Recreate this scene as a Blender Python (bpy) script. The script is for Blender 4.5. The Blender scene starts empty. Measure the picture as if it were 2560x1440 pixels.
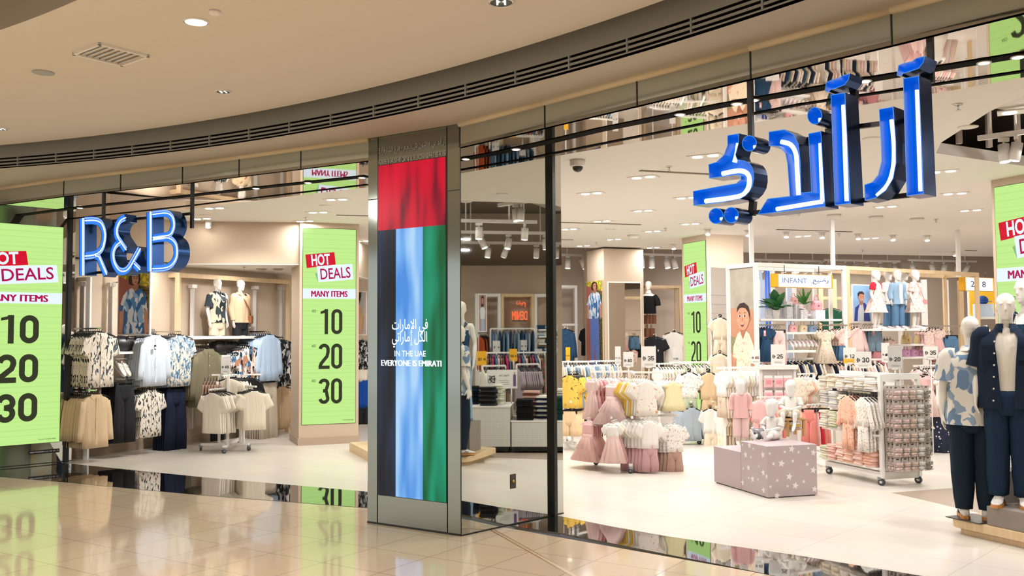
import bpy, bmesh, math, random
from mathutils import Vector, Matrix, Euler, noise
random.seed(7)
scene = bpy.context.scene
COL = scene.collection
PI = math.pi

# ---------------------------------------------------------------- camera, world, lights, exposure
FPX = 2320.0; CAM_H = 1.80; TILT = math.radians(2.9); ROLL = math.radians(0.3)
cd = bpy.data.cameras.new('camera'); cam = bpy.data.objects.new('camera', cd); COL.objects.link(cam)
cd.sensor_width = 36.0; cd.lens = FPX / 2560 * 36.0; cd.clip_end = 200
FW = Vector((0, math.cos(TILT), math.sin(TILT))); U0 = Vector((0, -math.sin(TILT), math.cos(TILT))); R0 = Vector((1, 0, 0))
RT = R0 * math.cos(ROLL) - U0 * math.sin(ROLL); UP = R0 * math.sin(ROLL) + U0 * math.cos(ROLL)
cam.matrix_world = Matrix((RT, UP, -FW)).transposed().to_4x4()
cam.location = (0, 0, CAM_H)
scene.camera = cam
scene.view_settings.view_transform = 'Standard'; scene.view_settings.look = 'None'
scene.view_settings.gamma = 1.0; scene.view_settings.use_curve_mapping = False
scene.view_settings.exposure = 0.0
cy = scene.cycles
cy.max_bounces = 7; cy.diffuse_bounces = 3; cy.glossy_bounces = 5; cy.transmission_bounces = 5
cy.transparent_max_bounces = 8; cy.caustics_reflective = False; cy.caustics_refractive = False
cy.use_denoising = True; cy.adaptive_threshold = 0.018; cy.sample_clamp_indirect = 6.0

def lin(c):
    if isinstance(c, str):
        c = c.lstrip('#'); c = [int(c[i:i + 2], 16) / 255 for i in (0, 2, 4)]
    return [x / 12.92 if x <= .04045 else ((x + .055) / 1.055) ** 2.4 for x in c[:3]] + [1.0]

w = bpy.data.worlds.new('world'); scene.world = w; w.use_nodes = True
w.node_tree.nodes['Background'].inputs[0].default_value = (1.0, 0.98, 0.95, 1)
w.node_tree.nodes['Background'].inputs[1].default_value = 1.12

def area(name, loc, size, power, color=(1, .93, .85), size_y=None, rot=(0, 0, 0), spread=PI):
    l = bpy.data.lights.new(name, 'AREA'); l.energy = power; l.color = color; l.size = size
    if size_y: l.shape = 'RECTANGLE'; l.size_y = size_y
    l.spread = spread
    o = bpy.data.objects.new(name, l); COL.objects.link(o); o.location = loc; o.rotation_euler = rot
    return o

# ---------------------------------------------------------------- pixel <-> place (used only to read positions off the photograph)
def ray(u, v): return FW + (u - 1280) / FPX * RT + (720 - v) / FPX * UP
CAMP = Vector((0, 0, CAM_H))
def atz(u, v, z):
    d = ray(u, v); return CAMP + d * ((z - CAM_H) / d.z)
def fl(u, v): return atz(u, v, 0)
def aty(u, v, y):
    d = ray(u, v); return CAMP + d * (y / d.y)
def atp(u, v, p, dr):
    d = ray(u, v); n = Vector((-dr[1], dr[0], 0)); p = Vector((p[0], p[1], 0))
    return CAMP + d * (((p - CAMP).dot(n)) / d.dot(n))
def V2(a): return Vector((a[0], a[1], 0))
STORE_R = Vector((.73, -.683, 0)).normalized()     # along the right-hand shop front
STORE_N = Vector((.683, .73, 0)).normalized()      # into the shop

# ---------------------------------------------------------------- materials
MATS = {}
def mat(name, col='#ffffff', rough=.6, metal=0.0, emit=None, es=0.0, spec=.5, alpha=1.0, bump=0.0, bscale=40.0, trans=0.0, var=0.0, vscale=3.0, coat=0.0):
    if name in MATS: return MATS[name]
    m = bpy.data.materials.new(name); m.use_nodes = True; nt = m.node_tree; b = nt.nodes['Principled BSDF']
    b.inputs['Base Color'].default_value = lin(col); b.inputs['Roughness'].default_value = rough; b.inputs['Metallic'].default_value = metal
    b.inputs['Specular IOR Level'].default_value = spec; b.inputs['Alpha'].default_value = alpha; b.inputs['Transmission Weight'].default_value = trans
    b.inputs['Coat Weight'].default_value = coat
    if emit: b.inputs['Emission Color'].default_value = lin(emit); b.inputs['Emission Strength'].default_value = es
    if bump or var:
        tc = nt.nodes.new('ShaderNodeTexCoord'); n = nt.nodes.new('ShaderNodeTexNoise'); n.inputs['Scale'].default_value = bscale; n.inputs['Detail'].default_value = 3
        nt.links.new(tc.outputs['Object'], n.inputs['Vector'])
        if bump:
            bp = nt.nodes.new('ShaderNodeBump'); bp.inputs['Strength'].default_value = bump; bp.inputs['Distance'].default_value = .01
            nt.links.new(n.outputs['Fac'], bp.inputs['Height']); nt.links.new(bp.outputs['Normal'], b.inputs['Normal'])
        if var:
            n2 = nt.nodes.new('ShaderNodeTexNoise'); n2.inputs['Scale'].default_value = vscale; n2.inputs['Detail'].default_value = 4
            nt.links.new(tc.outputs['Object'], n2.inputs['Vector'])
            mx = nt.nodes.new('ShaderNodeMix'); mx.data_type = 'RGBA'
            c = lin(col); mx.inputs[6].default_value = [x * (1 - var) for x in c[:3]] + [1]; mx.inputs[7].default_value = [min(1, x * (1 + var)) for x in c[:3]] + [1]
            nt.links.new(n2.outputs['Fac'], mx.inputs[0]); nt.links.new(mx.outputs[2], b.inputs['Base Color'])
    MATS[name] = m; return m

def add_folds(m, strength=.5, sc=(15, 15, 2.6)):
    nt = m.node_tree; b = nt.nodes['Principled BSDF']; tc = nt.nodes.new('ShaderNodeTexCoord'); mp = nt.nodes.new('ShaderNodeMapping'); mp.inputs['Scale'].default_value = sc
    n = nt.nodes.new('ShaderNodeTexNoise'); n.inputs['Scale'].default_value = 1; n.inputs['Detail'].default_value = 2; bp = nt.nodes.new('ShaderNodeBump'); bp.inputs['Strength'].default_value = strength; bp.inputs['Distance'].default_value = .03
    nt.links.new(tc.outputs['Object'], mp.inputs['Vector']); nt.links.new(mp.outputs['Vector'], n.inputs['Vector']); nt.links.new(n.outputs['Fac'], bp.inputs['Height']); nt.links.new(bp.outputs['Normal'], b.inputs['Normal']); return m

def print_mat(name, ground, inks, scale=(10, 10, 5), cut=.58, detail=1.0, seed=0.0, rough=.85, dist=.6):
    """cloth with scattered motifs: noise cut into islands, one layer per ink"""
    if name in MATS: return MATS[name]
    m = bpy.data.materials.new(name); m.use_nodes = True; nt = m.node_tree; b = nt.nodes['Principled BSDF']
    b.inputs['Roughness'].default_value = rough; b.inputs['Specular IOR Level'].default_value = .2
    tc = nt.nodes.new('ShaderNodeTexCoord'); last = None
    for i, ink in enumerate(inks):
        mp = nt.nodes.new('ShaderNodeMapping'); mp.inputs['Scale'].default_value = scale; mp.inputs['Location'].default_value = (seed + 3.7 * i, 1.3 * i + seed, 7.1 * i)
        mp.inputs['Rotation'].default_value = (0, .5 - 1.0 * i, .3 * i)
        nt.links.new(tc.outputs['Object'], mp.inputs['Vector'])
        n = nt.nodes.new('ShaderNodeTexNoise'); n.inputs['Scale'].default_value = 1.0; n.inputs['Detail'].default_value = detail; n.inputs['Distortion'].default_value = dist
        nt.links.new(mp.outputs['Vector'], n.inputs['Vector'])
        rp = nt.nodes.new('ShaderNodeValToRGB'); rp.color_ramp.interpolation = 'LINEAR'
        rp.color_ramp.elements[0].position = cut; rp.color_ramp.elements[0].color = (0, 0, 0, 1); rp.color_ramp.elements[1].position = cut + .015; rp.color_ramp.elements[1].color = (1, 1, 1, 1)
        nt.links.new(n.outputs['Fac'], rp.inputs['Fac'])
        mx = nt.nodes.new('ShaderNodeMix'); mx.data_type = 'RGBA'
        if last is None: mx.inputs[6].default_value = lin(ground)
        else: nt.links.new(last, mx.inputs[6])
        mx.inputs[7].default_value = lin(ink); nt.links.new(rp.outputs['Color'], mx.inputs[0]); last = mx.outputs[2]
    nt.links.new(last, b.inputs['Base Color']); MATS[name] = m
    return add_folds(m) if not name.startswith('print_') else m

def stripe_mat(name, c1, c2, scale=60, axis='X', width=.5, rough=.85):
    if name in MATS: return MATS[name]
    m = bpy.data.materials.new(name); m.use_nodes = True; nt = m.node_tree; b = nt.nodes['Principled BSDF']; b.inputs['Roughness'].default_value = rough
    tc = nt.nodes.new('ShaderNodeTexCoord'); wv = nt.nodes.new('ShaderNodeTexWave'); wv.bands_direction = axis; wv.inputs['Scale'].default_value = scale
    nt.links.new(tc.outputs['Object'], wv.inputs['Vector'])
    rp = nt.nodes.new('ShaderNodeValToRGB'); rp.color_ramp.elements[0].position = width - .05; rp.color_ramp.elements[1].position = width + .05
    rp.color_ramp.elements[0].color = lin(c1); rp.color_ramp.elements[1].color = lin(c2)
    nt.links.new(wv.outputs['Fac'], rp.inputs['Fac']); nt.links.new(rp.outputs['Color'], b.inputs['Base Color']); MATS[name] = m; return m

def dot_mat(name, ground, ink, scale=28, r=.22, rough=.85):
    if name in MATS: return MATS[name]
    m = bpy.data.materials.new(name); m.use_nodes = True; nt = m.node_tree; b = nt.nodes['Principled BSDF']; b.inputs['Roughness'].default_value = rough
    tc = nt.nodes.new('ShaderNodeTexCoord'); v = nt.nodes.new('ShaderNodeTexVoronoi'); v.inputs['Scale'].default_value = scale
    nt.links.new(tc.outputs['Object'], v.inputs['Vector'])
    rp = nt.nodes.new('ShaderNodeValToRGB'); rp.color_ramp.elements[0].position = r; rp.color_ramp.elements[1].position = r + .04
    rp.color_ramp.elements[0].color = lin(ink); rp.color_ramp.elements[1].color = lin(ground)
    nt.links.new(v.outputs['Distance'], rp.inputs['Fac']); nt.links.new(rp.outputs['Color'], b.inputs['Base Color']); MATS[name] = m; return add_folds(m)

def tile_mat(name, c1, c2, grout, bw, bh, ang, rough, spec=.5, mortar=.004, offset=0.0, bump=.0, coat=0.0):
    m = bpy.data.materials.new(name); m.use_nodes = True; nt = m.node_tree; b = nt.nodes['Principled BSDF']
    b.inputs['Roughness'].default_value = rough; b.inputs['Specular IOR Level'].default_value = spec; b.inputs['Coat Weight'].default_value = coat; b.inputs['Coat Roughness'].default_value = .03
    tc = nt.nodes.new('ShaderNodeTexCoord'); mp = nt.nodes.new('ShaderNodeMapping'); mp.inputs['Rotation'].default_value = (0, 0, ang)
    nt.links.new(tc.outputs['Object'], mp.inputs['Vector'])
    br = nt.nodes.new('ShaderNodeTexBrick'); br.offset = offset; br.inputs['Scale'].default_value = 1.0; br.inputs['Brick Width'].default_value = bw; br.inputs['Row Height'].default_value = bh
    br.inputs['Mortar Size'].default_value = mortar; br.inputs['Mortar Smooth'].default_value = .2
    br.inputs['Color1'].default_value = lin(c1); br.inputs['Color2'].default_value = lin(c2); br.inputs['Mortar'].default_value = lin(grout)
    nt.links.new(mp.outputs['Vector'], br.inputs['Vector'])
    n = nt.nodes.new('ShaderNodeTexNoise'); n.inputs['Scale'].default_value = 1.4; n.inputs['Detail'].default_value = 5; nt.links.new(tc.outputs['Object'], n.inputs['Vector'])
    mx = nt.nodes.new('ShaderNodeMix'); mx.data_type = 'RGBA'; mx.blend_type = 'MULTIPLY'; mx.inputs[0].default_value = .12
    nt.links.new(br.outputs['Color'], mx.inputs[6]); nt.links.new(n.outputs['Color'], mx.inputs[7]); nt.links.new(mx.outputs[2], b.inputs['Base Color'])
    MATS[name] = m; return m

def wood_mat(name, c1, c2, rough=.5):
    m = bpy.data.materials.new(name); m.use_nodes = True; nt = m.node_tree; b = nt.nodes['Principled BSDF']; b.inputs['Roughness'].default_value = rough
    tc = nt.nodes.new('ShaderNodeTexCoord'); mp = nt.nodes.new('ShaderNodeMapping'); mp.inputs['Scale'].default_value = (14, 14, 1.2)
    n = nt.nodes.new('ShaderNodeTexNoise'); n.inputs['Scale'].default_value = 2.0; n.inputs['Detail'].default_value = 4; n.inputs['Distortion'].default_value = .4
    rp = nt.nodes.new('ShaderNodeValToRGB'); rp.color_ramp.elements[0].position = .3; rp.color_ramp.elements[1].position = .7
    rp.color_ramp.elements[0].color = lin(c1); rp.color_ramp.elements[1].color = lin(c2)
    nt.links.new(tc.outputs['Object'], mp.inputs['Vector']); nt.links.new(mp.outputs['Vector'], n.inputs['Vector']); nt.links.new(n.outputs['Fac'], rp.inputs['Fac'])
    nt.links.new(rp.outputs['Color'], b.inputs['Base Color']); MATS[name] = m; return m

def lit(name, col, es=1.0):
    return mat(name, '#000000', .5, emit=col, es=es, spec=.1)

# ---------------------------------------------------------------- mesh builder
I4 = Matrix.Identity(4)
def TR(x=0, y=0, z=0, rz=0, rx=0, ry=0, s=1):
    return Matrix.Translation((x, y, z)) @ Euler((rx, ry, rz)).to_matrix().to_4x4() @ Matrix.Scale(s, 4)
class B:
    def __init__(s, m=None):
        s.v = []; s.f = []; s.fm = []; s.fs = []; s.mats = []; s.M = I4; s.m = m
    def mi(s, m):
        m = m or s.m
        if m not in s.mats: s.mats.append(m)
        return s.mats.index(m)
    def add(s, vs, fs, m=None, smooth=False):
        k = len(s.v); i = s.mi(m)
        for p in vs: s.v.append(s.M @ Vector(p))
        for f in fs: s.f.append([k + j for j in f]); s.fm.append(i); s.fs.append(smooth)
        return s
    def box(s, cx, cy, cz, sx, sy, sz, m=None, rz=0, rx=0, ry=0):
        e = Euler((rx, ry, rz)).to_matrix(); vs = []
        for x in (-.5, .5):
            for y in (-.5, .5):
                for z in (-.5, .5): vs.append(Vector((cx, cy, cz)) + e @ Vector((x * sx, y * sy, z * sz)))
        return s.add(vs, [(0, 1, 3, 2), (4, 6, 7, 5), (0, 4, 5, 1), (2, 3, 7, 6), (0, 2, 6, 4), (1, 5, 7, 3)], m)
    def bar(s, p, q, wx, wz, m=None):
        """rectangular bar from p to q"""
        p = Vector(p); q = Vector(q); d = (q - p); L = d.length; d.normalize()
        up = Vector((0, 0, 1)) if abs(d.z) < .95 else Vector((0, 1, 0))
        x = d.cross(up).normalized(); z = x.cross(d).normalized(); vs = []
        for t in (p, q):
            for a, b in ((-1, -1), (1, -1), (1, 1), (-1, 1)): vs.append(t + x * a * wx / 2 + z * b * wz / 2)
        return s.add(vs, [(3, 2, 1, 0), (4, 5, 6, 7), (0, 1, 5, 4), (1, 2, 6, 5), (2, 3, 7, 6), (3, 0, 4, 7)], m)
    def rings(s, rings, m=None, cap=True, smooth=True, close=True):
        n = len(rings[0]); vs = [p for r in rings for p in r]; fs = []
        for i in range(len(rings) - 1):
            for j in range(n if close else n - 1):
                a = i * n + j; b = i * n + (j + 1) % n
                fs.append((a, b, b + n, a + n))
        if cap and close:
            fs.append(tuple(range(n - 1, -1, -1))); fs.append(tuple((len(rings) - 1) * n + j for j in range(n)))
        return s.add(vs, fs, m, smooth)
    def tube(s, pts, r, n=8, m=None, cap=True, flat=1.0, ref=None):
        pts = [Vector(p) for p in pts]; R = r if isinstance(r, (list, tuple)) else [r] * len(pts); rings = []; x = None
        for i, p in enumerate(pts):
            d = (pts[min(i + 1, len(pts) - 1)] - pts[max(i - 1, 0)]).normalized()
            if x is None:
                a = Vector(ref) if ref else (Vector((0, 0, 1)) if abs(d.z) < .9 else Vector((1, 0, 0)))
                x = (a - d * a.dot(d)).normalized()
            else:
                x = (x - d * x.dot(d)).normalized()
            y = d.cross(x)
            rings.append([p + x * math.cos(2 * PI * j / n) * R[i] + y * math.sin(2 * PI * j / n) * R[i] * flat for j in range(n)])
        return s.rings(rings, m, cap)
    def cyl(s, x, y, z0, z1, r, n=16, m=None, r2=None):
        return s.rings([[(x + math.cos(2 * PI * j / n) * q, y + math.sin(2 * PI * j / n) * q, z) for j in range(n)] for z, q in ((z0, r), (z1, r if r2 is None else r2))], m, True, True)
    def lathe(s, prof, n=16, m=None, c=(0, 0), cap=True):
        return s.rings([[(c[0] + math.cos(2 * PI * j / n) * r, c[1] + math.sin(2 * PI * j / n) * r, z) for j in range(n)] for r, z in prof], m, cap)
    def ball(s, c, rx, ry=None, rz=None, n=12, k=8, m=None):
        ry = ry or rx; rz = rz or rx
        return s.rings([[(c[0] + rx * math.sin(PI * (i + .02) / (k + .04)) * math.cos(2 * PI * j / n), c[1] + ry * math.sin(PI * (i + .02) / (k + .04)) * math.sin(2 * PI * j / n), c[2] - rz * math.cos(PI * i / k)) for j in range(n)] for i in range(k + 1)], m)
    def prism(s, poly, z0, z1, m=None, cap=True):
        n = len(poly); vs = [(x, y, z0) for x, y in poly] + [(x, y, z1) for x, y in poly]
        fs = [(i, (i + 1) % n, (i + 1) % n + n, i + n) for i in range(n)]
        if cap: fs += [tuple(range(n - 1, -1, -1)), tuple(range(n, 2 * n))]
        return s.add(vs, fs, m)
    def face(s, vs, m=None): return s.add(vs, [tuple(range(len(vs)))], m)
    def pic(s, poly, lay=1, m=None, y0=0.0):
        """flat figure in the x-z plane facing -y, lay = layer number"""
        return s.face([(x, y0 - .0012 * lay, z) for x, z in poly], m)
    def rect(s, x0, z0, x1, z1, lay=1, m=None, y0=0.0, rot=0):
        cx, cz = (x0 + x1) / 2, (z0 + z1) / 2; c, q = math.cos(rot), math.sin(rot)
        P = [(x0, z0), (x1, z0), (x1, z1), (x0, z1)]
        return s.pic([(cx + (x - cx) * c - (z - cz) * q, cz + (x - cx) * q + (z - cz) * c) for x, z in P], lay, m, y0)
    def disc(s, cx, cz, rx, rz=None, lay=1, m=None, y0=0.0, n=20):
        rz = rz or rx
        return s.pic([(cx + rx * math.cos(2 * PI * i / n), cz + rz * math.sin(2 * PI * i / n)) for i in range(n)], lay, m, y0)
    def text(s, body, x, z, h, lay=2, m=None, width=None, bold=0.0, align='LEFT', rot=0, y0=0.0, mirror=False):
        vs, fs, (bx0, bz0, bx1, bz1) = glyphs(body, bold)
        k = h / max(.001, (bz1 - bz0)); kx = k if width is None else width / max(.001, bx1 - bx0)
        W = (bx1 - bx0) * kx; ox = {'LEFT': 0, 'CENTER': -W / 2, 'RIGHT': -W}[align]; c, q = math.cos(rot), math.sin(rot); out = []
        for a, b_ in vs:
            px = (a - bx0) * kx + ox; pz = (b_ - bz0) * k
            if mirror: px = -px
            out.append((x + px * c - pz * q, y0 - .0012 * lay, z + px * q + pz * c))
        return s.add(out, fs, m)
    def mesh(s, name, smooth_all=None):
        me = bpy.data.meshes.new(name); me.from_pydata([tuple(p) for p in s.v], [], s.f); me.update()
        for m in s.mats: me.materials.append(m)
        me.polygons.foreach_set('material_index', s.fm)
        me.polygons.foreach_set('use_smooth', [bool(x) if smooth_all is None else smooth_all for x in s.fs])
        return me
    def build(s, name, parent=None, M=None, bevel=0, solid=0, fix=True):
        me = s.mesh(name)
        if fix:
            bm = bmesh.new(); bm.from_mesh(me); bmesh.ops.recalc_face_normals(bm, faces=bm.faces) if fix == 'n' else None
            bm.to_mesh(me); bm.free()
        o = bpy.data.objects.new(name, me); COL.objects.link(o)
        if M is not None: o.matrix_world = M
        if parent: o.parent = parent
        if bevel:
            b = o.modifiers.new('bevel', 'BEVEL'); b.width = bevel; b.segments = 2; b.limit_method = 'ANGLE'
        if solid:
            b = o.modifiers.new('solid', 'SOLIDIFY'); b.thickness = solid; b.offset = 0
        return o
_GL = {}
def glyphs(body, bold=0.0):
    k = (body, bold)
    if k not in _GL:
        c = bpy.data.curves.new('lettering', 'FONT'); c.body = body; c.size = 1; c.offset = bold; c.resolution_u = 3; c.fill_mode = 'FRONT'
        o = bpy.data.objects.new('lettering', c); COL.objects.link(o); dg = bpy.context.evaluated_depsgraph_get()
        me = bpy.data.meshes.new_from_object(o.evaluated_get(dg)); vs = [(v.co.x, v.co.y) for v in me.vertices]; fs = [tuple(p.vertices) for p in me.polygons]
        bpy.data.objects.remove(o); bpy.data.meshes.remove(me)
        xs = [a for a, b in vs] or [0, 1]; zs = [b for a, b in vs] or [0, 1]
        _GL[k] = (vs, fs, (min(xs), min(zs), max(xs), max(zs)))
    return _GL[k]

def tag(o, label, cat, group=None, kind=None):
    o['label'] = label; o['category'] = cat
    if group: o['group'] = group
    if kind: o['kind'] = kind
    return o
def thing(name, label, cat, loc=(0, 0, 0), rz=0, group=None):
    o = bpy.data.objects.new(name, None); COL.objects.link(o); o.empty_display_size = .1
    o.location = loc; o.rotation_euler = (0, 0, rz); return tag(o, label, cat, group)
def struct(o):
    o['kind'] = 'structure'; return o
def copy_tree(o, parent=None):
    c = o.copy(); COL.objects.link(c)
    if parent: c.parent = parent
    for ch in list(o.children): copy_tree(ch, c)
    return c
def recolour(o, m, slot=0):
    o.material_slots[slot].link = 'OBJECT'; o.material_slots[slot].material = m
def ang(d): return math.atan2(d[1], d[0])
def facing(d):
    """rotation that turns local -y towards direction d"""
    return math.atan2(d[1], d[0]) + PI / 2
# ---------------------------------------------------------------- shell materials
M_CEILM = mat('mall_ceiling_paint', '#d8d0c3', .8)
M_SOFF = mat('bulkhead_paint', '#bdb4a5', .75)
M_BAND = mat('grille_grey', '#8b8b85', .45)
M_BLACK = mat('black_gap', '#0c0b0a', .7)
M_STEEL = mat('polished_steel', '#9aa19a', .10, 1.0)
M_STEELD = mat('polished_steel_panel', '#c9d0ca', .12, .96)
M_MIRROR = mat('mirror', '#cfd2cb', .015, 1.0)
M_SOFM = mat('soffit_mirror', '#d2c8bd', .02, 1.0, bump=.012, bscale=5)
M_SEAM = mat('seam_black', '#15150f', .4)
M_STOREC = mat('shop_ceiling_paint', '#f0eae2', .8)
M_WALL = mat('shop_wall_beige', '#cbb7a0', .8, var=.03)
M_WALLG = mat('shop_wall_taupe', '#cdbdac', .8)
M_DARKC = mat('open_ceiling_dark', '#85786e', .9)
M_BASE = mat('skirting_taupe', '#b5a08b', .6)
M_MFLOOR = tile_mat('mall_tiles', '#e6d0b2', '#e2cbac', '#b59f84', .6, .6, .585, .10, .5, .005, coat=.3)
M_SFLOOR = tile_mat('shop_tiles', '#ebe3d8', '#e9dfd3', '#cfc2b2', 1.2, .6, .75, .28, .4, .004)
M_STRIP = tile_mat('granite_strip', '#0f0e0d', '#131110', '#2a2825', .6, .3, .5, .02, .6, .003, coat=1.0)
M_WOOD = wood_mat('pale_ash_wood', '#d9b98e', '#e6cba4', .5)
M_WHITE = mat('white_powder_coat', '#f1ede8', .45)
M_CHROME = mat('chrome', '#d8d8d8', .15, 1.0)
M_BLK = mat('black_plastic', '#141414', .4)
M_PAT = mat('grey_floor_patch', '#b19d8d', .35)

# ---------------------------------------------------------------- plan of the place
PL = Vector((-1.405, 9.05, 0)); PR = Vector((-.472, 8.43, 0)); ME = Vector((0.5015, 9.4569, 0))
FAS = [(-8.4, 12.95), (-6.68, 11.98), (-5.47, 11.26), (-3.70, 10.36), (-1.405, 9.05), (-.472, 8.43), (.28, 7.64), (1.62, 6.19), (2.28, 5.47), (2.78, 4.90), (3.7, 3.85)]
INNER = [(-8.6, 15.25), (-6.76, 14.07), (-4.53, 12.57), (-2.5, 11.2), (-1.68, 10.71), (-1.0, 10.2), (-.3, 9.55), (.45, 8.85), (1.43, 7.95), (3.1, 6.55), (3.50, 6.15), (4.1, 5.5), (5.1, 4.4)]
ZS = 3.52; ZC = 3.70
CC = (-10.09, -3.64); RG = 14.77
def arc(r, a0=2, a1=86, n=72, z=0): return [(CC[0] + r * math.cos(math.radians(a0 + (a1 - a0) * i / n)), CC[1] + r * math.sin(math.radians(a0 + (a1 - a0) * i / n)), z) for i in range(n + 1)]
def ribbon(b, lo, hi, m):
    n = len(lo)
    for i in range(n - 1): b.add([lo[i], lo[i + 1], hi[i + 1], hi[i]], [(0, 1, 2, 3)], m, True)

# floors
b = B(M_MFLOOR); b.prism([(-22, -12), (16, -12), (16, 5), (4, 5.2), (-1, 9.6), (-9, 13.6), (-22, 14)], -.05, 0); struct(b.build('floor'))
lowR = [fl(*q) for q in [(1287, 1316), (1401, 1333), (1560, 1365), (1700, 1393), (1800, 1412), (1935, 1440)]]
upR = [fl(*q) for q in [(1400, 1291), (1520, 1315), (1660, 1340), (1800, 1361), (2000, 1390), (2301, 1440)]]
STL = [(-9.2, 13.45), (-6.63, 12.1), (-5.65, 11.67), (-3.56, 10.65), (-1.52, 9.81), (-.9, 9.5), (-.3, 9.2)] + [(p.x, p.y) for p in lowR] + [(3.0, 5.3)]
STU = [(-9.2, 15.1), (-6.43, 13.4), (-4.01, 12.01), (-1.67, 10.81), (-1.0, 10.4), (-.2, 9.8)] + [(p.x, p.y) for p in upR] + [(4.6, 5.9), (5.2, 5.3)]
b = B(M_STRIP); b.prism(STL + STU[::-1], -.04, .003); struct(b.build('floor'))
b = B(M_SFLOOR); b.prism(STU + [(14, 5.3), (14, 26), (-10, 26)], -.05, .0015); struct(b.build('floor'))
b = B(M_PAT); pp = [fl(2225, 1232), fl(2425, 1217), fl(2700, 1196), fl(2700, 1335), fl(2435, 1280)]
b.prism([(4.27, 10.57), (5.4, 10.97), (6.2, 11.3), (7.2, 9.4), (4.9, 8.75), (4.63, 9.43)][::-1], .0015, .0025); struct(b.build('floor'))
b = B(M_PAT); b.prism([(4.35, 7.4), (4.75, 7.4), (4.75, 8.75), (4.25, 8.75)], .0015, .0026); struct(b.build('floor'))
# expansion joint in the mall floor
b = B(mat('joint_metal', '#a08a6e', .35, .6)); p, q = fl(1231, 1325), fl(1437, 1440); d = (q - p).normalized(); q = p + d * 5
nrm = Vector((-d.y, d.x, 0))
for k, wdt, m in ((-.02, .008, None), (.02, .008, None), (0, .03, mat('joint_filler', '#c3a27c', .4))): b.bar(p + nrm * k + Vector((0, 0, .0005)), q + nrm * k + Vector((0, 0, .0005)), wdt, .003, m)
struct(b.build('trim_1'))

# mall ceiling: ring with a curved edge, raised middle, air-grille band and bulkhead
b = B(M_CEILM)
ribbon(b, arc(11.98, z=3.96), arc(14.63, z=3.96), M_CEILM); ribbon(b, arc(14.63, z=3.96), arc(14.63, z=4.02), M_CEILM); ribbon(b, arc(14.63, z=4.02), arc(11.98, z=4.02), M_CEILM)
struct(b.build('ceiling'))
b = B(mat('riser_paint', '#8e8577', .8)); ribbon(b, arc(11.98, z=4.4), arc(11.98, z=3.96), None); ribbon(b, arc(12.02, z=3.97), arc(12.02, z=4.4), None); struct(b.build('ceiling'))
b = B(M_CEILM); b.prism([(p[0], p[1]) for p in arc(12.3, -60, 120, 40)] + [(-22, 14), (-22, -14), (0, -14)], 4.4, 4.45); struct(b.build('ceiling'))
b = B(M_BAND); Z0 = 3.74
rows = [(0, .012, 0), (.012, .031, 1), (.031, .050, 0), (.050, .069, 1), (.069, .088, 0), (.088, .107, 1), (.107, .36, 0)]
for a0, a1, dk in rows:
    r = RG + (.05 if dk else 0); ribbon(b, arc(r, z=Z0 + a0), arc(r, z=Z0 + a1), M_BLACK if dk else M_BAND)
    if not dk:
        ribbon(b, arc(RG, z=Z0 + a0), arc(RG + .05, z=Z0 + a0), M_BLACK); ribbon(b, arc(RG, z=Z0 + a1), arc(RG + .05, z=Z0 + a1), M_BLACK)
for i in range(40):
    a = math.radians(2 + i * 2.13); b.box(CC[0] + (RG + .012) * math.cos(a), CC[1] + (RG + .012) * math.sin(a), Z0 + .06, .03, .014, .105, M_BAND, rz=a)
o = struct(b.build('trim_2'))
b = B(M_BLACK); ribbon(b, arc(14.5, z=4.1), arc(14.9, z=4.1), None); ribbon(b, arc(14.55, z=4.02), arc(14.55, z=4.1), None); struct(b.build('ceiling'))  # black sheets give the shadow gap its darkness by colour
b = B(M_SOFF); ribbon(b, arc(RG, z=3.74), arc(16.9, z=3.74), None); struct(b.build('ceiling'))

# stainless fascia with seams, added rounded trim on top
b = B(M_STEELD); n = len(FAS)
for i in range(n - 1):
    p, q = Vector((*FAS[i], 0)), Vector((*FAS[i + 1], 0)); d = (q - p).normalized(); nn = Vector((-d.y, d.x, 0))
    if nn.y < 0: nn = -nn
    P = [p, q, q + nn * .04, p + nn * .04]
    b.prism([(v.x, v.y) for v in P], ZS, 3.715)
for i in range(n - 1):
    p, q = Vector((*FAS[i], 0)), Vector((*FAS[i + 1], 0)); d = (q - p).normalized(); nn = Vector((-d.y, d.x, 0)); L = (q - p).length
    k = max(1, round(L / .95))
    for j in range(k):
        s = p + d * (j * L / k) - nn * .003
        if i in (4,): continue
        b.box(s.x, s.y, 3.617, .008, .006, .197, M_SEAM, rz=ang(d))
struct(b.build('trim_3'))
b = B(mat('cove_glow_paint', '#d8c7a6', .7))  # bright strip of cove light put into a paler paint
for i in range(n - 1):
    if i == 4: continue
    b.tube([(*FAS[i], 3.735), (*FAS[i + 1], 3.735)], .03, 10)
struct(b.build('trim_4'))
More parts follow.
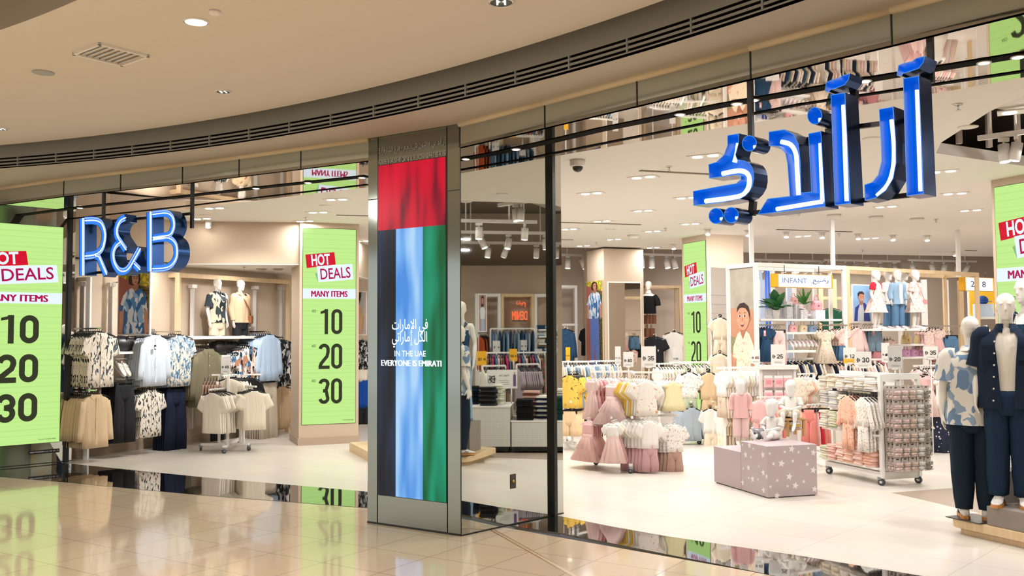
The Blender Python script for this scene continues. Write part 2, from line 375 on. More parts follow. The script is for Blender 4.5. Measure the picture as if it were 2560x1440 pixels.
# mirror soffit over the entrances with a lighting slot and a shutter slot
b = B(M_SOFM); b.prism(FAS + INNER[::-1], ZS, ZS + .03); struct(b.build('ceiling'))
def slot(pts, wd, name):
    b = B(mat('slot_black', '#090807', .8, spec=.1))
    for i in range(len(pts) - 1): b.bar(pts[i], pts[i + 1], wd, .006)
    return struct(b.build(name))
SLL = [atz(u, v, ZS - .003) for u, v in [(-150, 568), (0, 545), (200, 519), (455, 492), (700, 464), (919, 441)]]
SLR = [atz(u, v, ZS - .003) for u, v in [(1153, 402), (1368, 356), (1500, 325), (1800, 265), (2200, 195), (2560, 137), (2800, 100)]]
SL2 = [atz(u, v, ZS - .003) for u, v in [(170, 548), (455, 517), (919, 462)]]
SR2 = [atz(u, v, ZS - .003) for u, v in [(1153, 430), (1500, 361), (2000, 262), (2560, 179), (2800, 148)]]
slot(SLL, .11, 'trim_5'); slot(SLR, .12, 'trim_5'); slot(SL2, .045, 'trim_6'); slot(SR2, .045, 'trim_6')

# shop ceilings and walls
CPOLY = INNER[:11] + [(4.1, 5.6), (4.12, 7.9), (4.3, 9.2), (4.5, 9.75), (5.86, 10.53), (14, 14.9), (14, 23.6), (11.6, 23.1), (5.74, 21.75), (3.81, 20.82), (1.01, 20.14), (-5, 19.2), (-8.6, 17)]
b = B(M_STOREC); b.prism(CPOLY, ZC, ZC + .12); struct(b.build('ceiling'))
b = B(M_STOREC)
for i in range(len(INNER) - 1): b.face([(*INNER[i], ZS + .02), (*INNER[i + 1], ZS + .02), (*INNER[i + 1], ZC + .1), (*INNER[i], ZC + .1)])
struct(b.build('trim_7'))
b = B(M_DARKC); b.prism([(-10, 13), (-8, 16), (4, 4.0), (15, 4.0), (15, 27), (-10, 27)], 4.7, 4.75); struct(b.build('ceiling'))
WD = Vector((.487, .873, 0)); WN = Vector((.873, -.487, 0)); W0 = Vector((-6.56, 13.92, 0))
def wallbar(p, q, h, m, name, th=.1, z0=0):
    p, q = V2(p), V2(q); b = B(m); b.bar(p + Vector((0, 0, z0 + (h - z0) / 2)), q + Vector((0, 0, z0 + (h - z0) / 2)), th, h - z0); return struct(b.build(name))
def off(s, d): return W0 + WD * s + WN * d
wallbar(off(-2.2, -.06), off(9.5, -.06), 4.7, M_WALL, 'wall_left')
wallbar((-2.2, 22.0), (14, 25.2), 4.7, M_WALLG, 'wall_back')
wallbar((13.2, 3.0), (13.2, 26), 4.7, M_WALLG, 'wall_right')
wallbar((4.6, 5.1), (13.2, 3.6), 4.7, M_WALLG, 'wall_front')
wallbar((5.06, 4.42), (13.2, 3.3), 4.7, M_STEELD, 'wall_front')
wallbar(off(-2.2, .005), off(9.5, .005), .10, M_BASE, 'baseboard_left', .03)
# bulkhead over the left wall: vertical face plus its flat underside
BK = [(-7.0, 13.62), (-6.55, 14.22), (-5.36, 15.18), (-4.5, 15.33), (-3.3, 15.47)]
b = B(M_WALL); b.prism(BK + [(-3.0, 19.5), (-4.2, 18.4), (-6.66, 13.9), (-7.05, 13.3)], 3.00, 3.70); struct(b.build('trim_8'))
b = B(M_STOREC); b.prism(BK + [(-3.0, 19.5), (-4.2, 18.4), (-6.66, 13.9), (-7.05, 13.3)], 2.985, 3.0); struct(b.build('trim_9'))

# the return wall at far left: mirror clad, with a black post near its end
LW0 = Vector((-7.05, 12.86, 0)); LWD = Vector((.71, .704, 0)).normalized(); LWN = Vector((.704, -.71, 0)).normalized()
def lw(s, d=0, z=0): return LW0 + LWD * s + LWN * d + Vector((0, 0, z))
b = B(M_MIRROR); b.bar(lw(-1.6, -.05, ZC / 2), lw(.94, -.05, ZC / 2), .1, ZC); struct(b.build('wall_mirror_left'))
b = B(M_SEAM); b.bar(lw(-1.6, .004, .02), lw(.94, .004, .02), .01, .012); struct(b.build('baseboard_mirror'))
b = B(M_BLK); b.box(*lw(.86, .03, ZC / 2), .05, .05, ZC, rz=ang(LWD)); struct(b.build('trim_10'))
# the pillar between the two entrances
b = B(M_STEEL)
b.prism([(PL.x, PL.y), (PR.x, PR.y), (ME.x - .01, ME.y + .008), (-.15, 10.1), (-.8, 10.0)], 0, 3.735); struct(b.build('pillar'))
FD = (PR - PL).normalized(); FN = Vector((FD.y, -FD.x, 0))
FW_ = (PR - PL).length
def pil(s, d=0, z=0): return PL + FD * s + FN * d + Vector((0, 0, z))
b = B(M_SEAM)
for z in (3.13,):
    for s0, s1 in ((0, .125), (FW_ - .15, FW_)): b.bar(pil(s0, .002, z), pil(s1, .002, z), .006, .006)
for s0 in (.125, FW_ - .15): b.bar(pil(s0, .002, 0), pil(s0, .002, 3.73), .006, .008)
b.bar(pil(0, .003, .008), pil(FW_, .003, .008), .008, .016)
struct(b.build('trim_11'))
MD = (ME - PR).normalized(); MN = Vector((MD.y, -MD.x, 0))
def mir(s, d=0, z=0): return PR + MD * s + MN * d + Vector((0, 0, z))
b = B(M_MIRROR); L = (ME - PR).length; b.bar(mir(0.006, .004, ZC / 2 + .01), mir(L, .004, ZC / 2 + .01), .006, ZC + .02); struct(b.build('wall_mirror'))
b = B(M_SEAM); b.bar(mir(0, .01, .006), mir(L, .01, .006), .008, .012); b.bar(mir(.0, .006, 0), mir(0, .006, 3.73), .008, .008); struct(b.build('baseboard_mirror'))
b = B(M_BLK); b.box(*mir(1.25, .03, ZC / 2), .045, .05, ZC, rz=ang(MD)); struct(b.build('trim_12'))
b = B(mat('outlet_bronze', '#4a4540', .4, .5)); pp = atp(1281, 1203, PR, MD); s = (pp - PR).dot(MD)
b.M = Matrix.Translation(mir(s, .0085, pp.z)) @ Matrix.Rotation(facing(MN), 4, 'Z'); b.box(0, 0, 0, .075, .006, .135); o = b.build('socket_plate')
tag(o, 'small bronze socket plate low on the mirror wall beside the flag pillar', 'wall plate')
b = B(mat('brass', '#caa45a', .3, .9)); b.M = Matrix.Translation(mir(s, .012, pp.z)) @ Matrix.Rotation(facing(MN), 4, 'Z'); b.rings([[(.016 * math.cos(t * PI / 6), y, .016 * math.sin(t * PI / 6)) for t in range(12)] for y in (0, -.006)]); b.build('keyhole', o)

# columns with screens
def column(name, c0, c1, dep, h=ZC):
    """c0-c1 is the screen face"""
    p, q = V2(c0), V2(c1); d = (q - p).normalized(); nn = Vector((d.y, -d.x, 0))
    if nn.dot(Vector((0, -1, 0)) * 1 + Vector((-p.x * .05, 0, 0))) < 0: nn = -nn
    e = -nn * dep
    b = B(M_WALL); b.prism([(v.x, v.y) for v in (p, q, q + e, p + e)], 0, h)
    c = (p + q + e * 1) / 2 + e * 0
    P2 = [p + nn * .02 - d * .02, q + nn * .02 + d * .02, q + e - nn * .02 + d * .02, p + e - nn * .02 - d * .02]
    b.prism([(v.x, v.y) for v in P2], 0, .12, M_BASE)
    struct(b.build(name)); return p, q, d, nn
COL_L = column('column', (-3.52, 15.36), (-2.60, 15.735), .85)
COL_M = column('column', (3.38, 18.37), (3.7, 17.58), .84)
COL_R = column('column', (6.0, 11.53), (6.42, 10.48), .9)
# tall mirror column deep in the shop
A_, C_, D_ = aty(1470, 900, 20.7), aty(1512, 900, 20.0), aty(1611, 900, 20.35)
b = B(M_WALL); b.prism([(A_.x, A_.y), (C_.x, C_.y), (D_.x, D_.y), (D_.x - .3, D_.y + 1.2), (A_.x, A_.y + 1.2)], 0, 3.66); struct(b.build('column'))
# mall side far behind the camera, seen only as reflections in the polished panels
b = B(mat('far_side_dark', '#1d2d36', .5)); b.box(-4, -11, 1.6, 40, .2, 3.2); b.box(-4, -11, 3.8, 40, .2, 1.2, mat('far_side_beige', '#a59a86', .7)); struct(b.build('wall_opposite'))
b = B(mat('far_side_green', '#3d6a1c', .5)); b.box(-8.2, -10.8, 1.55, 7, .1, 2.0); o = b.build('hoarding'); tag(o, 'green hoarding across the mall reflected in the pillar frame', 'hoarding')
def AR(codes):
    '''Arabic letter shapes, given in reading order, laid out right to left'''
    return ''.join(chr(int(c, 16)) for c in codes.split())[::-1]
# ---------------------------------------------------------------- screens
G_LIME = lit('screen_lime', '#c2ee8d', 1.02); G_LIME2 = lit('screen_lime_line', '#bce887', 1.0)
G_RED = lit('screen_red', '#dc1130', .95); G_WHITE = lit('screen_white', '#e6f3ff', 1.05); G_MAG = lit('screen_magenta', '#c01255', .85); G_DARK = lit('screen_ink', '#3c3f2c', .8)
G_SHAD = lit('screen_fold', '#a2cf8c', .8)
def ribbon2(b, L, R_, lay, m):
    for i in range(len(L) - 1): b.pic([L[i], L[i + 1], R_[i + 1], R_[i]], lay, m)
def arcp(cx, cz, r, a0, a1, n=14, rz=None): return [(cx + r * math.cos(math.radians(a0 + (a1 - a0) * i / n)), cz + (rz or r) * math.sin(math.radians(a0 + (a1 - a0) * i / n))) for i in range(n + 1)]
def digit(b, ch, x, z, w, h, lay, m, t=.31):
    """condensed round-shouldered numeral in a w x h cell; t = stroke share of the width"""
    s = w * t; r = w / 2
    def strip(pts):
        L, R_ = [], []
        for i, p in enumerate(pts):
            a = Vector(pts[max(i - 1, 0)]); c = Vector(pts[min(i + 1, len(pts) - 1)]); d = (c - a).normalized(); n = Vector((-d.y, d.x)) * s / 2
            L.append((p[0] + n.x, p[1] + n.y)); R_.append((p[0] - n.x, p[1] - n.y))
        ribbon2(b, L, R_, lay, m)
    q = r - s / 2; cx = x + r; T = z + h - r; Bt = z + r
    if ch == '0': strip([(cx + q, z + h * .5)] + arcp(cx, T, q, 0, 180) + arcp(cx, Bt, q, 180, 360) + [(cx + q, z + h * .5)])
    elif ch == '1':
        b.pic([(cx + s * .1, z), (cx + s * 1.1, z), (cx + s * 1.1, z + h), (cx + s * .1, z + h)], lay, m); b.pic([(cx - s * 1.1, z + h * .80), (cx + s * .1, z + h * .84), (cx + s * .1, z + h), (cx - s * .0, z + h * .955), (cx - s * 1.1, z + h * .90)], lay + .5, m)
    elif ch == '2':
        strip(arcp(cx, T, q, 175, 0) + [(cx + q, z + h * .66), (cx + q * .75, z + h * .50), (cx - q * .75, z + h * .22), (cx - q, z + s * .8)]); b.rect(x, z, x + w, z + s, lay + .5, m)
    elif ch == '3':
        strip(arcp(cx, T, q, 172, -25, 14) + [(cx + q * .55, z + h * .54), (cx + q * .05, z + h * .525)]); strip([(cx + q * .05, z + h * .505), (cx + q * .6, z + h * .485)] + arcp(cx, Bt, q, 28, -172, 14)); b.rect(cx - s * .3, z + h * .515 - s * .5, cx + s * .5, z + h * .515 + s * .5, lay + .5, m)
    elif ch == '5':
        b.rect(x + .02 * w, z + h - s, x + w * .95, z + h, lay + .5, m); b.rect(x + .02 * w, z + h * .45, x + .02 * w + s, z + h, lay + .5, m); strip([(x + s * .4, z + h * .5)] + arcp(cx, z + h * .55 - q, q, 95, 0) + arcp(cx, Bt, q, 0, -172, 14))
    elif ch == '4':
        b.rect(cx + s * .2, z, cx + s * 1.2, z + h, lay, m); b.rect(x, z + h * .2, x + w, z + h * .2 + s, lay + .5, m); b.pic([(x, z + h * .2), (x + s, z + h * .2), (cx + s * 1.0, z + h), (cx, z + h)], lay + .3, m)
def number(b, t, x, z, w, h, lay, m, gap=.14, st=.305):
    cw = w / (len(t) + gap * (len(t) - 1))
    for i, ch in enumerate(t): digit(b, ch, x + i * cw * (1 + gap), z, cw, h, lay, m, st)
def hot_deals(b, W, H):
    """picture of the sale screen, drawn in local x 0..W, z 0..H, facing -y"""
    b.rect(0, 0, W, H, 0, G_LIME)
    for i in range(46):
        z = H * (i + .5 + .3 * math.sin(i * 7)) / 46; b.rect(0, z, W, z + .006 + .006 * (i % 3), 1, G_LIME2)
    P = lambda *q: [(x * W, z * H) for x, z in q]
    b.pic(P((.045, .863), (.07, .794), (.614, .816), (.588, .88)), 2, G_RED)
    b.text('HOT', .165 * W, .806 * H, .058 * H, 4, G_WHITE, .35 * W, .03, rot=.085)
    b.pic(P((.225, .767), (.285, .722), (.288, .775)), 2, G_SHAD)
    b.pic(P((.255, .805), (.288, .722), (.955, .741), (.93, .822)), 3, G_WHITE)
    b.text('DEALS', .335 * W, .736 * H, .057 * H, 5, G_MAG, .57 * W, .012, rot=.085)
    b.rect(0, .639 * H, W, .69 * H, 2, G_WHITE)
    for k in (0, .006, .012): b.text('MANY ITEMS', (.155 + k) * W, .648 * H, .031 * H, 4 + k * 20, G_MAG, .675 * W)
    for i, t in enumerate(('10', '20', '30')):
        z = (.457 - .1775 * i) * H
        b.text('AED', .17 * W, z + .112 * H, .013 * H, 3, G_DARK, .08 * W, .01)
        number(b, t, .30 * W, z, .445 * W, .129 * H, 3, G_DARK)
    b.text('*Terms & Conditions Apply', .76 * W, .012 * H, .009 * H, 3, G_DARK, .2 * W, .01)
def led(name, label, p, q, z0, z1, d_out, picture):
    """p-q runs left to right as seen from the front"""
    p, q = V2(p), V2(q); d = (q - p).normalized(); W = (q - p).length; nn = Vector((d.y, -d.x, 0))
    t = thing(name, label, 'screen', p + nn * d_out + Vector((0, 0, z0)), ang(d))
    b = B(M_BLK); b.box(W / 2, .012, (z1 - z0) / 2, W + .012, .024, z1 - z0 + .012); b.build('screen_frame', t)
    b = B(); picture(b, W, z1 - z0); b.build('screen_image', t, M=TR(0, -.003, 0)); return t
p, q, d, nn = COL_L
led('led_screen', 'lime green sale screen on the beige column right of the clothing wall', p + d * .05, q - d * .055, .34, 3.60, .005, hot_deals)
p, q, d, nn = COL_M
led('led_screen', 'narrow lime sale screen on the beige column behind the baby clothes racks', p + d * .06, q - d * .02, .34, 3.58, .005, hot_deals)
p, q, d, nn = COL_R
led('led_screen', 'lime sale screen at the right edge behind the adult mannequins', p + d * .05, q - d * .05, .34, 3.60, .005, hot_deals)
led('led_screen', 'large lime sale screen set in the mirrored wall left of the blue Latin sign', lw(.765 - 1.2), lw(.765), .31, 3.39, .01, hot_deals)
b = B(M_BLK); s0 = (atp(72, 1130, LW0, LWD) - LW0).dot(LWD); s1 = (atp(148, 1127, LW0, LWD) - LW0).dot(LWD); zz = atp(110, 1129, LW0, LWD).z
b.M = Matrix.Translation(lw(s0, .008, zz)) @ Matrix.Rotation(ang(LWD), 4, 'Z'); b.box((s1 - s0) / 2, 0, 0, s1 - s0, .008, .052)
o = tag(b.build('name_plate'), 'small black name plate with white lettering under the large lime screen', 'sign')
b = B(); b.M = Matrix.Translation(lw(s0, .008, zz)) @ Matrix.Rotation(ang(LWD), 4, 'Z'); b.text('R&B FASHION LLC SHJ (Br. 5)', .012, -.012, .024, 3, mat('plate_white', '#e8e8e8', .5), s1 - s0 - .024, .012, y0=-.003); b.build('lettering', o)

# flag screen on the pillar
def flag_mat(name, col, dark, light, es, sx=2.2):
    m = bpy.data.materials.new(name); m.use_nodes = True; nt = m.node_tree; bs = nt.nodes['Principled BSDF']; bs.inputs['Base Color'].default_value = (0, 0, 0, 1); bs.inputs['Specular IOR Level'].default_value = .3; bs.inputs['Roughness'].default_value = .25
    tc = nt.nodes.new('ShaderNodeTexCoord'); mp = nt.nodes.new('ShaderNodeMapping'); mp.inputs['Scale'].default_value = (3.0, 1, .45); mp.inputs['Rotation'].default_value = (0, .22, 0)
    n = nt.nodes.new('ShaderNodeTexNoise'); n.inputs['Scale'].default_value = sx; n.inputs['Detail'].default_value = 1.2
    rp = nt.nodes.new('ShaderNodeValToRGB'); e = rp.color_ramp.elements; e[0].position = .36; e[1].position = .66; e[0].color = lin(dark); e[1].color = lin(light); x = e.new(.5); x.color = lin(col)
    nt.links.new(tc.outputs['Object'], mp.inputs['Vector']); nt.links.new(mp.outputs['Vector'], n.inputs['Vector']); nt.links.new(n.outputs['Fac'], rp.inputs['Fac'])
    nt.links.new(rp.outputs['Color'], bs.inputs['Emission Color']); bs.inputs['Emission Strength'].default_value = es; MATS[name] = m; return m
F_R = flag_mat('flag_red', '#c2042a', '#5a0322', '#d8082f', 1.0); F_K = flag_mat('flag_black', '#17202f', '#131219', '#23324e', .9); F_W = flag_mat('flag_white', '#79b4f2', '#4b8fe0', '#aed6fa', .98); F_G = flag_mat('flag_green', '#04805a', '#025b2e', '#119a74', 1.0)
SX0 = .135; SX1 = FW_ - .158
p3 = [atp(949, 415, PL, FD).z, atp(949, 1236, PL, FD).z]
zt, zb = p3; print('flag z', zt, zb)
def flag(b, W, H):
    zr = .80 * H; x1 = .275 * W; x2 = .675 * W
    b.rect(0, zr, W, H, 0, F_R); b.rect(0, 0, x1, zr, 0, F_K); b.rect(x1, 0, x2, zr, 0, F_W); b.rect(x2, 0, W, zr, 0, F_G)
    tw = lit('screen_text_white', '#f4fbff', 1.15)
    b.text(AR('FED3 FEF2 20 FE8D FEF9 FEE3 FE8E FEAD FE8D FE95'), .22 * W, .480 * H, .048 * H, 3, tw, .53 * W, .012)
    b.text(AR('FE8D FEDF FEDC FEDE 20 FE87 FEE3 FE8E FEAD FE8D FE97 FEF2'), .22 * W, .443 * H, .048 * H, 3, tw, .52 * W, .012)
    b.text('IN THE UAE', .26 * W, .4165 * H, .0175 * H, 3, tw, .46 * W, .014)
    for k in (0, .005, .01): b.text('EVERYONE IS EMIRATI', (.055 + k) * W, .388 * H, .0175 * H, 3 + k * 20, tw, .88 * W)
led('led_screen', 'tall screen on the pillar showing a red, black, white and green flag', PL + FD * SX0, PL + FD * SX1, zb, zt, .006, flag)
b = B(); m = mat('etched_grey', '#a3a69b', .6); W = SX1 - SX0
b.text(AR('FE81 FEAD 20 FE83 FEE7 FEAA 20 FE91 FEF2 20 FED3 FE8E FEB7 FEEE FEE5 20 FEB5 2E FEAB 2E FEE1 2E FEE1 20 2D 20 FED3 FEAE FEC9 20 FE8D FEDF FEB8 FE8E FEAD FED7 FE94 20 35'), 0, 3.545, .10, 2, m, W, .0)
b.text('R&B FASHION L.L.C - SHJ BR 5', 0, 3.445, .062, 2, m, W, .006)
o = b.build('pillar_lettering', M=Matrix.Translation(pil(SX0, .002, 0)) @ Matrix.Rotation(ang(FD), 4, 'Z')); tag(o, 'pale etched company name above the flag screen on the pillar', 'lettering')
# ---------------------------------------------------------------- lamps and other ceiling fittings
L_LENS = lit('lamp_lens', '#fff6e8', 9.0); L_SPOTL = lit('spot_lens', '#fff4e6', 12.0); L_OFF = mat('lamp_reflector', '#cfd0cc', .15, .8)
M_FIX = mat('fitting_white', '#efe9e2', .4)
def lamp(kind, loc, power, size=.12, color=(1, .985, .975), rot=(0, 0, 0), spread=PI):
    return area(kind, loc, size, power, color, rot=rot, spread=spread)
def pair_downlight(u, v, z, ang_, power, label, group, s=1.0):
    c = atz(u, v, z); t = thing('downlight', label, 'ceiling light', c, ang_, group)
    b = B(M_FIX); b.box(0, 0, -.004, .36 * s, .18 * s, .010); b.build('trim_plate', t)
    for x in (-.085 * s, .085 * s):
        b = B(L_LENS); b.cyl(x, 0, -.013, -.009, .056 * s, 16); b.build('lens', t)
    if power: lamp('downlight_lamp', (c.x, c.y, z - .03), power, .16)
    return t
DLR = [(1763, 389), (1608, 442), (1478, 482.5), (1608, 526), (1505, 552), (1423, 572), (1632, 577.5), (1535, 598), (1458, 614), (1633, 618.5), (1717, 493.5), (1726, 559),
       (2215, 516), (2387, 483), (2007, 590), (2177, 595), (2357, 428), (2427, 525), (2552, 277), (2120, 430), (1900, 455)]
for i, (u, v) in enumerate(DLR):
    if i >= 19: continue
    pair_downlight(u, v, ZC, ang(STORE_R) + .25, 30 if v < 560 else 21, 'recessed white twin ceiling light in the shop ceiling right of the flag pillar', 'twin lights in the right shop ceiling')
for u, v, pw in [(842, 498, 26), (795, 530, 24), (762, 552, 16), (505, 546, 3), (536, 519.5, 8)]:
    pair_downlight(u, v, ZC, -.2, pw, 'recessed white twin ceiling light in the shop ceiling left of the flag pillar', 'twin lights in the left shop ceiling')
for u, v in [(906, 602), (905, 636)]:
    pair_downlight(u, v, ZC, -.2, 18, 'small far twin ceiling light seen between the lime column and the pillar', 'twin lights between column and pillar')
# bare lamps along the shop ceiling, without fittings
for x, y in [(3.6, 7.2), (7.6, 12.4), (9.6, 14.0), (8.6, 17.0), (1.0, 13.2), (-1.0, 15.5), (3.0, 11.5)]:
    lamp('ceiling_lamp', (x, y, ZC - .02), 24, .14)
for i, (u, v) in enumerate([(1769, 576), (1684, 614), (1870, 579), (1965, 583), (2055, 585), (2145, 588), (2232, 591), (2317, 592), (2387, 632)]):
    c = atz(u, v - 4, ZC); t = thing('spotlight', 'bright swivel spotlight in the row above the baby clothes display', 'spotlight', c, 0, 'spotlights above the baby clothes')
    b = B(M_FIX); b.cyl(0, 0, -.012, 0, .075, 14); b.cyl(0, 0, -.10, -.01, .05, 14); b.build('housing', t)
    b = B(L_SPOTL); b.ball((0, -.01, -.105), .045, .045, .02, 10, 6); b.build('lens', t)
    if i % 2 == 0: lamp('spot_lamp', (c.x, c.y - .05, ZC - .16), 15, .1, rot=(.35, 0, 0))
c = atz(521, 551, ZC); t = thing('spotlight', 'bright swivel spotlight beside the smoke detector in the left shop ceiling', 'spotlight', c)
b = B(M_FIX); b.cyl(0, 0, -.012, 0, .07, 14); b.cyl(0, 0, -.11, -.01, .05, 14); b.build('housing', t)
b = B(L_SPOTL); b.ball((0, -.01, -.112), .042, .042, .02, 10, 6); b.build('lens', t)
for tx, ty, tz, pw in ((-6.2, 14.5, 1.5, 12), (-4.7, 16.6, 1.0, 12)):  # lamps added clear of the fitting to brighten the poster wall
    d_ = Vector((tx, ty, tz)) - Vector((c.x + 1.0, c.y - 1.5, 3.45)); o = lamp('spot_lamp', (c.x + 1.0, c.y - 1.5, 3.45), pw, .1, spread=1.15); o.rotation_euler = d_.to_track_quat('-Z', 'Y').to_euler()
# slots, sprinklers, speakers, camera dome
for a, q in [((1600, 427), (1790, 437)), ((1395, 556), (1602, 562)), ((1395, 599), (1433, 600)), ((1942, 574), (2130, 580)), ((2414, 626), (2441, 627)), ((841, 538), (920, 540))]:
    b = B(mat('slot_grey', '#8b7b6c', .6)); b.bar(atz(*a, ZC - .006), atz(*q, ZC - .006), .05, .008); o = tag(b.build('air_slot'), 'thin dark air slot cut in the cream shop ceiling', 'air vent', 'air slots in the shop ceiling')
def sprinkler(u, v, z, label, group):
    c = atz(u, v, z); b = B(M_CHROME); b.cyl(0, 0, -.008, 0, .035, 12); b.cyl(0, 0, -.05, -.008, .008, 8); b.cyl(0, 0, -.054, -.05, .022, 10)
    o = b.build('sprinkler'); o.location = c; tag(o, label, 'sprinkler', group)
for u, v in [(1673, 416), (1664, 570), (1490, 606), (2395, 260), (2340, 548), (2098, 584), (2156, 624), (765, 544), (610, 670)]:
    if (u, v) != (610, 670): sprinkler(u, v, ZC, 'small chrome fire sprinkler hanging from the cream shop ceiling', 'sprinklers in the shop ceiling')
sprinkler(610, 667, 2.985, 'small sprinkler under the low ceiling above the two shirt mannequins', None)
def puck(u, v, z, label, cat, r=.07, h=.03, name='smoke_detector', group=None, m=None):
    c = atz(u, v, z); b = B(m or M_FIX); b.lathe([(r, 0), (r, -h * .5), (r * .75, -h), (.002, -h)], 18); o = b.build(name); o.location = c; return tag(o, label, cat, group)
for u, v in [(1982, 535), (2085, 537), (2190, 541), (2292, 546), (1583, 588)]:
    puck(u, v, ZC, 'shallow cone speaker in the far part of the cream shop ceiling', 'ceiling speaker', .11, .06, 'ceiling_speaker', 'cone speakers in the shop ceiling')
for u, v in [(2180, 346), (2420, 317), (1526, 574), (513, 538), (814, 514)]:
    puck(u, v, ZC, 'round white ceiling speaker grille set flat in the shop ceiling', 'ceiling speaker', .09, .012, 'ceiling_speaker', 'flat speakers in the shop ceiling')
c = atz(1444, 400, ZC); t = thing('dome_camera', 'white security dome camera on the shop ceiling right of the flag pillar', 'security camera', c)
b = B(M_FIX); b.lathe([(.085, 0), (.085, -.06), (.07, -.075), (.03, -.076)], 20); b.build('housing', t)
b = B(mat('dome_dark', '#2b2a2a', .12)); b.lathe([(.06, -.072), (.055, -.10), (.035, -.125), (.002, -.135)], 16); b.build('dome', t)
for u, v, lb in [(648, 0, 0)]: pass
# low ceiling fittings left
for u in (654, 695):
    c = atz(u, 672, 2.985); b = B(mat('grille_beige', '#b9a894', .6)); b.lathe([(.10, 0), (.06, -.03), (.002, -.03)], 16); o = b.build('ceiling_speaker'); o.location = c; tag(o, 'beige recessed fitting under the low ceiling above the clothing wall', 'ceiling light', 'beige fittings above the clothing wall')
lamp('low_ceiling_lamp', (-4.6, 16.0, 2.96), 9, .2); lamp('low_ceiling_lamp', (-5.7, 14.9, 2.96), 6, .2)
# slot lamps in the mirror soffit
for pts, n0 in ((SLL, [(200, 519), (640, 470), (770, 456), (905, 443)]), (SLR, [(1207, 391), (1290, 372), (1700, 285), (1842, 258), (1883, 249), (2163, 201), (2460, 155), (2545, 141)])):
    for u, v in n0:
        c = atz(u, v, ZS - .006); t = thing('slot_downlight', 'small round downlight glowing in the black slot of the mirrored entrance ceiling', 'ceiling light', c, 0, 'slot downlights over the entrances')
        b = B(M_FIX); b.cyl(0, 0, -.008, -.002, .045, 14); b.build('ring', t); b = B(L_LENS); b.cyl(0, 0, -.010, -.008, .033, 12); b.build('lens', t)
# mall ceiling: round downlights, a square air grille, a speaker
MZ = 3.96
def mall_down(u, v, on, label, r=.10, power=0):
    c = atz(u, v, MZ); t = thing('mall_downlight', label, 'ceiling light', c)
    b = B(M_FIX); b.lathe([(r, -.012), (r * 1.02, 0), (r * 1.02, .002), (r * .86, -.010)], 24, cap=False); b.build('ring', t, solid=.004)
    b = B(L_LENS if on else L_OFF); b.lathe([(r * .86, -.006), (r * .5, .0), (.002, .0)] if not on else [(r * .88, -.008), (.002, -.009)], 24); b.build('lens', t)
    if not on:
        for s in (-1, 1): b = B(lit('lamp_tube', '#f3fff6', 2.0)); b.box(s * r * .3, 0, -.006, r * .14, r * 1.0, .006); b.build('lamp_tube', t)
    if power: lamp('mall_lamp', (c.x, c.y, MZ - .03), power, .2, (1, .95, .90))
mall_down(490, 53, True, 'bright round downlight near the top left of the mall ceiling', .085, 40)
mall_down(558, 228, False, 'unlit round reflector downlight in the mall ceiling nearer the air grille', .07)
mall_down(1253, 4, False, 'round reflector downlight cut by the top edge of the picture', .085)
mall_down(4, 321, False, 'round reflector downlight at the left edge of the mall ceiling', .07)
for x, y, p in [(-1.0, 4.4, 50), (-7.5, 7.3, 62)]: lamp('mall_lamp', (x, y, 3.9), p, .2, (1, .95, .90))  # unseen lamps without fittings, added to brighten the mall
for x, y in [(-3, 2), (-6, 3), (-3, -3), (-7, -2)]: lamp('mall_lamp', (x, y, 4.35), 115, .3, (1, .95, .90))  # further unseen fill lamps added under the raised ceiling
c = atz(278, 134, MZ); t = thing('air_diffuser', 'square louvred metal panel set in the mall ceiling', 'air vent', c, ang((.62, .78)))
b = B(M_FIX)
for s in (-1, 1): b.box(s * .19, 0, -.01, .02, .40, .02); b.box(0, s * .19, -.01, .40, .02, .02)
b.build('frame', t)
b = B(M_STEEL); b.box(0, 0, .004, .36, .36, .004)
for i in range(7): b.box(-.15 + i * .05, 0, -.004, .004, .36, .012)
b.build('louvre', t)
puck(108, 181, MZ, 'round grey ceiling speaker at the left of the mall ceiling', 'ceiling speaker', .085, .012, 'ceiling_speaker', None, mat('speaker_grey', '#a9aaa4', .6))
puck(537, 28, MZ, 'small round detector behind the bright downlight in the mall ceiling', 'detector', .04, .025)
# track lights under the open dark ceiling
def track(p, q, z, heads, label, tlabel, group, on=(), hs=1.0):
    p = Vector((p[0], p[1], z)); q = Vector((q[0], q[1], z)); b = B(M_FIX); b.bar(p, q, .045, .05)
    k = 3
    for i in range(k): c = p.lerp(q, (i + .5) / k); b.cyl(c.x, c.y, z, 4.7, .012, 6)
    tag(b.build('lighting_track'), tlabel, 'light track', 'light tracks under the open ceiling')
    for i, (f, a, tl) in enumerate(heads):
        c = p.lerp(q, f); t = thing('track_spotlight', label, 'spotlight', (c.x, c.y, z - .03), a, group)
        b = B(M_FIX); b.box(0, 0, -.02, .10, .035, .04); b.cyl(0, 0, -.09, -.03, .012, 8); b.build('bracket', t)
        M = TR(0, 0, -.13, rx=tl, s=hs)
        b = B(M_FIX); b.M = M; b.cyl(0, 0, -.12, .06, .055, 16); b.build('lamp_head', t)
        b = B(L_LENS); b.M = M; b.cyl(0, 0, -.124, -.119, .047, 14); b.build('lens', t)
GT = 'white track spotlights under the open ceiling'
def hd(n, seed): r = random.Random(seed); return [((i + .5 + .25 * r.uniform(-1, 1)) / n, r.uniform(0, 6), r.uniform(-.6, .6)) for i in range(n)]
TL_ = 'white lighting track hung below the dark open ceiling'
for i, (p, q, z, n) in enumerate([((1.09, 8.23 - .9), (3.9, 9.3), 3.75, 0)]): pass
track((5.0, 7.0), (5.4, 9.6), 3.55, hd(5, 1), 'white track spotlight in the open ceiling seen in the pillar mirror', TL_, GT)
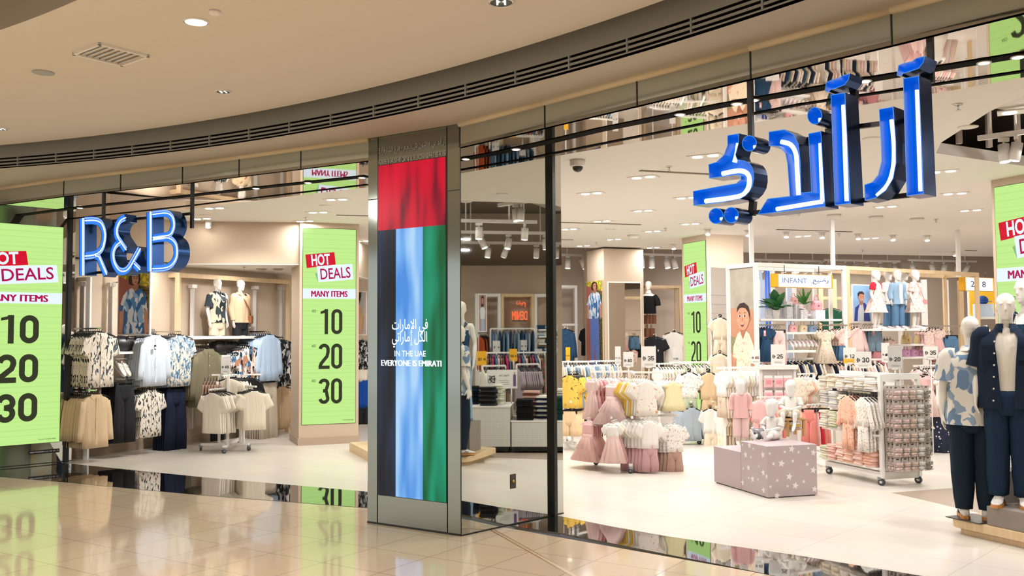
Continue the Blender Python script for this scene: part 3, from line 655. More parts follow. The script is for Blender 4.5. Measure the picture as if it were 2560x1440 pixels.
track((6.6, 7.0), (7.0, 10.0), 3.55, hd(6, 2), 'white track spotlight in the open ceiling seen in the pillar mirror', TL_, GT)
track((8.4, 6.6), (8.8, 10.6), 3.55, hd(8, 3), 'white track spotlight in the open ceiling seen in the pillar mirror', TL_, GT)
p, q = aty(2445, 346, 9.5), aty(2640, 343, 9.0); track((p.x, p.y), (q.x, q.y), p.z, [(.34, 0, -.1), (.50, 1, .2)], 'white track spotlight in the ceiling opening at the upper right', TL_, 'spotlights in the ceiling opening at upper right')
for k, (u0, u1, v, y, n) in enumerate([(1395, 1530, 632, 21.4, 3), (1560, 1705, 640, 21.2, 5), (1885, 2060, 650, 23.2, 6), (2060, 2250, 655, 23.4, 6), (2270, 2440, 650, 23.6, 5)]):
    p, q = aty(u0, v, y), aty(u1, v - 4, y + .6); track((p.x, p.y), (q.x, q.y), 3.55 + .1, hd(n, 10 + k), 'small white track spotlight under the far open ceiling', TL_, 'spotlights under the far open ceiling', hs=1.25)
for x, y, p in [(5.4, 8, 55), (7.5, 8.5, 60), (9.6, 8.5, 60), (10.5, 12, 60), (2, 21.5, 45), (5.5, 22.5, 45), (9, 22.5, 50), (6, 6, 40), (11, 18, 50)]:
    lamp('track_lamp', (x, y, 3.5), p * .58, .15)

# ducts and hangers up in the open ceiling at the right
b = B(mat('duct_pale', '#b7aa9e', .6)); b.box(6.2, 9.6, 4.25, 3.4, .5, .4, rz=.45); o = b.build('air_duct'); tag(o, 'pale rectangular air duct up in the open ceiling at the upper right', 'air duct', None)
for i in range(5):
    q = Vector((4.75 + i * .42, 9.75 + i * .20, 0)); b = B(MATS['duct_pale']); b.box(q.x, q.y, 4.25, .05, .05, .9); o = b.build('ceiling_hanger'); tag(o, 'pale hanger post up in the open ceiling at the upper right', 'hanger post', 'hanger posts in the open ceiling')
lamp('track_lamp', (5.6, 9.0, 3.4), 10, .1, rot=(PI, 0, 0))  # added uplight that brightens the dark ceiling opening, no fitting
# ---------------------------------------------------------------- hanging channel-letter signs
N_BLUE = mat('letter_face_blue', '#0a66d0', .35, emit='#0072ea', es=.85)
N_NAVY = mat('letter_side_navy', '#23467c', .2, .7)
N_TUBE = lit('neon_white', '#f6fbff', 1.7)
N_PALE = lit('lit_wall_pale_blue', '#b4d4ff', .95)  # pale glow standing for the letter's inner wall lit by the tube
M_ROD = mat('rod_black', '#111014', .4)
def smooth_path(pts, k=4):
    """Catmull-Rom through pts"""
    P = [Vector(p) for p in pts]; out = []
    for i in range(len(P) - 1):
        a, b_, c, d = P[max(i - 1, 0)], P[i], P[i + 1], P[min(i + 2, len(P) - 1)]
        for j in range(k):
            t = j / k; out.append(.5 * ((2 * b_) + (c - a) * t + (2 * a - 5 * b_ + 4 * c - d) * t * t + (3 * b_ - a - 3 * c + d) * t ** 3))
    out.append(P[-1]); return out
def outline(pts, w):
    """left and right edges of a stroke"""
    L, Rr = [], []
    for i, p in enumerate(pts):
        d = (pts[min(i + 1, len(pts) - 1)] - pts[max(i - 1, 0)]).normalized(); n = Vector((-d.y, d.x))
        L.append(p + n * w / 2); Rr.append(p - n * w / 2)
    return L, Rr
class SignPlane:
    """maps positions read from a zoomed crop of the photograph to metres on an upright plane"""
    def __init__(s, p0, dr, ox, oy, sc):
        s.p = V2(p0); s.d = V2(dr).normalized(); s.ox, s.oy, s.sc = ox, oy, sc; s.n = Vector((-s.d.y, s.d.x, 0))
    def __call__(s, x, y):
        q = atp(s.ox + x / s.sc, s.oy + y / s.sc, s.p, s.d); return Vector(((q - s.p).dot(s.d), q.z))
    def M(s): return Matrix.Translation(s.p) @ Matrix.Rotation(ang(s.d), 4, 'Z')
def letter(plane, parent, name, strokes, D, label=None):
    """raised letter: blue face, navy sides, white tube lying on the face; strokes = (points, width_px, closed)"""
    b = B(N_NAVY); t = B(N_TUBE); e = B(N_PALE)
    for pts, wpx, kind in strokes:
        P = [plane(*p) for p in pts]
        wm = (plane(pts[0][0] + wpx, pts[0][1]) - plane(*pts[0])).length
        if kind == 's': P = smooth_path(P)
        L, R_ = outline(P, wm)
        for i in range(len(P) - 1):
            b.add([(L[i].x, 0, L[i].y), (L[i + 1].x, 0, L[i + 1].y), (R_[i + 1].x, 0, R_[i + 1].y), (R_[i].x, 0, R_[i].y)], [(0, 1, 2, 3)], N_BLUE)
        loop = L + R_[::-1]; n = len(loop)
        for i in range(n):
            p, q = loop[i], loop[(i + 1) % n]
            b.add([(p.x, -.006, p.y), (q.x, -.006, q.y), (q.x, D, q.y), (p.x, D, p.y)], [(0, 1, 2, 3)], N_NAVY, True)
        b.add([(p.x, D, p.y) for p in loop], [tuple(range(n))], N_NAVY)
        k0 = P[0].lerp(P[1], .5) if kind != 's' else P[1]
        m = wm * .26; t.tube([(p.x + wm * .16, -.004, p.y) for p in P], wm * .075, 6, flat=1)
        E = [l.lerp(r, .16) for l, r in zip(L, R_)]; e.tube([(p.x, -.001, p.y) for p in E], wm * .07, 6)
    o = b.build(name, parent)
    t.build('neon_tube', o); e.build('lit_wall_edge', o); return o
dL = (Vector((-1.405, 9.05, 0)) - Vector((-3.70, 10.36, 0))).normalized(); nL = Vector((-dL.y, dL.x, 0))
spL = SignPlane(Vector((-3.70, 10.36, 0)) + nL * -.10, dL, 180, 480, 6.0)
S = thing('shop_sign', 'blue glowing Latin letter sign hung over the left entrance', 'sign', spL.p, ang(spL.d))
letter(spL, S, 'letter_r', [([(156, 395), (156, 1252)], 86, 'l'), ([(190, 432), (330, 428), (430, 470), (482, 600), (480, 730), (440, 860), (340, 940), (190, 962)], 74, 's'), ([(345, 955), (400, 975), (512, 1238)], 74, 'l')], .155)
letter(spL, S, 'ampersand', [([(800, 385), (720, 430), (668, 540), (672, 660), (730, 760), (805, 870)], 76, 's'), ([(730, 745), (660, 800), (614, 900), (622, 1040), (690, 1165), (775, 1190), (850, 1140), (930, 1010), (1018, 850)], 76, 's'), ([(925, 1075), (1012, 1165)], 76, 'l')], .155)
letter(spL, S, 'letter_b', [([(1166, 300), (1166, 1186)], 88, 'l'), ([(1200, 338), (1400, 318), (1490, 370), (1520, 470), (1505, 570), (1440, 650), (1210, 690)], 72, 's'), ([(1210, 712), (1430, 690), (1540, 770), (1566, 900), (1545, 1010), (1480, 1100), (1380, 1140), (1200, 1152)], 72, 's')], .155)
b = B(M_ROD)
def lp(x, y, d=.1): q = spL(x, y); return (q.x, d, q.y)
for x, y in ((296, 400), (1630, 320)):
    q = spL(x, y); b.bar((q.x, .16, q.y - .15), (q.x, .16, ZS + .0), .035, .03)
b.bar(lp(150, 440, .17), lp(1600, 300, .17), .03, .03); b.bar(lp(150, 1200, .17), lp(1300, 1130, .17), .03, .03); b.build('hanging_frame', S)

dR = (Vector((1.62, 6.19, 0)) - Vector((.28, 7.64, 0))).normalized(); nR = Vector((-dR.y, dR.x, 0))
spR = SignPlane(Vector((.28, 7.64, 0)) + nR * -.10, dR, 1700, 120, 3.0)
S2 = thing('shop_sign', 'large blue glowing Arabic letter sign hung over the right entrance', 'sign', spR.p, ang(spR.d))
N_IN = mat('letter_inside_blue', '#0a60c8', .3, emit='#0068d8', es=.38)
def channel(plane, parent, name, polys, tubes, D=.165, tw=15):
    """open channel letter: sides, recessed back plate and a neon tube on it"""
    b = B(N_IN); ns = B(N_NAVY); t = B(N_TUBE)
    for poly in polys:
        P = [plane(*p) for p in poly]; n = len(P)
        for i in range(n):
            p, q = P[i], P[(i + 1) % n]; d = (q - p)
            sm = n > 16
            ns.add([(p.x, 0, p.y), (q.x, 0, q.y), (q.x, D, q.y), (p.x, D, p.y)], [(0, 1, 2, 3)], N_NAVY, sm)
        c = sum(P, Vector((0, 0))) / n
        b.add([(p.x, D * .6, p.y) for p in P], [tuple(range(n))], N_IN)
        ns.add([(p.x, D, p.y) for p in P], [tuple(range(n))], N_NAVY)
        # inner lining, a few millimetres inside the sides
        area_ = sum(P[i].x * P[(i + 1) % n].y - P[(i + 1) % n].x * P[i].y for i in range(n)); sg = 1 if area_ > 0 else -1
        Q = []
        for i in range(n):
            d0 = (P[i] - P[i - 1]).normalized(); d1 = (P[(i + 1) % n] - P[i]).normalized(); n0 = Vector((-d0.y, d0.x)) * sg; n1 = Vector((-d1.y, d1.x)) * sg
            m = (n0 + n1); m = m / max(.5, m.length) * (2 / max(.8, m.length)) if m.length > .1 else n0
            Q.append(P[i] + m * .004)
        for i in range(n):
            p, q = Q[i], Q[(i + 1) % n]; b.add([(p.x, 0, p.y), (q.x, 0, q.y), (q.x, D * .6, q.y), (p.x, D * .6, p.y)], [(0, 1, 2, 3)], N_IN, n > 16)
            pp, qq = P[i], P[(i + 1) % n]; b.add([(pp.x, 0, pp.y), (qq.x, 0, qq.y), (q.x, 0, q.y), (p.x, 0, p.y)], [(0, 1, 2, 3)], N_BLUE2)
    for pts in tubes:
        P = [plane(*p) for p in pts]
        if len(P) > 2: P = smooth_path(P)
        sh = D * .5
        wm = (plane(pts[0][0] + tw, pts[0][1]) - plane(*pts[0])).length
        t.tube([(p.x, sh, p.y) for p in P], wm, 8)
    o = ns.build(name, parent); b.build('channel_lining', o); t.build('neon_tube', o); return o
N_BLUE2 = mat('letter_lip_blue', '#2a84e0', .3, emit='#2080e8', es=.5)
def circ(cx, cy, rx, ry): return [(cx + rx * math.cos(2 * PI * i / 20), cy + ry * math.sin(2 * PI * i / 20)) for i in range(20)]
# tubes are given where they would lie on the front plane; the channel's depth shifts them in view
tubeshift = -52
def sh(pts): return [(x + tubeshift, y + 12) for x, y in pts]
channel(spR, S2, 'letter_alef', [[(1672, 228), (1792, 207), (1830, 1094), (1700, 1112)]], [sh([(1782, 285), (1808, 1050)])])
channel(spR, S2, 'letter_alef', [[(1130, 350), (1238, 334), (1280, 1166), (1160, 1180)]], [sh([(1228, 400), (1252, 1125)])])
mad = [(0, 135), (12, 60), (55, 42), (115, 28), (150, 4), (212, -10), (200, 40), (165, 85), (100, 108), (50, 122), (38, 140)]
channel(spR, S2, 'madda', [[(1625 + x, 70 + y) for x, y in mad]], [sh([(1690, 165), (1740, 150), (1800, 135)])], tw=12)
channel(spR, S2, 'madda', [[(1085 + x * .9, 200 + y * .93) for x, y in mad]], [sh([(1150, 290), (1200, 275), (1250, 262)])], tw=12)
channel(spR, S2, 'letter_reh', [[(1490, 458), (1600, 438), (1620, 700), (1622, 860), (1600, 980), (1545, 1070), (1470, 1125), (1385, 1145), (1382, 1025), (1440, 1005), (1485, 950), (1510, 850), (1505, 700)]], [sh([(1590, 510), (1608, 720), (1600, 880), (1560, 1000), (1480, 1085)])])
channel(spR, S2, 'letters_noon_dal', [[(665, 628), (780, 610), (850, 645), (890, 720), (905, 860), (910, 1085), (985, 1078), (962, 642), (1058, 622), (1090, 1190), (582, 1250), (655, 1130), (822, 1110), (805, 870), (790, 790), (740, 738), (665, 735)]],
        [sh([(760, 678), (830, 700), (870, 770), (880, 900), (890, 1080)]), sh([(1055, 690), (1070, 1130)]), sh([(1070, 1130), (725, 1188)])])
channel(spR, S2, 'dot', [circ(1010, 508, 56, 66)], [sh([(1052, 500), (1052, 525)])], tw=12)
channel(spR, S2, 'letters_beh_yeh', [[(355, 655), (442, 640), (440, 720), (418, 800), (430, 835), (485, 845), (520, 862), (542, 892), (554, 935), (555, 985), (545, 1035), (520, 1080), (490, 1110), (450, 1133), (300, 1160), (100, 1182), (97, 1073), (300, 1035), (420, 1015), (455, 985), (455, 962), (420, 952), (330, 965), (218, 978), (213, 872), (270, 855), (330, 800), (355, 730)]],
        [sh([(437, 690), (425, 770), (408, 835)]), sh([(318, 920), (440, 898), (505, 920), (520, 980), (500, 1050), (430, 1095), (190, 1128)])])
for cx, cy in ((520, 715), (270, 1260), (385, 1253)): channel(spR, S2, 'dot', [circ(cx, cy, 56, 60)], [sh([(cx + 42, cy - 8), (cx + 42, cy + 12)])], tw=12)
b = B(M_ROD)
def rp(x, y, d=.19): q = spR(x, y); return (q.x, d, q.y)
for x, y in ((415, 640), (1775, 90)): q = spR(x, y); b.bar((q.x, .19, q.y - .1), (q.x, .19, ZS), .035, .03)
for a, q in [((440, 700), (980, 640)), ((330, 1230), (1780, 1060)), ((980, 590), (1760, 480))]: b.bar(rp(*a), rp(*q), .028, .028)
for a, q in [((430, 1130), (420, 1240)), ((1735, 215), (1735, 150)), ((1195, 340), (1195, 280)), ((1020, 640), (1030, 540))]: b.bar(rp(*a), rp(*q), .04, .04)
b.build('hanging_frame', S2)
# ---------------------------------------------------------------- clothes on hangers
def se(a, p=.75): return math.copysign(abs(a) ** p, a)
def loft(b, rows, n=20, fold=0, nf=5, ph=0, m=None, cx=0, cy=0):
    """rows of (z, half width, half depth[, cx, cy, fold]) -> closed tube with cloth folds"""
    R_ = []
    for i, r in enumerate(rows):
        z, hw, hd = r[:3]; ox = r[3] if len(r) > 3 else 0; oy = r[4] if len(r) > 4 else 0; f = r[5] if len(r) > 5 else 0; ring = []
        for j in range(n):
            a = 2 * PI * j / n; c, s_ = math.cos(a), math.sin(a)
            k = f * math.sin(nf * a * 2 + ph + i * .3)
            ring.append((cx + ox + hw * se(c) + k * .35 * c, cy + oy + hd * se(s_) + k * (1 if abs(s_) > .2 else .4) * (1 if s_ >= 0 else -1) * abs(s_) ** .5, z + k * .25))
        R_.append(ring)
    return b.rings(R_, m)
def sleeve(b, sx, x0, z0, L, a, w0, w1, dp, m, bend=0):
    """flat sleeve leaving the shoulder at angle a below horizontal"""
    pts = []; x, z = x0, z0; d = a; k = 5
    for i in range(k + 1):
        pts.append((sx * x, 0.0, z)); x += math.cos(d) * L / k; z -= math.sin(d) * L / k; d += bend / k
    n = 10; R_ = []
    for i, p in enumerate(pts):
        q0 = Vector(pts[max(i - 1, 0)]); q1 = Vector(pts[min(i + 1, k)]); t = (q1 - q0).normalized(); u = Vector((-t.z, 0, t.x)); w = w0 + (w1 - w0) * i / k; dd = dp * (1 - .25 * i / k)
        R_.append([Vector(p) + u * w * math.cos(2 * PI * j / n) + Vector((0, 1, 0)) * dd * math.sin(2 * PI * j / n) for j in range(n)])
    return b.rings(R_, m)
G0 = mat('cloth_default', '#dddddd', .9, spec=.2); G1 = mat('cloth_default_second', '#cccccc', .9, spec=.2); G_BTN = mat('button_pale', '#d9d2c6', .4)
MESH = {}
def top(key, w=.46, h=.74, sl=.17, a=70, sw=.085, dp=.027, flare=1.0, hk=.06, nw=.07, fold=.008, nf=4, collar=True, placket=True, bend=0, z_only=False, b=None, sleeves=True, waist=1.0, frill=False):
    own = b is None; b = b or B(G0); z0 = -hk
    rows = [(z0, nw, dp * .7), (z0 - .02, nw * 1.3, dp * .8), (z0 - .045 * w / .5, w * .34, dp * .85), (z0 - .075 * w / .5, w * .455, dp * .95), (z0 - .16 * h, w * .475, dp, 0, 0, fold * .2), (z0 - .3 * h, w * .47, dp, 0, 0, fold * .4),
            (z0 - .5 * h, w * .47 * waist, dp, 0, 0, fold * .6), (z0 - .8 * h, w * .48 * (1 + (flare - 1) * .6), dp * (1 + (flare - 1) * .8), 0, 0, fold), (z0 - h, w * .49 * flare, dp * (1 + (flare - 1)), 0, 0, fold * 1.25)]
    loft(b, rows, 22, nf=nf, ph=len(key))
    if sleeves:
        for sx in (-1, 1): sleeve(b, sx, w * .39, z0 - .105 * w / .5, sl + .06, math.radians(a), sw * 1.1, sw, dp * .8, None, math.radians(bend))
    if frill:
        for sx in (-1, 1): b.ball((sx * w * .44, 0, z0 - .09 * w / .5), w * .16, dp * 1.2, w * .10, 10, 6)
    if collar:
        for sx in (-1, 1): b.add([(sx * .004, -dp * .95, z0 - .05), (sx * nw * 1.1, -dp * .6, z0 + .012), (sx * nw * 1.5, -dp * .85, z0 - .03), (sx * nw * .8, -dp * 1.15, z0 - .085), (sx * nw * .9, dp * .6, z0 + .018)], [(0, 1, 2, 3), (1, 4, 2)])
    if placket:
        b.box(0, -dp * 1.02, z0 - .03 - h * .46, .028, .012, h * .88)
        for i in range(5): b.ball((0, -dp * 1.02 - .008, z0 - .09 - i * h * .17), .007, .004, .007, 6, 4, G_BTN)
    if own: MESH[key] = b.mesh(key)
    return b
def bottoms(key, w=.40, h=1.0, crotch=.28, legw=.11, dp=.028, flare=1.0, hk=.10, b=None, m=None, own=True, fold=.006, x0=0):
    own = b is None; b = b or B(G0); z0 = -hk
    loft(b, [(z0, w * .46, dp * .8), (z0 - .05, w * .47, dp * .9), (z0 - crotch * .7, w * .5, dp), (z0 - crotch * 1.02, w * .5, dp * .9)], 20, m=m)
    for sx in (-1, 1):
        loft(b, [(z0 - .05, w * .22, dp * .8, sx * w * .25), (z0 - crotch, w * .25, dp, sx * w * .255), (z0 - (crotch + h) * .5, legw * 1.05 * (.5 + .5 * flare), dp * .95, sx * w * .275, 0, fold), (z0 - h, legw * flare, dp * .95, sx * w * .29, 0, fold * 1.4)], 16, m=m, nf=3, ph=sx)
    if own: MESH[key] = b.mesh(key)
    return b
def skirt(key, w=.30, h=.40, flare=1.7, dp=.028, hk=.10, fold=.03, nf=6, b=None, m=None, z=0, tiers=1):
    own = b is None; b = b or B(G0); z0 = -hk - z
    rows = [(z0, w * .47, dp * .8), (z0 - .04, w * .48, dp * .85)]
    for t in range(tiers):
        s0 = 1 + (flare - 1) * t / tiers; s1 = 1 + (flare - 1) * (t + 1) / tiers
        rows += [(z0 - .04 - (h - .04) * (t + .1) / tiers, w * .49 * s0 * 1.02, dp * s0 * 1.1, 0, 0, fold * .5), (z0 - .04 - (h - .04) * (t + 1) / tiers, w * .49 * s1 * 1.06, dp * s1 * 1.25, 0, 0, fold)]
    loft(b, rows, 36, nf=nf, m=m)
    if own: MESH[key] = b.mesh(key)
    return b
# kinds
top('shirt_short', collar=True); top('shirt_long', w=.47, h=.77, sl=.52, a=79, sw=.06, bend=9, fold=.014, nf=5)
top('tee', w=.48, h=.70, sl=.18, a=62, sw=.10, collar=False, placket=False, fold=.014, nf=5)
top('blouse_loose', w=.48, h=.78, sl=.26, a=70, sw=.12, collar=True, placket=True, fold=.02, nf=6, flare=1.05)
bottoms('trousers', w=.42, h=1.02, legw=.12, dp=.03, fold=.014); bottoms('trousers_short', w=.34, h=.62, legw=.10, dp=.028)
top('kid_tee', w=.33, h=.42, sl=.10, a=54, sw=.075, dp=.022, nw=.05, collar=False, placket=False, hk=.05, flare=1.06, fold=.008)
top('kid_shirt', w=.34, h=.43, sl=.11, a=58, sw=.075, dp=.022, nw=.05, hk=.05); top('kid_long', w=.35, h=.44, sl=.30, a=66, sw=.05, dp=.022, nw=.05, hk=.05, bend=10)
top('kid_frill', w=.30, h=.36, dp=.024, nw=.05, collar=False, placket=False, hk=.05, sleeves=False, frill=True, flare=1.5, fold=.02, nf=5)
bottoms('kid_shorts', w=.32, h=.30, crotch=.17, legw=.085, dp=.022, hk=.07); bottoms('kid_trousers', w=.26, h=.50, crotch=.18, legw=.07, dp=.022, hk=.07, flare=1.1)
skirt('kid_skirt', w=.28, h=.36, flare=1.9, fold=.02)
b = B(G0); top('x', w=.27, h=.20, dp=.024, nw=.05, collar=False, placket=False, hk=.05, sl=.06, a=35, sw=.06, b=b); skirt('x', w=.25, h=.40, flare=2.0, dp=.028, hk=.22, fold=.02, b=b, m=G1); MESH['kid_dress'] = b.mesh('kid_dress')
b = B(G0); top('x', w=.26, h=.20, dp=.024, nw=.05, collar=False, placket=False, hk=.05, sleeves=False, b=b); skirt('x', w=.26, h=.36, flare=2.6, dp=.04, hk=.22, fold=.03, nf=8, b=b, m=G1, tiers=2); MESH['tulle_dress'] = b.mesh('tulle_dress')
b = B(G0); top('x', w=.30, h=.34, sl=.09, a=55, sw=.07, dp=.024, nw=.05, collar=False, placket=False, hk=.05, b=b); bottoms('x', w=.25, h=.34, crotch=.14, legw=.072, dp=.022, hk=.34, b=b, m=G1); MESH['kid_set'] = b.mesh('kid_set')
b = B(G0); top('x', w=.30, h=.34, sl=.28, a=68, sw=.05, dp=.024, nw=.05, collar=False, placket=False, hk=.05, b=b); bottoms('x', w=.24, h=.36, crotch=.12, legw=.065, dp=.022, hk=.34, b=b, m=G1); MESH['pyjama_set'] = b.mesh('pyjama_set')
b = B(G0); top('x', w=.28, h=.30, sl=.20, a=62, sw=.05, dp=.024, nw=.045, collar=False, placket=False, hk=.05, b=b); bottoms('x', w=.22, h=.30, crotch=.10, legw=.055, dp=.022, hk=.28, b=b); MESH['sleepsuit'] = b.mesh('sleepsuit')
for _k, _m in MESH.items():
    kx = (.80 if _k[:3] in ('kid', 'tul', 'pyj', 'sle') else .90)
    kz = 1.06 if _k[:3] == 'kid' else 1.0
    for _v in _m.vertices:
        _v.co = (_v.co.x * kx, _v.co.y, _v.co.z * kz); c = _v.co; a = max(0, min(1, -c.z / .5))
        d = noise.noise(Vector((c.x * 14, c.y * 3 + len(_k), c.z * 5))) * .010 * (.4 + a) ; e = noise.noise(Vector((c.x * 9 + 7, 2, c.z * 9))) * .006
        _v.co = (c.x + e * .6, c.y * (1 + .0) + d * (1 if c.y < 0 else .6), c.z + e * .5)
NAME = {'shirt_short': 'shirt', 'shirt_long': 'shirt', 'tee': 't_shirt', 'blouse_loose': 'shirt', 'trousers': 'trousers', 'trousers_short': 'trousers', 'kid_tee': 't_shirt', 'kid_shirt': 'shirt', 'kid_long': 'shirt',
        'kid_frill': 'blouse', 'kid_shorts': 'shorts', 'kid_trousers': 'trousers', 'kid_skirt': 'skirt', 'kid_dress': 'dress', 'tulle_dress': 'dress', 'kid_set': 'outfit', 'pyjama_set': 'pyjamas', 'sleepsuit': 'sleepsuit'}
CATG = {'t_shirt': 't-shirt', 'outfit': 'outfit', 'sleepsuit': 'baby suit'}
# hangers
def hanger_mesh(key, w, m, clip):
    b = B(m); r = .0045
    hook = [(.018 * math.cos(math.radians(t)), 0, -.016 + .018 * math.sin(math.radians(t))) for t in range(200, -60, -30)]
    b.tube(hook + [(0, 0, -.04), (0, 0, -.06)], .003, 6)
    if clip:
        b.bar((-w / 2, 0, -.065), (w / 2, 0, -.065), .008, .014)
        for s in (-1, 1): b.box(s * w * .42, 0, -.085, .03, .035, .045)
    else:
        for s in (-1, 1): b.tube([(0, 0, -.055), (s * w * .2, 0, -.062), (s * w * .5, 0, -.105)], .008, 6)
        b.box(0, 0, -.045, .028, .012, .022)
    MESH[key] = b.mesh(key)
M_HW = mat('hanger_white', '#f0eeea', .4)
for nm, m in (('black', M_BLK), ('white', M_HW)):
    for sz, w in (('a', .42), ('k', .27)):
        hanger_mesh(f'hang_{nm}_{sz}', w, m, False); hanger_mesh(f'clip_{nm}_{sz}', w * .8, m, True)
def C(name, col, **k):
    if name in MATS: return MATS[name]
    return add_folds(mat(name, col, k.pop('rough', .9), spec=.15, **k))
def garment(kind, mats, loc, rz, label, group=None, hang='black', s=1.0):
    o = bpy.data.objects.new(NAME[kind], MESH[kind]); COL.objects.link(o); o.location = loc; o.rotation_euler = (0, 0, rz); o.scale = (s, s, s)
    mats = mats if isinstance(mats, (list, tuple)) else [mats]
    for i, m in enumerate(mats):
        if i < len(o.material_slots): recolour(o, m, i)
    if len(mats) == 1 and len(o.material_slots) > 1 and o.material_slots[1].material == G1: recolour(o, mats[0], 1)
    tag(o, label, CATG.get(NAME[kind], NAME[kind].replace('_', ' ')), group)
    if hang:
        clip = kind in ('trousers', 'trousers_short', 'kid_shorts', 'kid_trousers', 'kid_skirt'); sz = 'a' if kind in ('shirt_short', 'shirt_long', 'tee', 'blouse_loose', 'trousers') else 'k'
        h = bpy.data.objects.new('hanger', MESH[f"{'clip' if clip else 'hang'}_{hang}_{sz}"]); COL.objects.link(h); h.parent = o
    return o
RR = random.Random(5)
def run(kind, mats, loc, back, n, pitch, face, front, rest, group, hang='black', s=1.0, jit=.08, zj=0.0):
    """n garments one behind another: the front one hangs at loc, the others step along 'back'"""
    back = V2(back).normalized(); f = facing(face); out = []
    for i in range(n):
        m = mats[i % len(mats)] if isinstance(mats, list) else mats
        p = Vector(loc) + back * (pitch * i) + Vector((0, 0, -zj * RR.random()))
        out.append(garment(kind, m, p, f + RR.uniform(-jit, jit), front if i == 0 else rest, None if i == 0 else group, hang, s * RR.uniform(.98, 1.02)))
    return out
M_TAGW = mat('tag_white', '#f2efe9', .6)
INK = mat('sign_ink', '#1b1b1b', .6); SIGN_W = mat('sign_card', '#e6e2dc', .55); SIGN_G = mat('sign_card_grey', '#cfccc8', .55); SIGN_Y = mat('sign_yellow', '#f0b21a', .6)
def dirham(b, x, z, h, lay, m):
    """the D sign crossed by two bars"""
    w = h * .78; s = h * .13; n = 10
    b.rect(x + .12 * w, z, x + .12 * w + s, z + h, lay, m)
    A = arcp(x + .12 * w, z + h / 2, .82 * w, 90, -90, n, h / 2); Bq = arcp(x + .12 * w, z + h / 2, .82 * w - s, 90, -90, n, h / 2 - s)
    ribbon2(b, A, Bq, lay, m)
    for k in (.38, .56): b.rect(x - .06 * w, z + k * h, x + 1.08 * w, z + k * h + s * .7, lay + .3, m)
def price_sign(u, v0, v1, wpx, y, text, label, face=(0, -1), card=None, yellow=None, stem=.12, name='price_sign', sub=None):
    """card on a stem; v0/v1 = top and bottom rows of the card"""
    p0, p1 = aty(u, v0, y), aty(u, v1, y); h = p0.z - p1.z; w = wpx * y / FPX / max(.35, abs(V2(face).normalized().dot(V2((-p1.x, -y)).normalized())))
    t = thing(name, label, 'price sign', (p1.x, p1.y, p1.z), facing(face)); b = B(card or SIGN_W); b.box(0, 0, h / 2, w, .012, h); b.build('card', t)
    b = B(INK); q = .30 * h if len(text) > 2 else .26 * h; f0 = -.0065
    k = w * .16
    dirham(b, -w * .40, h * .33, w * .27, 2, INK)
    for i in range(1): number(b, text, -w * .07, h * .32, w * .44, w * .31, 2, INK, .16, .26) if all(c in '0123456789' for c in text) else None
    for i in range(2): b.rect(-w * .3, h * (.10 + .05 * i), w * .3, h * (.115 + .05 * i), 2, mat('sign_print', '#9b9690', .6))
    if yellow:
        b.rect(-w / 2, 0, w / 2, h * .28, 1, SIGN_Y)
    b.build('price_print', t, M=TR(0, f0, 0))
    b = B(M_FIX); b.cyl(0, 0, -stem, 0, .008, 8); b.box(0, 0, .0, w * .4, .03, .02); b.build('stem', t); return t
def place(key, name, loc, rz, label, cat, group=None, rx=0, ry=0, s=1.0):
    o = bpy.data.objects.new(name, MESH[key]); COL.objects.link(o); o.location = loc; o.rotation_euler = (rx, ry, rz); o.scale = (s, s, s); return tag(o, label, cat, group)
# ---------------------------------------------------------------- mannequins
M_MANN = mat('mannequin_white', '#ece6dc', .22, coat=.5)
M_MANNK = mat('mannequin_gloss_white', '#f1eeea', .15, coat=.7)
def limb(b, pts, radii, n=12, flat=None, ref=(0, 1, 0)):
    """tapering limb; flat = depth/width ratio per point"""
    P = smooth3(pts, radii, flat); return b.rings(P2r(P, n, ref))
def smooth3(pts, radii, flat):
    out = []; k = 4; flat = flat or [1] * len(pts)
    for i in range(len(pts) - 1):
        a, b_, c, d = (Vector(pts[max(i - 1, 0)]), Vector(pts[i]), Vector(pts[i + 1]), Vector(pts[min(i + 2, len(pts) - 1)]))
        for j in range(k):
            t = j / k; q = .5 * (2 * b_ + (c - a) * t + (2 * a - 5 * b_ + 4 * c - d) * t * t + (3 * b_ - a - 3 * c + d) * t ** 3); e = t * t * (3 - 2 * t)
            out.append((q, radii[i] * (1 - e) + radii[i + 1] * e, flat[i] * (1 - e) + flat[i + 1] * e))
    out.append((Vector(pts[-1]), radii[-1], flat[-1])); return out
def P2r(P, n, ref):
    R_ = []
    for i, (p, r, f) in enumerate(P):
        d = (P[min(i + 1, len(P) - 1)][0] - P[max(i - 1, 0)][0]).normalized(); y = Vector(ref); y = (y - d * y.dot(d))
        if y.length < .05: y = Vector((0, 0, 1)) - d * d.z
        y.normalize(); x = y.cross(d).normalized(); R_.append([p + x * math.cos(2 * PI * j / n) * r + y * math.sin(2 * PI * j / n) * r * f for j in range(n)])
    return R_
def ell_rows(b, rows, n=20):
    return b.rings([[(cx + rx * math.cos(2 * PI * j / n), cy_ + ry * math.sin(2 * PI * j / n), z) for j in range(n)] for z, rx, ry, cx, cy_ in rows])
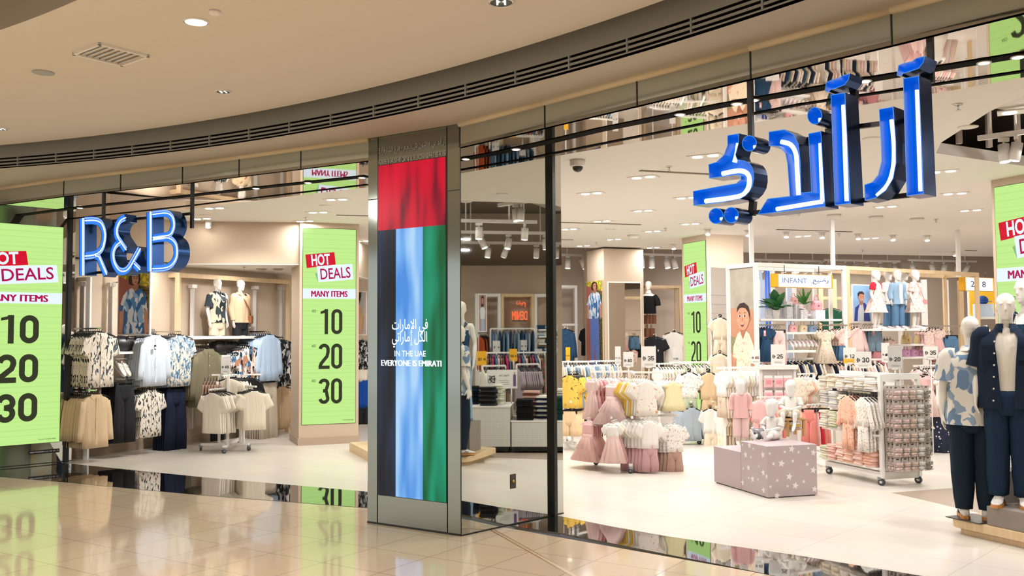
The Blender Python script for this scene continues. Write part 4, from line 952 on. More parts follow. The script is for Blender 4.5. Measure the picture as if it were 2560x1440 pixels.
def head(b, c, s=1.0, yaw=0, face=True):
    """egg head about .235 high at s=1, facing -y, c = centre"""
    M0 = b.M; b.M = M0 @ Matrix.Translation(c) @ Matrix.Rotation(yaw, 4, 'Z') @ Matrix.Scale(s, 4)
    rows = [(-.122, .012, .012, 0, -.052), (-.116, .030, .030, 0, -.046), (-.095, .046, .055, 0, -.030), (-.065, .058, .078, 0, -.012), (-.03, .067, .092, 0, .0), (.01, .073, .099, 0, .004), (.045, .075, .100, 0, .006), (.075, .069, .092, 0, .008), (.10, .052, .070, 0, .009), (.115, .028, .038, 0, .01), (.121, .006, .008, 0, .01)]
    ell_rows(b, rows, 22)
    if face:
        b.rings([[(x * w, y, z) for x, y in ((-1, -.080), (0, -.080 - d), (1, -.080), (0, -.06))] for z, w, d in ((.022, .006, .014), (-.01, .009, .026), (-.032, .014, .034), (-.042, .008, .014))], smooth=True)
        for sx in (-1, 1):
            b.ball((sx * .028, -.086, .026), .022, .012, .006, 10, 6); b.ball((sx * .0735, .012, -.010), .010, .020, .034, 8, 8)
        b.ball((0, -.080, -.068), .022, .012, .007, 10, 6); b.ball((0, -.072, -.104), .022, .016, .014, 10, 6)
    b.M = M0
def hand(b, p, d, side, s=1.0, curl=.35, palm=(1, 0, 0)):
    """hand hanging from wrist p along d; palm faces 'palm'; five unequal fingers"""
    d = Vector(d).normalized(); w = Vector(palm); w = (w - d * w.dot(d)).normalized(); x = d.cross(w) * side   # x: towards the thumb side
    p = Vector(p)
    def at(l, a, h): return p + d * (l * s) + x * (a * s) + w * (h * s)
    R_ = []
    for l, hw, th in ((-.015, .021, .019), (.01, .027, .017), (.045, .040, .015), (.075, .043, .013), (.092, .040, .011)):
        R_.append([at(l, hw * math.cos(2 * PI * j / 12), th * math.sin(2 * PI * j / 12)) for j in range(12)])
    b.rings(R_)
    for a, L, r, st in ((.031, .072, .0088, .088), (.0105, .082, .0092, .092), (-.0105, .076, .0088, .090), (-.031, .060, .0078, .084)):
        q = []; l, h, g = st - .014, 0.0, 0.0
        for k, f in enumerate((.0, .45, .33, .22)):
            g += curl * (0 if k == 0 else 1) * .62; l += math.cos(g) * L * f; h += math.sin(g) * L * f; q.append(at(l, a * (1 + .10 * k), h))
        q.insert(0, at(st - .03, a * .9, 0)); b.tube(q, [r * s * k for k in (1, 1, .98, .9, .6)], 8)
    b.tube([at(.012, .022, .004), at(.040, .047, .012), at(.066, .058, .022), at(.088, .060, .032)], [.013 * s, .0115 * s, .0098 * s, .006 * s], 8)
def figure_mesh(key, J, S, m, voxel=.009, feet=True, hands=True, cut=None, headyaw=0, face=True, palm=None):
    """one continuous body: J = joints, S = thickness factor"""
    b = B(m); pel, che, nec, hea = (Vector(J[k]) for k in ('pelvis', 'chest', 'neck', 'head')); hs = J.get('hs', 1.0)
    up = (nec - pel).normalized(); sx = Vector(J.get('axis', (1, 0, 0))); fy = up.cross(sx).normalized()
    rows = J['torso']; R_ = []
    for t, rx, ry, oy in rows:
        c = pel + (nec - pel) * t + fy * oy * S
        if 'bend' in J: c += Vector(J['bend']) * math.sin(PI * max(0, min(1, t)))
        R_.append([c + sx * rx * S * math.cos(2 * PI * j / 24) + fy * ry * S * math.sin(2 * PI * j / 24) for j in range(24)])
    b.rings(R_)
    limb(b, [nec - (nec - pel) * .06, nec + (hea - nec) * .25, hea - (hea - nec) * .35], [.062 * S, .052 * S * J.get('nk', 1), .056 * S * J.get('nk', 1)], 14)
    head(b, hea, hs, headyaw, face)
    for s, k in ((1, 'l'), (-1, 'r')):
        sh, el, wr = Vector(J['sh' + k]), Vector(J['el' + k]), Vector(J['wr' + k])
        limb(b, [che + (sh - che) * .55, sh, sh.lerp(el, .5), el, el.lerp(wr, .35), wr], [.055 * S, .052 * S, .045 * S, .036 * S, .037 * S, .023 * S * J.get('wk', 1)], 12)
        if hands: hand(b, wr, J.get('hd' + k, wr - el), s, J.get('hand', 1.0), .4, (palm or {}).get(k, (-s, 0, 0)))
        hp, kn, an = Vector(J['hp' + k]), Vector(J['kn' + k]), Vector(J['an' + k])
        if cut != 'thigh':
            limb(b, [hp + (pel - hp) * .3 + Vector((0, 0, .02)), hp, hp.lerp(kn, .5), kn, kn.lerp(an, .35), an], [.075 * S, .082 * S, .070 * S, .050 * S, .052 * S, .033 * S], 14)
            if feet:
                td = Vector(J.get('to' + k, (0, -1, 0))).normalized(); b.tube([an + Vector((0, 0, 0)) - td * .03 * hs, an + td * .04 * hs - Vector((0, 0, .03 * hs)), an + td * .12 * hs - Vector((0, 0, .05 * hs)), an + td * .165 * hs - Vector((0, 0, .055 * hs))], [.034 * S, .038 * S, .034 * S, .018 * S], 10)
        else:
            limb(b, [hp + (pel - hp) * .3 + Vector((0, 0, .02)), hp, hp.lerp(kn, .45)], [.075 * S, .082 * S, .072 * S], 14)
    o = b.build('tmp'); r = o.modifiers.new('r', 'REMESH'); r.mode = 'VOXEL'; r.voxel_size = voxel; r.use_smooth_shade = True
    sm = o.modifiers.new('s', 'SMOOTH'); sm.factor = .5; sm.iterations = 3
    bpy.context.view_layer.update(); me = bpy.data.meshes.new_from_object(o.evaluated_get(bpy.context.evaluated_depsgraph_get())); me.materials.clear(); me.materials.append(m)
    me.polygons.foreach_set('use_smooth', [True] * len(me.polygons)); me.name = key
    old = o.data; bpy.data.objects.remove(o); bpy.data.meshes.remove(old); MESH[key] = me; return me
T_MALE = [(-.06, .02, .02, 0), (-.045, .13, .085, 0), (0, .158, .105, .004), (.09, .165, .108, .006), (.25, .142, .094, 0), (.36, .138, .092, -.002), (.55, .160, .108, -.006), (.72, .178, .115, -.004), (.83, .182, .105, .004), (.90, .165, .088, .012), (.955, .105, .066, .016), (1.0, .062, .058, .016)]
T_FEM = [(-.06, .02, .02, 0), (-.045, .125, .085, 0), (0, .158, .105, .004), (.09, .155, .102, .006), (.28, .118, .08, 0), (.38, .114, .08, -.002), (.55, .135, .095, -.010), (.68, .148, .118, -.018), (.80, .152, .095, .0), (.89, .140, .078, .012), (.955, .085, .058, .016), (1.0, .054, .052, .016)]
T_KID = [(-.08, .02, .02, 0), (-.05, .10, .075, 0), (.05, .118, .088, .0), (.3, .112, .085, -.004), (.6, .118, .085, -.004), (.8, .12, .075, .0), (.92, .09, .058, .006), (1.0, .05, .048, .008)]
def standing(h, kind=T_MALE, sw=.185, arm=1.0, hs=1.0, turn=0, legspread=.095, stride=.0):
    k = h / 1.82
    J = dict(pelvis=(0, 0, .91 * k), chest=(0, 0, 1.32 * k), neck=(0, .012 * k, 1.525 * k), head=(0, -.004 * k, (1.82 - .121 * hs / k) * k), torso=kind, hs=hs, hand=k)
    for s, n in ((1, 'l'), (-1, 'r')):
        J['sh' + n] = (s * sw * k, .006 * k, 1.44 * k); J['el' + n] = (s * (sw + .055) * k, .03 * k, 1.165 * k); J['wr' + n] = (s * (sw + .065) * k, -.04 * k, .925 * k); J['hd' + n] = (0, -.12, -1)
        J['hp' + n] = (s * .088 * k, 0, .90 * k); J['kn' + n] = (s * legspread * k, (-.015 - s * stride) * k, .50 * k); J['an' + n] = (s * legspread * 1.02 * k, (.02 - s * stride * 2) * k, .085 * k)
    return J
J = standing(1.82); figure_mesh('man', J, 1.0, M_MANN, .007, feet=False)
figure_mesh('man_cut', standing(1.82), 1.0, M_MANN, .010, cut='thigh')
J = standing(1.76, T_FEM, .155); figure_mesh('woman', J, .92, M_MANN, .0085, feet=False)
def kid(h, hk): 
    J = standing(h, T_KID, .20, hs=hk); k = h / 1.82
    J['pelvis'] = (0, 0, .85 * k); J['neck'] = (0, .01, 1.42 * k); J['chest'] = (0, 0, 1.22 * k); J['head'] = (0, -.004, h - .121 * hk); J['hand'] = k * 1.05
    for s, n in ((1, 'l'), (-1, 'r')): J['sh' + n] = (s * .19 * k, 0, 1.33 * k); J['el' + n] = (s * .245 * k, .02, 1.07 * k); J['wr' + n] = (s * .26 * k, -.04 * k, .85 * k); J['hp' + n] = (s * .095 * k, 0, .84 * k); J['kn' + n] = (s * .10 * k, -.01, .46 * k); J['an' + n] = (s * .105 * k, .01, .08 * k)
    return J
figure_mesh('child', kid(1.02, .80), .72, M_MANN, .009, face=True)
Jt = kid(.84, .90); figure_mesh('toddler_standing', Jt, .64, M_MANNK, .008, face=False)
def sit(h=.46, hs=.92):
    """baby sitting with legs forward along -y; z=0 is the seat"""
    J = dict(pelvis=(0, .02, .06), chest=(0, .035, .19), neck=(0, .025, .255), head=(0, .0, .375), torso=[(-.2, .05, .05, 0), (-.1, .12, .10, 0), (.1, .135, .115, 0), (.5, .125, .10, 0), (.8, .115, .085, 0), (.95, .08, .06, 0), (1.0, .05, .05, 0)], hs=hs, hand=.52, nk=.9)
    for s, n in ((1, 'l'), (-1, 'r')):
        J['sh' + n] = (s * .098, .03, .235); J['el' + n] = (s * .125, -.01, .145); J['wr' + n] = (s * .045, -.095, .115); J['hd' + n] = (-s * .5, -.6, -.1)
        J['hp' + n] = (s * .055, 0, .05); J['kn' + n] = (s * .09, -.14, .055); J['an' + n] = (s * .075, -.26, .035); J['to' + n] = (s * .15, -.25, .9)
    return J
figure_mesh('baby_sitting', sit(), .58, M_MANNK, .007, face=False)
Jb = sit()
for s, n in ((1, 'l'), (-1, 'r')): Jb['kn' + n] = (s * .075, -.15, .06); Jb['an' + n] = (s * .07, -.17, -.06); Jb['to' + n] = (0, -1, -.2)
figure_mesh('baby_on_stool', Jb, .60, M_MANNK, .007, face=False)
def body(key, name, label, loc, rz, cat='mannequin', group=None, s=1.0):
    o = place(key, name, loc, rz, label, cat, group, s=s); return o
def cloth(b, name, parent, m=None): o = b.build(name, parent); return o
def drape(b, amt, fx=9, fz=4, z0=-9, seed=0):
    """pushes the cloth in and out like folds"""
    for i, v in enumerate(b.v):
        d = noise.noise(Vector((v.x * fx, v.y * fx, v.z * fz + seed))) * amt; n = Vector((v.x, v.y, 0)); n = n.normalized() if n.length > .01 else n
        b.v[i] = v + n * d + Vector((0, 0, d * .3))
    return b
def worn_shirt(m, h=1.82, ease=1.12, hem=.86, long=False, collar=True, J=None, open_front=False, tee=None, sleeve_end=.78, n=40, fem=False):
    """shirt on a standing figure; returns mesh builder (body + sleeves + collar)"""
    k = h / 1.82; b = B(m); J = J or standing(h)
    prof = [(1.520, .070, .066, .012), (1.49, .105, .075, .012), (1.465, .150, .092, .010), (1.43, .190, .112, .004), (1.36, .200, .124, 0), (1.25, .196, .126, 0), (1.10, .192, .122, 0), (.98, .196, .125, 0), (hem, .203, .132, 0)]
    R_ = []
    for i, (z, rx, ry, oy) in enumerate(prof):
        ring = []
        for j in range(n + 1 if open_front else n):
            g = .50 - .34 * (i / len(prof)) if open_front else 0
            a = (-PI / 2 + g + (2 * PI - 2 * g) * j / n) if open_front else 2 * PI * j / n
            f = .007 * i / 8 * math.sin(7 * a + i * .4) + .004 * math.sin(3 * a + 2 * i)
            ring.append(((rx * ease + f) * math.cos(a) * k, (oy + (ry * ease + f) * math.sin(a)) * k, z * k))
        R_.append(ring)
    b.rings(R_, cap=False, close=not open_front)
    for s, nme in ((1, 'l'), (-1, 'r')):
        sh, el, wr = Vector(J['sh' + nme]), Vector(J['el' + nme]), Vector(J['wr' + nme])
        if long: pts = [sh + Vector((-s * .05 * k, 0, .012 * k)), sh + Vector((s * .012, 0, 0)), sh.lerp(el, .5), el, el.lerp(wr, .5), el.lerp(wr, .93)]; rad = [.075, .078, .072, .066, .056, .046]
        else: e = sh.lerp(el, sleeve_end); pts = [sh + Vector((-s * .05 * k, 0, .012 * k)), sh + Vector((s * .012, 0, 0)), sh.lerp(el, .45), e]; rad = [.076, .082, .088, .092]
        b.rings(P2r(smooth3(pts, [r * k for r in rad], None), 16, (0, 1, 0)), cap=False)
    if collar:
        ring0, ring1, ring2 = [], [], []
        for j in range(25):
            g = .30; a = -PI / 2 + g + (2 * PI - 2 * g) * j / 24
            ring0.append((.070 * math.cos(a) * k, (.012 + .066 * math.sin(a)) * k, 1.515 * k)); ring1.append((.078 * math.cos(a) * k, (.014 + .074 * math.sin(a)) * k, 1.555 * k)); e = 1 + .25 * (1 - abs(j - 12) / 12)
            ring2.append((.105 * math.cos(a) * k, (.014 + .100 * math.sin(a)) * k, (1.505 - .03 * (abs(j - 12) / 12) ** 3) * k))
        b.rings([ring0, ring1, ring2], cap=False, close=False)
    return b
def worn_trousers(m, h=1.82, top_=.98, bottom=.10, w0=.19, legw=(.105, .10, .105, .11), J=None, n=24):
    k = h / 1.82; b = B(m); J = J or standing(h)
    b.rings([[((w0 * r + .004 * math.sin(6 * a)) * math.cos(a) * k, (.128 * r + .004 * math.sin(5 * a)) * math.sin(a) * k, z * k) for a in [2 * PI * j / n for j in range(n)]] for z, r in ((top_, .93), (.93, 1.0), (.86, 1.04), (.80, 1.03), (.77, .9))], cap=True)
    for s, nme in ((1, 'l'), (-1, 'r')):
        hp, kn, an = Vector(J['hp' + nme]), Vector(J['kn' + nme]), Vector(J['an' + nme]); e = Vector((an.x, an.y, bottom * k))
        P = smooth3([hp + Vector((0, 0, .03)), hp.lerp(kn, .4), kn, kn.lerp(e, .5), e], [x * k for x in (.100, legw[0], legw[1], legw[2], legw[3])], [1.2, 1.15, 1.1, 1.1, 1.15])
        R_ = P2r(P, 20, (0, 1, 0))
        for i, ring in enumerate(R_):
            q = i / len(R_)
            for j, p in enumerate(ring):
                a = 2 * PI * j / 20; c = P[i][0]; f = 1 + .045 * q * math.sin(4 * a + 3 * q) + .02 * math.sin(9 * q * PI + a); ring[j] = c + (Vector(p) - c) * f
        b.rings(R_, cap=True)
    return b
# ---------------------------------------------------------------- clothing wall on the left
def wl(u, v, d):
    return atp(u, v, W0 + WN * d, WD)
CLEAF = print_mat('cream_leaf_print', '#e6dccd', ['#2c3238', '#47545c'], (38, 38, 13), .635, .4); CLEAF2 = print_mat('cream_leaf_print_fine', '#e8dfd1', ['#23282c', '#3b464c'], (40, 40, 14), .635, .4, 3)
BLEAF = print_mat('blue_leaf_print', '#e6dccb', ['#6d8ba4', '#4d6f8d', '#93a9b5'], (28, 28, 13), .575, 1.0, 5); MLEAF = print_mat('multi_leaf_print', '#ece4da', ['#2f6f9d', '#1c2733', '#b98368'], (24, 24, 9), .585, .7, 8)
BEIGE = C('beige_linen', '#d9bf9c'); ICE = C('ice_white_linen', '#c9d3de'); OLIVE = C('olive_cloth', '#77705a'); SKY = C('sky_oxford', '#b9cfe8'); CHARC = C('charcoal_cloth', '#2a2b2f'); NAVY = C('navy_cloth', '#232a3d')
STONE = C('stone_twill', '#c9bca6'); CREAM = C('cream_jersey', '#efe6d8'); CREAM2 = C('ivory_jersey', '#e9decb'); BLKP = print_mat('black_white_print', '#1f2124', ['#d8d5cf', '#8c8f92'], (22, 22, 12), .58, .8, 2); TAN = C('tan_linen', '#b99c7c'); RIBB = stripe_mat('brown_rib_knit', '#a98a78', '#8f6f5e', 60, 'Z')
BLACKC = C('black_jersey', '#1c1c1e')
iw = -WN
def wall_run(kind, m, u, v, d, n, front, rest, s=1.0, pitch=.05):
    loc = wl(u, v, d); return run(kind, m, loc, iw, n, pitch, WN + WD * -.12, front, rest, rest, 'black', s)
wall_run('shirt_short', CLEAF, 252, 821, .72, 11, 'cream shirt with dark leaf print, front of the upper rail nearest the mirrored wall', 'cream leaf print shirt behind the front one on the upper left rail', 1.05)
wall_run('shirt_long', BEIGE, 240, 976, .74, 10, 'beige long sleeved shirt at the front of the lower left rail', 'beige long sleeved shirt behind the front one on the lower left rail', .98)
wall_run('trousers', CHARC, 312, 948, .62, 7, 'charcoal trousers hanging between beige shirts and leaf print shirts', 'charcoal trousers hanging behind the front pair on the left wall', .84)
wall_run('shirt_long', ICE, 388, 828, .72, 8, 'pale blue white long shirt with a dark tag on the upper rail', 'pale blue white long shirt behind the tagged one', 1.0)
wall_run('shirt_short', CLEAF2, 378, 966, .66, 7, 'cream leaf print shirt on the lower rail beside the charcoal trousers', 'cream leaf print shirt on the lower rail behind the front one', .98)
wall_run('shirt_short', BLEAF, 450, 829, .62, 6, 'cream shirt with faded blue leaves behind the first wooden post', 'blue leaf shirt hanging behind the front one at the first wooden post', 1.1)
wall_run('trousers', NAVY, 440, 957, .55, 6, 'navy trousers hanging low behind the first wooden post', 'navy trousers behind the front pair at the first wooden post', .95)
wall_run('shirt_long', OLIVE, 520, 862, .70, 5, 'olive green long shirt under the mannequin shelf', 'olive green long shirt behind the front one', 1.2)
wall_run('shirt_short', CLEAF2, 578, 890, .55, 3, 'cream leaf print shirt behind the 45 price sign', 'cream leaf print shirt far back behind the 45 price sign')
wall_run('shirt_short', MLEAF, 622, 858, .70, 6, 'white shirt with blue, black and rust shapes left of the sky blue shirts', 'blue, black and rust printed shirt behind the front one', 1.15)
wall_run('shirt_long', SKY, 674, 829, .78, 11, 'sky blue long sleeved shirt at the right end of the mannequin shelf', 'sky blue long sleeved shirt behind the front one', 1.05)
wall_run('trousers', STONE, 672, 942, .70, 8, 'stone coloured trousers hanging under the sky blue shirts', 'stone coloured trousers behind the front pair', 1.02)
wall_run('shirt_short', BLKP, 709, 843, .5, 4, 'black shirt with white print at the far end of the left wall', 'black printed shirt behind the front one at the far end', 1.1)
wall_run('shirt_long', TAN, 704, 958, .5, 5, 'tan long shirt low at the far end of the left wall', 'tan long shirt behind the front one at the far end', 1.0)
garment('trousers', BLACKC, wl(545, 985, .45), facing(WN), 'black trousers hanging low behind the centre tee rack', None, 'black', .7)
o = bpy.data.objects.new('swing_tag', None)
b = B(M_BLK); q = wl(388, 868, .80); b.box(0, 0, 0, .035, .004, .075); b.box(0, -.003, -.008, .026, .003, .03, M_TAGW); o2 = b.build('swing_tag'); o2.location = q; o2.rotation_euler = (0, 0, facing(WN)); tag(o2, 'small black swing tag hanging on the pale blue white shirt', 'tag')
bpy.data.objects.remove(o)
# rail arms on the wall
for i, (u, v, d) in enumerate([(252, 821, .76), (240, 976, .78), (312, 948, .66), (388, 828, .76), (378, 966, .70), (450, 829, .66), (440, 957, .60), (520, 862, .74), (622, 858, .74), (674, 829, .82), (672, 942, .74), (704, 958, .54), (709, 843, .54)]):
    q = wl(u, v, d) + Vector((0, 0, .0)); b = B(M_CHROME); b.bar(q, q - WN * (d - .02), .016, .022); b.ball(tuple(q + Vector((0, 0, .006))), .014, .014, .014, 8, 6); b.box(*(q - WN * (d - .01)), .06, .05, .09, rz=ang(WN)); o = b.build('rail_arm')
    tag(o, 'short chrome rail arm fixed to the beige clothing wall', 'rail arm', 'chrome rail arms on the left wall')
# vertical wall rails above
for u in (206, 277, 481, 637, 703, 745 - 18):
    p = wl(u, 760, .10); b = B(mat('rail_grey', '#d9d4cd', .4)); b.bar((p.x, p.y, .25), (p.x, p.y, p.z + .28), .06, .05); b.box(p.x, p.y, p.z + .30, .10, .10, .06, M_FIX, rz=ang(WN)); o = b.build('wall_rail'); tag(o, 'tall pale shelving rail fixed to the beige clothing wall', 'shelving rail', 'shelving rails on the left wall')
# frames: white ladder frame, ash frames
def post_frame(pts, top_, w, m, name, label, rungs=(), depth=None, rung_m=None):
    t = thing(name, label, 'display frame', pts[0]); p0 = Vector(pts[0]); b = None
    for p in pts:
        b = B(m); q = V2(p) - V2(p0); b.box(q.x, q.y, top_ / 2, w, w, top_); b.build('post', t)
    for i in range(len(pts) - 1):
        a, c = V2(pts[i]) - V2(p0), V2(pts[i + 1]) - V2(p0); b = B(m); b.bar(a + Vector((0, 0, top_ - w / 2)), c + Vector((0, 0, top_ - w / 2)), w, w); b.build('top_rail', t)
        for z in rungs: b = B(m); b.bar(a + Vector((0, 0, z)), c + Vector((0, 0, z)), w * .7, w * .6); b.build('rung', t)
    return t
lad = fl(215, 1147); lb = lad - WN * .52
post_frame([lb, lad], 2.70, .06, M_WHITE, 'ladder_stand', 'white upright ladder frame at the left end of the clothing wall', (.24, .50))
w1 = fl(440, 1116); w1b = w1 - WN * .55
w2 = fl(718, 1080); w2b = w2 - WN * .55
t = post_frame([w1b, w1, w2, w2b], 2.86, .075, M_WOOD, 'display_bay', 'pale ash wood frame around the two shirt mannequins', ())
for a, c, z in ((w1b, w1, .22), (w1b, w1, .46), (w2b, w2, .30), (w2b, w2, .55)): b = B(M_WOOD); b.bar(a - w1b + Vector((0, 0, z)), c - w1b + Vector((0, 0, z)), .05, .045); b.build('rung', t)
lad2 = wl(640, 760, .06)
# shelves, bag and shoes
def shelf(a, c, dep, th, m, label, name='shelf', into=iw, group=None):
    a, c = Vector(a), Vector(c); d = (c - a); b = B(m); L = d.length; dd = V2(d).normalized(); k = V2(into).normalized()
    P = [a, c, c + k * dep, a + k * dep]; b.prism([(p.x, p.y) for p in P], a.z - th, a.z); return tag(b.build(name, bevel=.004), label, 'shelf', group)
z1 = wl(600, 846, .62).z
a1 = atz(470, 838, wl(600, 838, .62).z)
sa, sb_ = wl(468, 840, .62), wl(654, 840, .62); zz = (sa.z + sb_.z) / 2; zs = zz
SHZ = wl(560, 840, .62).z
shelf((sa.x, sa.y, SHZ), (sb_.x, sb_.y, SHZ), .55, .05, M_WHITE, 'long white shelf carrying the two shirt mannequins')
s1, s2 = wl(285, 880, .55), wl(344, 878, .55); shelf((s1.x, s1.y, s1.z), (s2.x, s2.y, s1.z), .45, .035, M_WHITE, 'short white shelf holding the dark bag above the hanging shoes')
s3, s4 = wl(550, 888, .55), wl(600, 886, .55); shelf((s3.x, s3.y, s3.z), (s4.x, s4.y, s3.z), .45, .035, M_WHITE, 'short white shelf holding the black bag under the mannequin shelf')
M_LEAB = mat('black_leather', '#1d1b1b', .35, bump=.3, bscale=30)
def duffel(loc, rz, w, h, d, label):
    t = thing('holdall_bag', label, 'bag', loc, rz); b = B(M_LEAB); n = 14
    b.rings([[(x, d / 2 * k * math.cos(2 * PI * j / n), h / 2 + h / 2 * k * se(math.sin(2 * PI * j / n), .8)) for j in range(n)] for x, k in ((-w / 2, .72), (-w / 2 + .03, .95), (0, 1.0), (w / 2 - .03, .95), (w / 2, .72))]); b.build('bag_body', t)
    for s in (-1, 1):
        b = B(M_LEAB); b.tube([(-w * .18, s * d * .40, h * .7), (-w * .13, s * d * .5, h * .98), (w * .13, s * d * .5, h * .98), (w * .18, s * d * .40, h * .7)], .012, 8); b.build('handle', t)
p = wl(316, 880, .40); duffel((p.x, p.y, s1.z), ang(WD), .50, .24, .24, 'dark grey holdall on the short shelf under the man poster')
p = wl(560, 886, .40); duffel((p.x, p.y, s3.z + .0), ang(WD), .55, .24, .24, 'black holdall under the mannequin shelf beside the olive shirts')
def trainer_mesh(key, L, col, sole, mark):
    b = B(col); n = 14
    def ring(x, wy, z0, z1): return [(x, wy * math.cos(2 * PI * j / n), z0 + (z1 - z0) * (.5 + .5 * se(math.sin(2 * PI * j / n), .7))) for j in range(n)]
    k = L / .29
    b.rings([ring(x * k, wy * k, .022 * k, z * k) for x, wy, z in ((-.135, .022, .07), (-.125, .034, .095), (-.09, .038, .10), (-.045, .038, .098), (0.0, .041, .085), (.05, .046, .065), (.10, .045, .052), (.135, .034, .042), (.15, .012, .032))], col)
    b.prism([(x * k, y * k) for x, y in [(-.145, -.02), (-.12, -.039), (-.03, -.036), (.06, -.049), (.12, -.044), (.157, -.016), (.157, .016), (.12, .044), (.06, .049), (-.03, .036), (-.12, .039), (-.145, .02)]], 0, .026 * k, sole)
    for i in range(4): b.box((.0 + .022 * i) * k, 0, (.090 - .010 * i) * k, .008 * k, .055 * k, .006 * k, M_FIX)
    for s in (-1, 1): b.tube([(-.03 * k, s * .041 * k, .035 * k), (.0, s * .044 * k, .06 * k), (.015 * k, s * .043 * k, .035 * k), (.03 * k, s * .046 * k, .058 * k)], .004 * k, 5, mark)
    b.ball((-.075 * k, 0, .098 * k), .04 * k, .024 * k, .006 * k, 10, 4, mat('shoe_lining', '#6c5a4c', .9))
    MESH[key] = b.mesh(key)
trainer_mesh('trainer_cream', .29, mat('shoe_cream', '#e9e2d6', .5), mat('shoe_sole_cream', '#f2ede4', .6), mat('shoe_mark_grey', '#bcb6aa', .6))
trainer_mesh('trainer_gum', .29, mat('shoe_white_leather', '#ebe7e0', .4), mat('shoe_gum_sole', '#c98a4a', .55), mat('shoe_mark_dark', '#262a30', .5))
trainer_mesh('kid_trainer', .19, mat('shoe_pink_white', '#f1dfe0', .5), mat('shoe_sole_white', '#f6f1ee', .6), mat('shoe_mark_pink', '#d65b84', .5))
for i, u in enumerate((296, 309, 328, 341)):
    p = wl(u, 925, .45); place('trainer_cream', 'trainer', p + Vector((0, 0, .0)), ang(WN) + .2, 'cream trainer hung toe down under the dark holdall shelf', 'shoe', 'cream trainers under the holdall shelf', ry=.75)
for u in (303, 335):
    p = wl(u, 897, .52); b = B(M_CHROME); b.bar(p, p - WN * .5, .012, .012); b.bar(p + WD * .1, p - WD * .1, .012, .012); tag(b.build('shoe_hook'), 'small hook holding the cream trainers on the left wall', 'hook', 'shoe hooks on the left wall')
# posters: printed boards with a simple figure in flat colours
SKIN = mat('print_skin', '#c98f72', .6); SKIN_D = mat('print_skin_shade', '#a86d54', .6); HAIR = mat('print_hair', '#2c1d18', .6); EYE = mat('print_eye', '#2a1a16', .6)
def poster(name, label, p, q, z0, z1, draw, thick=.03, frame=M_WHITE, fw_=.02):
    p, q = V2(p), V2(q); d = (q - p).normalized(); W = (q - p).length; t = thing(name, label, 'poster', p + Vector((0, 0, z0)), ang(d)); H = z1 - z0
    b = B(frame); b.box(W / 2, thick / 2, H / 2, W, thick, H); b.build('board', t); b = B(); draw(b, fw_, fw_, W - 2 * fw_, H - 2 * fw_); b.build('print', t, M=TR(0, -.001, 0)); return t
def man_print(full):
    yl = print_mat('print_yellow_leaves', '#c4a838', ['#e2c640', '#8a9438'], (16, 16, 16), .5, 2, 4); wallr = mat('print_red_wall', '#a05c52', .7, var=.1); bush = print_mat('print_bush', '#5c5030', ['#7c6a3a', '#3d4426'], (18, 18, 18), .5, 2, 1)
    shirt = print_mat('print_shirt_blue', '#e6eaf0', ['#5a92cc', '#8fb8e0', '#3f6fa8'], (11, 11, 5), .57, .6, 2); jean = mat('print_jeans', '#5b78c4', .7, var=.12, vscale=8)
    def draw(b, x0, z0, W, H):
        P = lambda *a: [(x0 + x * W, z0 + z * H) for x, z in a]
        b.pic(P((0, 0), (1, 0), (1, 1), (0, 1)), 1, yl); k = .55 if full else 0; S = (1 - k)
        zf = lambda z: k + S * z if full else z
        Z = lambda *a: [(x0 + x * W, z0 + zf(z) * H) for x, z in a]
        b.pic(P((0, 0), (1, 0), (1, zf(.72)), (.62, zf(.78)), (0, zf(.90))), 2, wallr); b.pic(P((.62, 0), (1, 0), (1, zf(.70)), (.66, zf(.76))), 3, bush)
        if full:
            b.pic(P((.27, 0), (.47, 0), (.53, .30), (.60, 0), (.82, 0), (.80, .40), (.78, .58), (.26, .58), (.25, .40)), 4, jean)
        for s in (0, 1):
            X = (lambda x: x) if s == 0 else (lambda x: 1.02 - x)
            b.pic(Z(*[(X(x), z) for x, z in ((.02, .02), (.14, .0), (.21, .36), (.05, .40))]), 4, SKIN)
        b.pic(Z((.16, .0), (.86, .0), (.85, .40), (.94, .37), (.98, .30), (.90, .60), (.78, .68), (.62, .72), (.56, .66), (.48, .73), (.30, .68), (.16, .60), (.02, .38), (.06, .34), (.19, .38)), 5, shirt)
        b.pic(Z((.43, .72), (.57, .66), (.66, .72), (.64, .80), (.46, .80)), 6, SKIN_D)
        b.pic(Z((.34, .78), (.32, .86), (.38, .95), (.52, .985), (.68, .95), (.72, .86), (.70, .78), (.62, .77), (.45, .75)), 6, HAIR)
        b.pic(Z((.46, .79), (.44, .88), (.49, .935), (.60, .94), (.655, .90), (.66, .83), (.62, .775), (.55, .755)), 7, SKIN)
        for x in (.52, .61): b.pic(Z((x - .03, .862), (x + .03, .862), (x + .02, .876), (x - .02, .876)), 8, EYE); b.pic(Z((x - .035, .886), (x + .035, .888), (x + .03, .898), (x - .03, .896)), 8, HAIR)
        b.pic(Z((.575, .835), (.60, .828), (.585, .868), (.57, .868)), 8, SKIN_D); b.pic(Z((.53, .798), (.62, .798), (.60, .812), (.55, .812)), 8, mat('print_lips', '#a4524c', .6))
    return draw
pa, pb = wl(299, 760, .30), wl(374, 760, .46); d = V2(aty(374, 700, pa.y - .05) - pa)
pa = aty(294, 760, pa.y); pb = aty(376, 700, pa.y - .16); zt, zb = aty(330, 672, pa.y).z, aty(330, 838, pa.y - .05).z
poster('poster', 'framed poster of a man in a blue shirt under the blue Latin sign', pa, pb, zb, zt, man_print(False), .03)
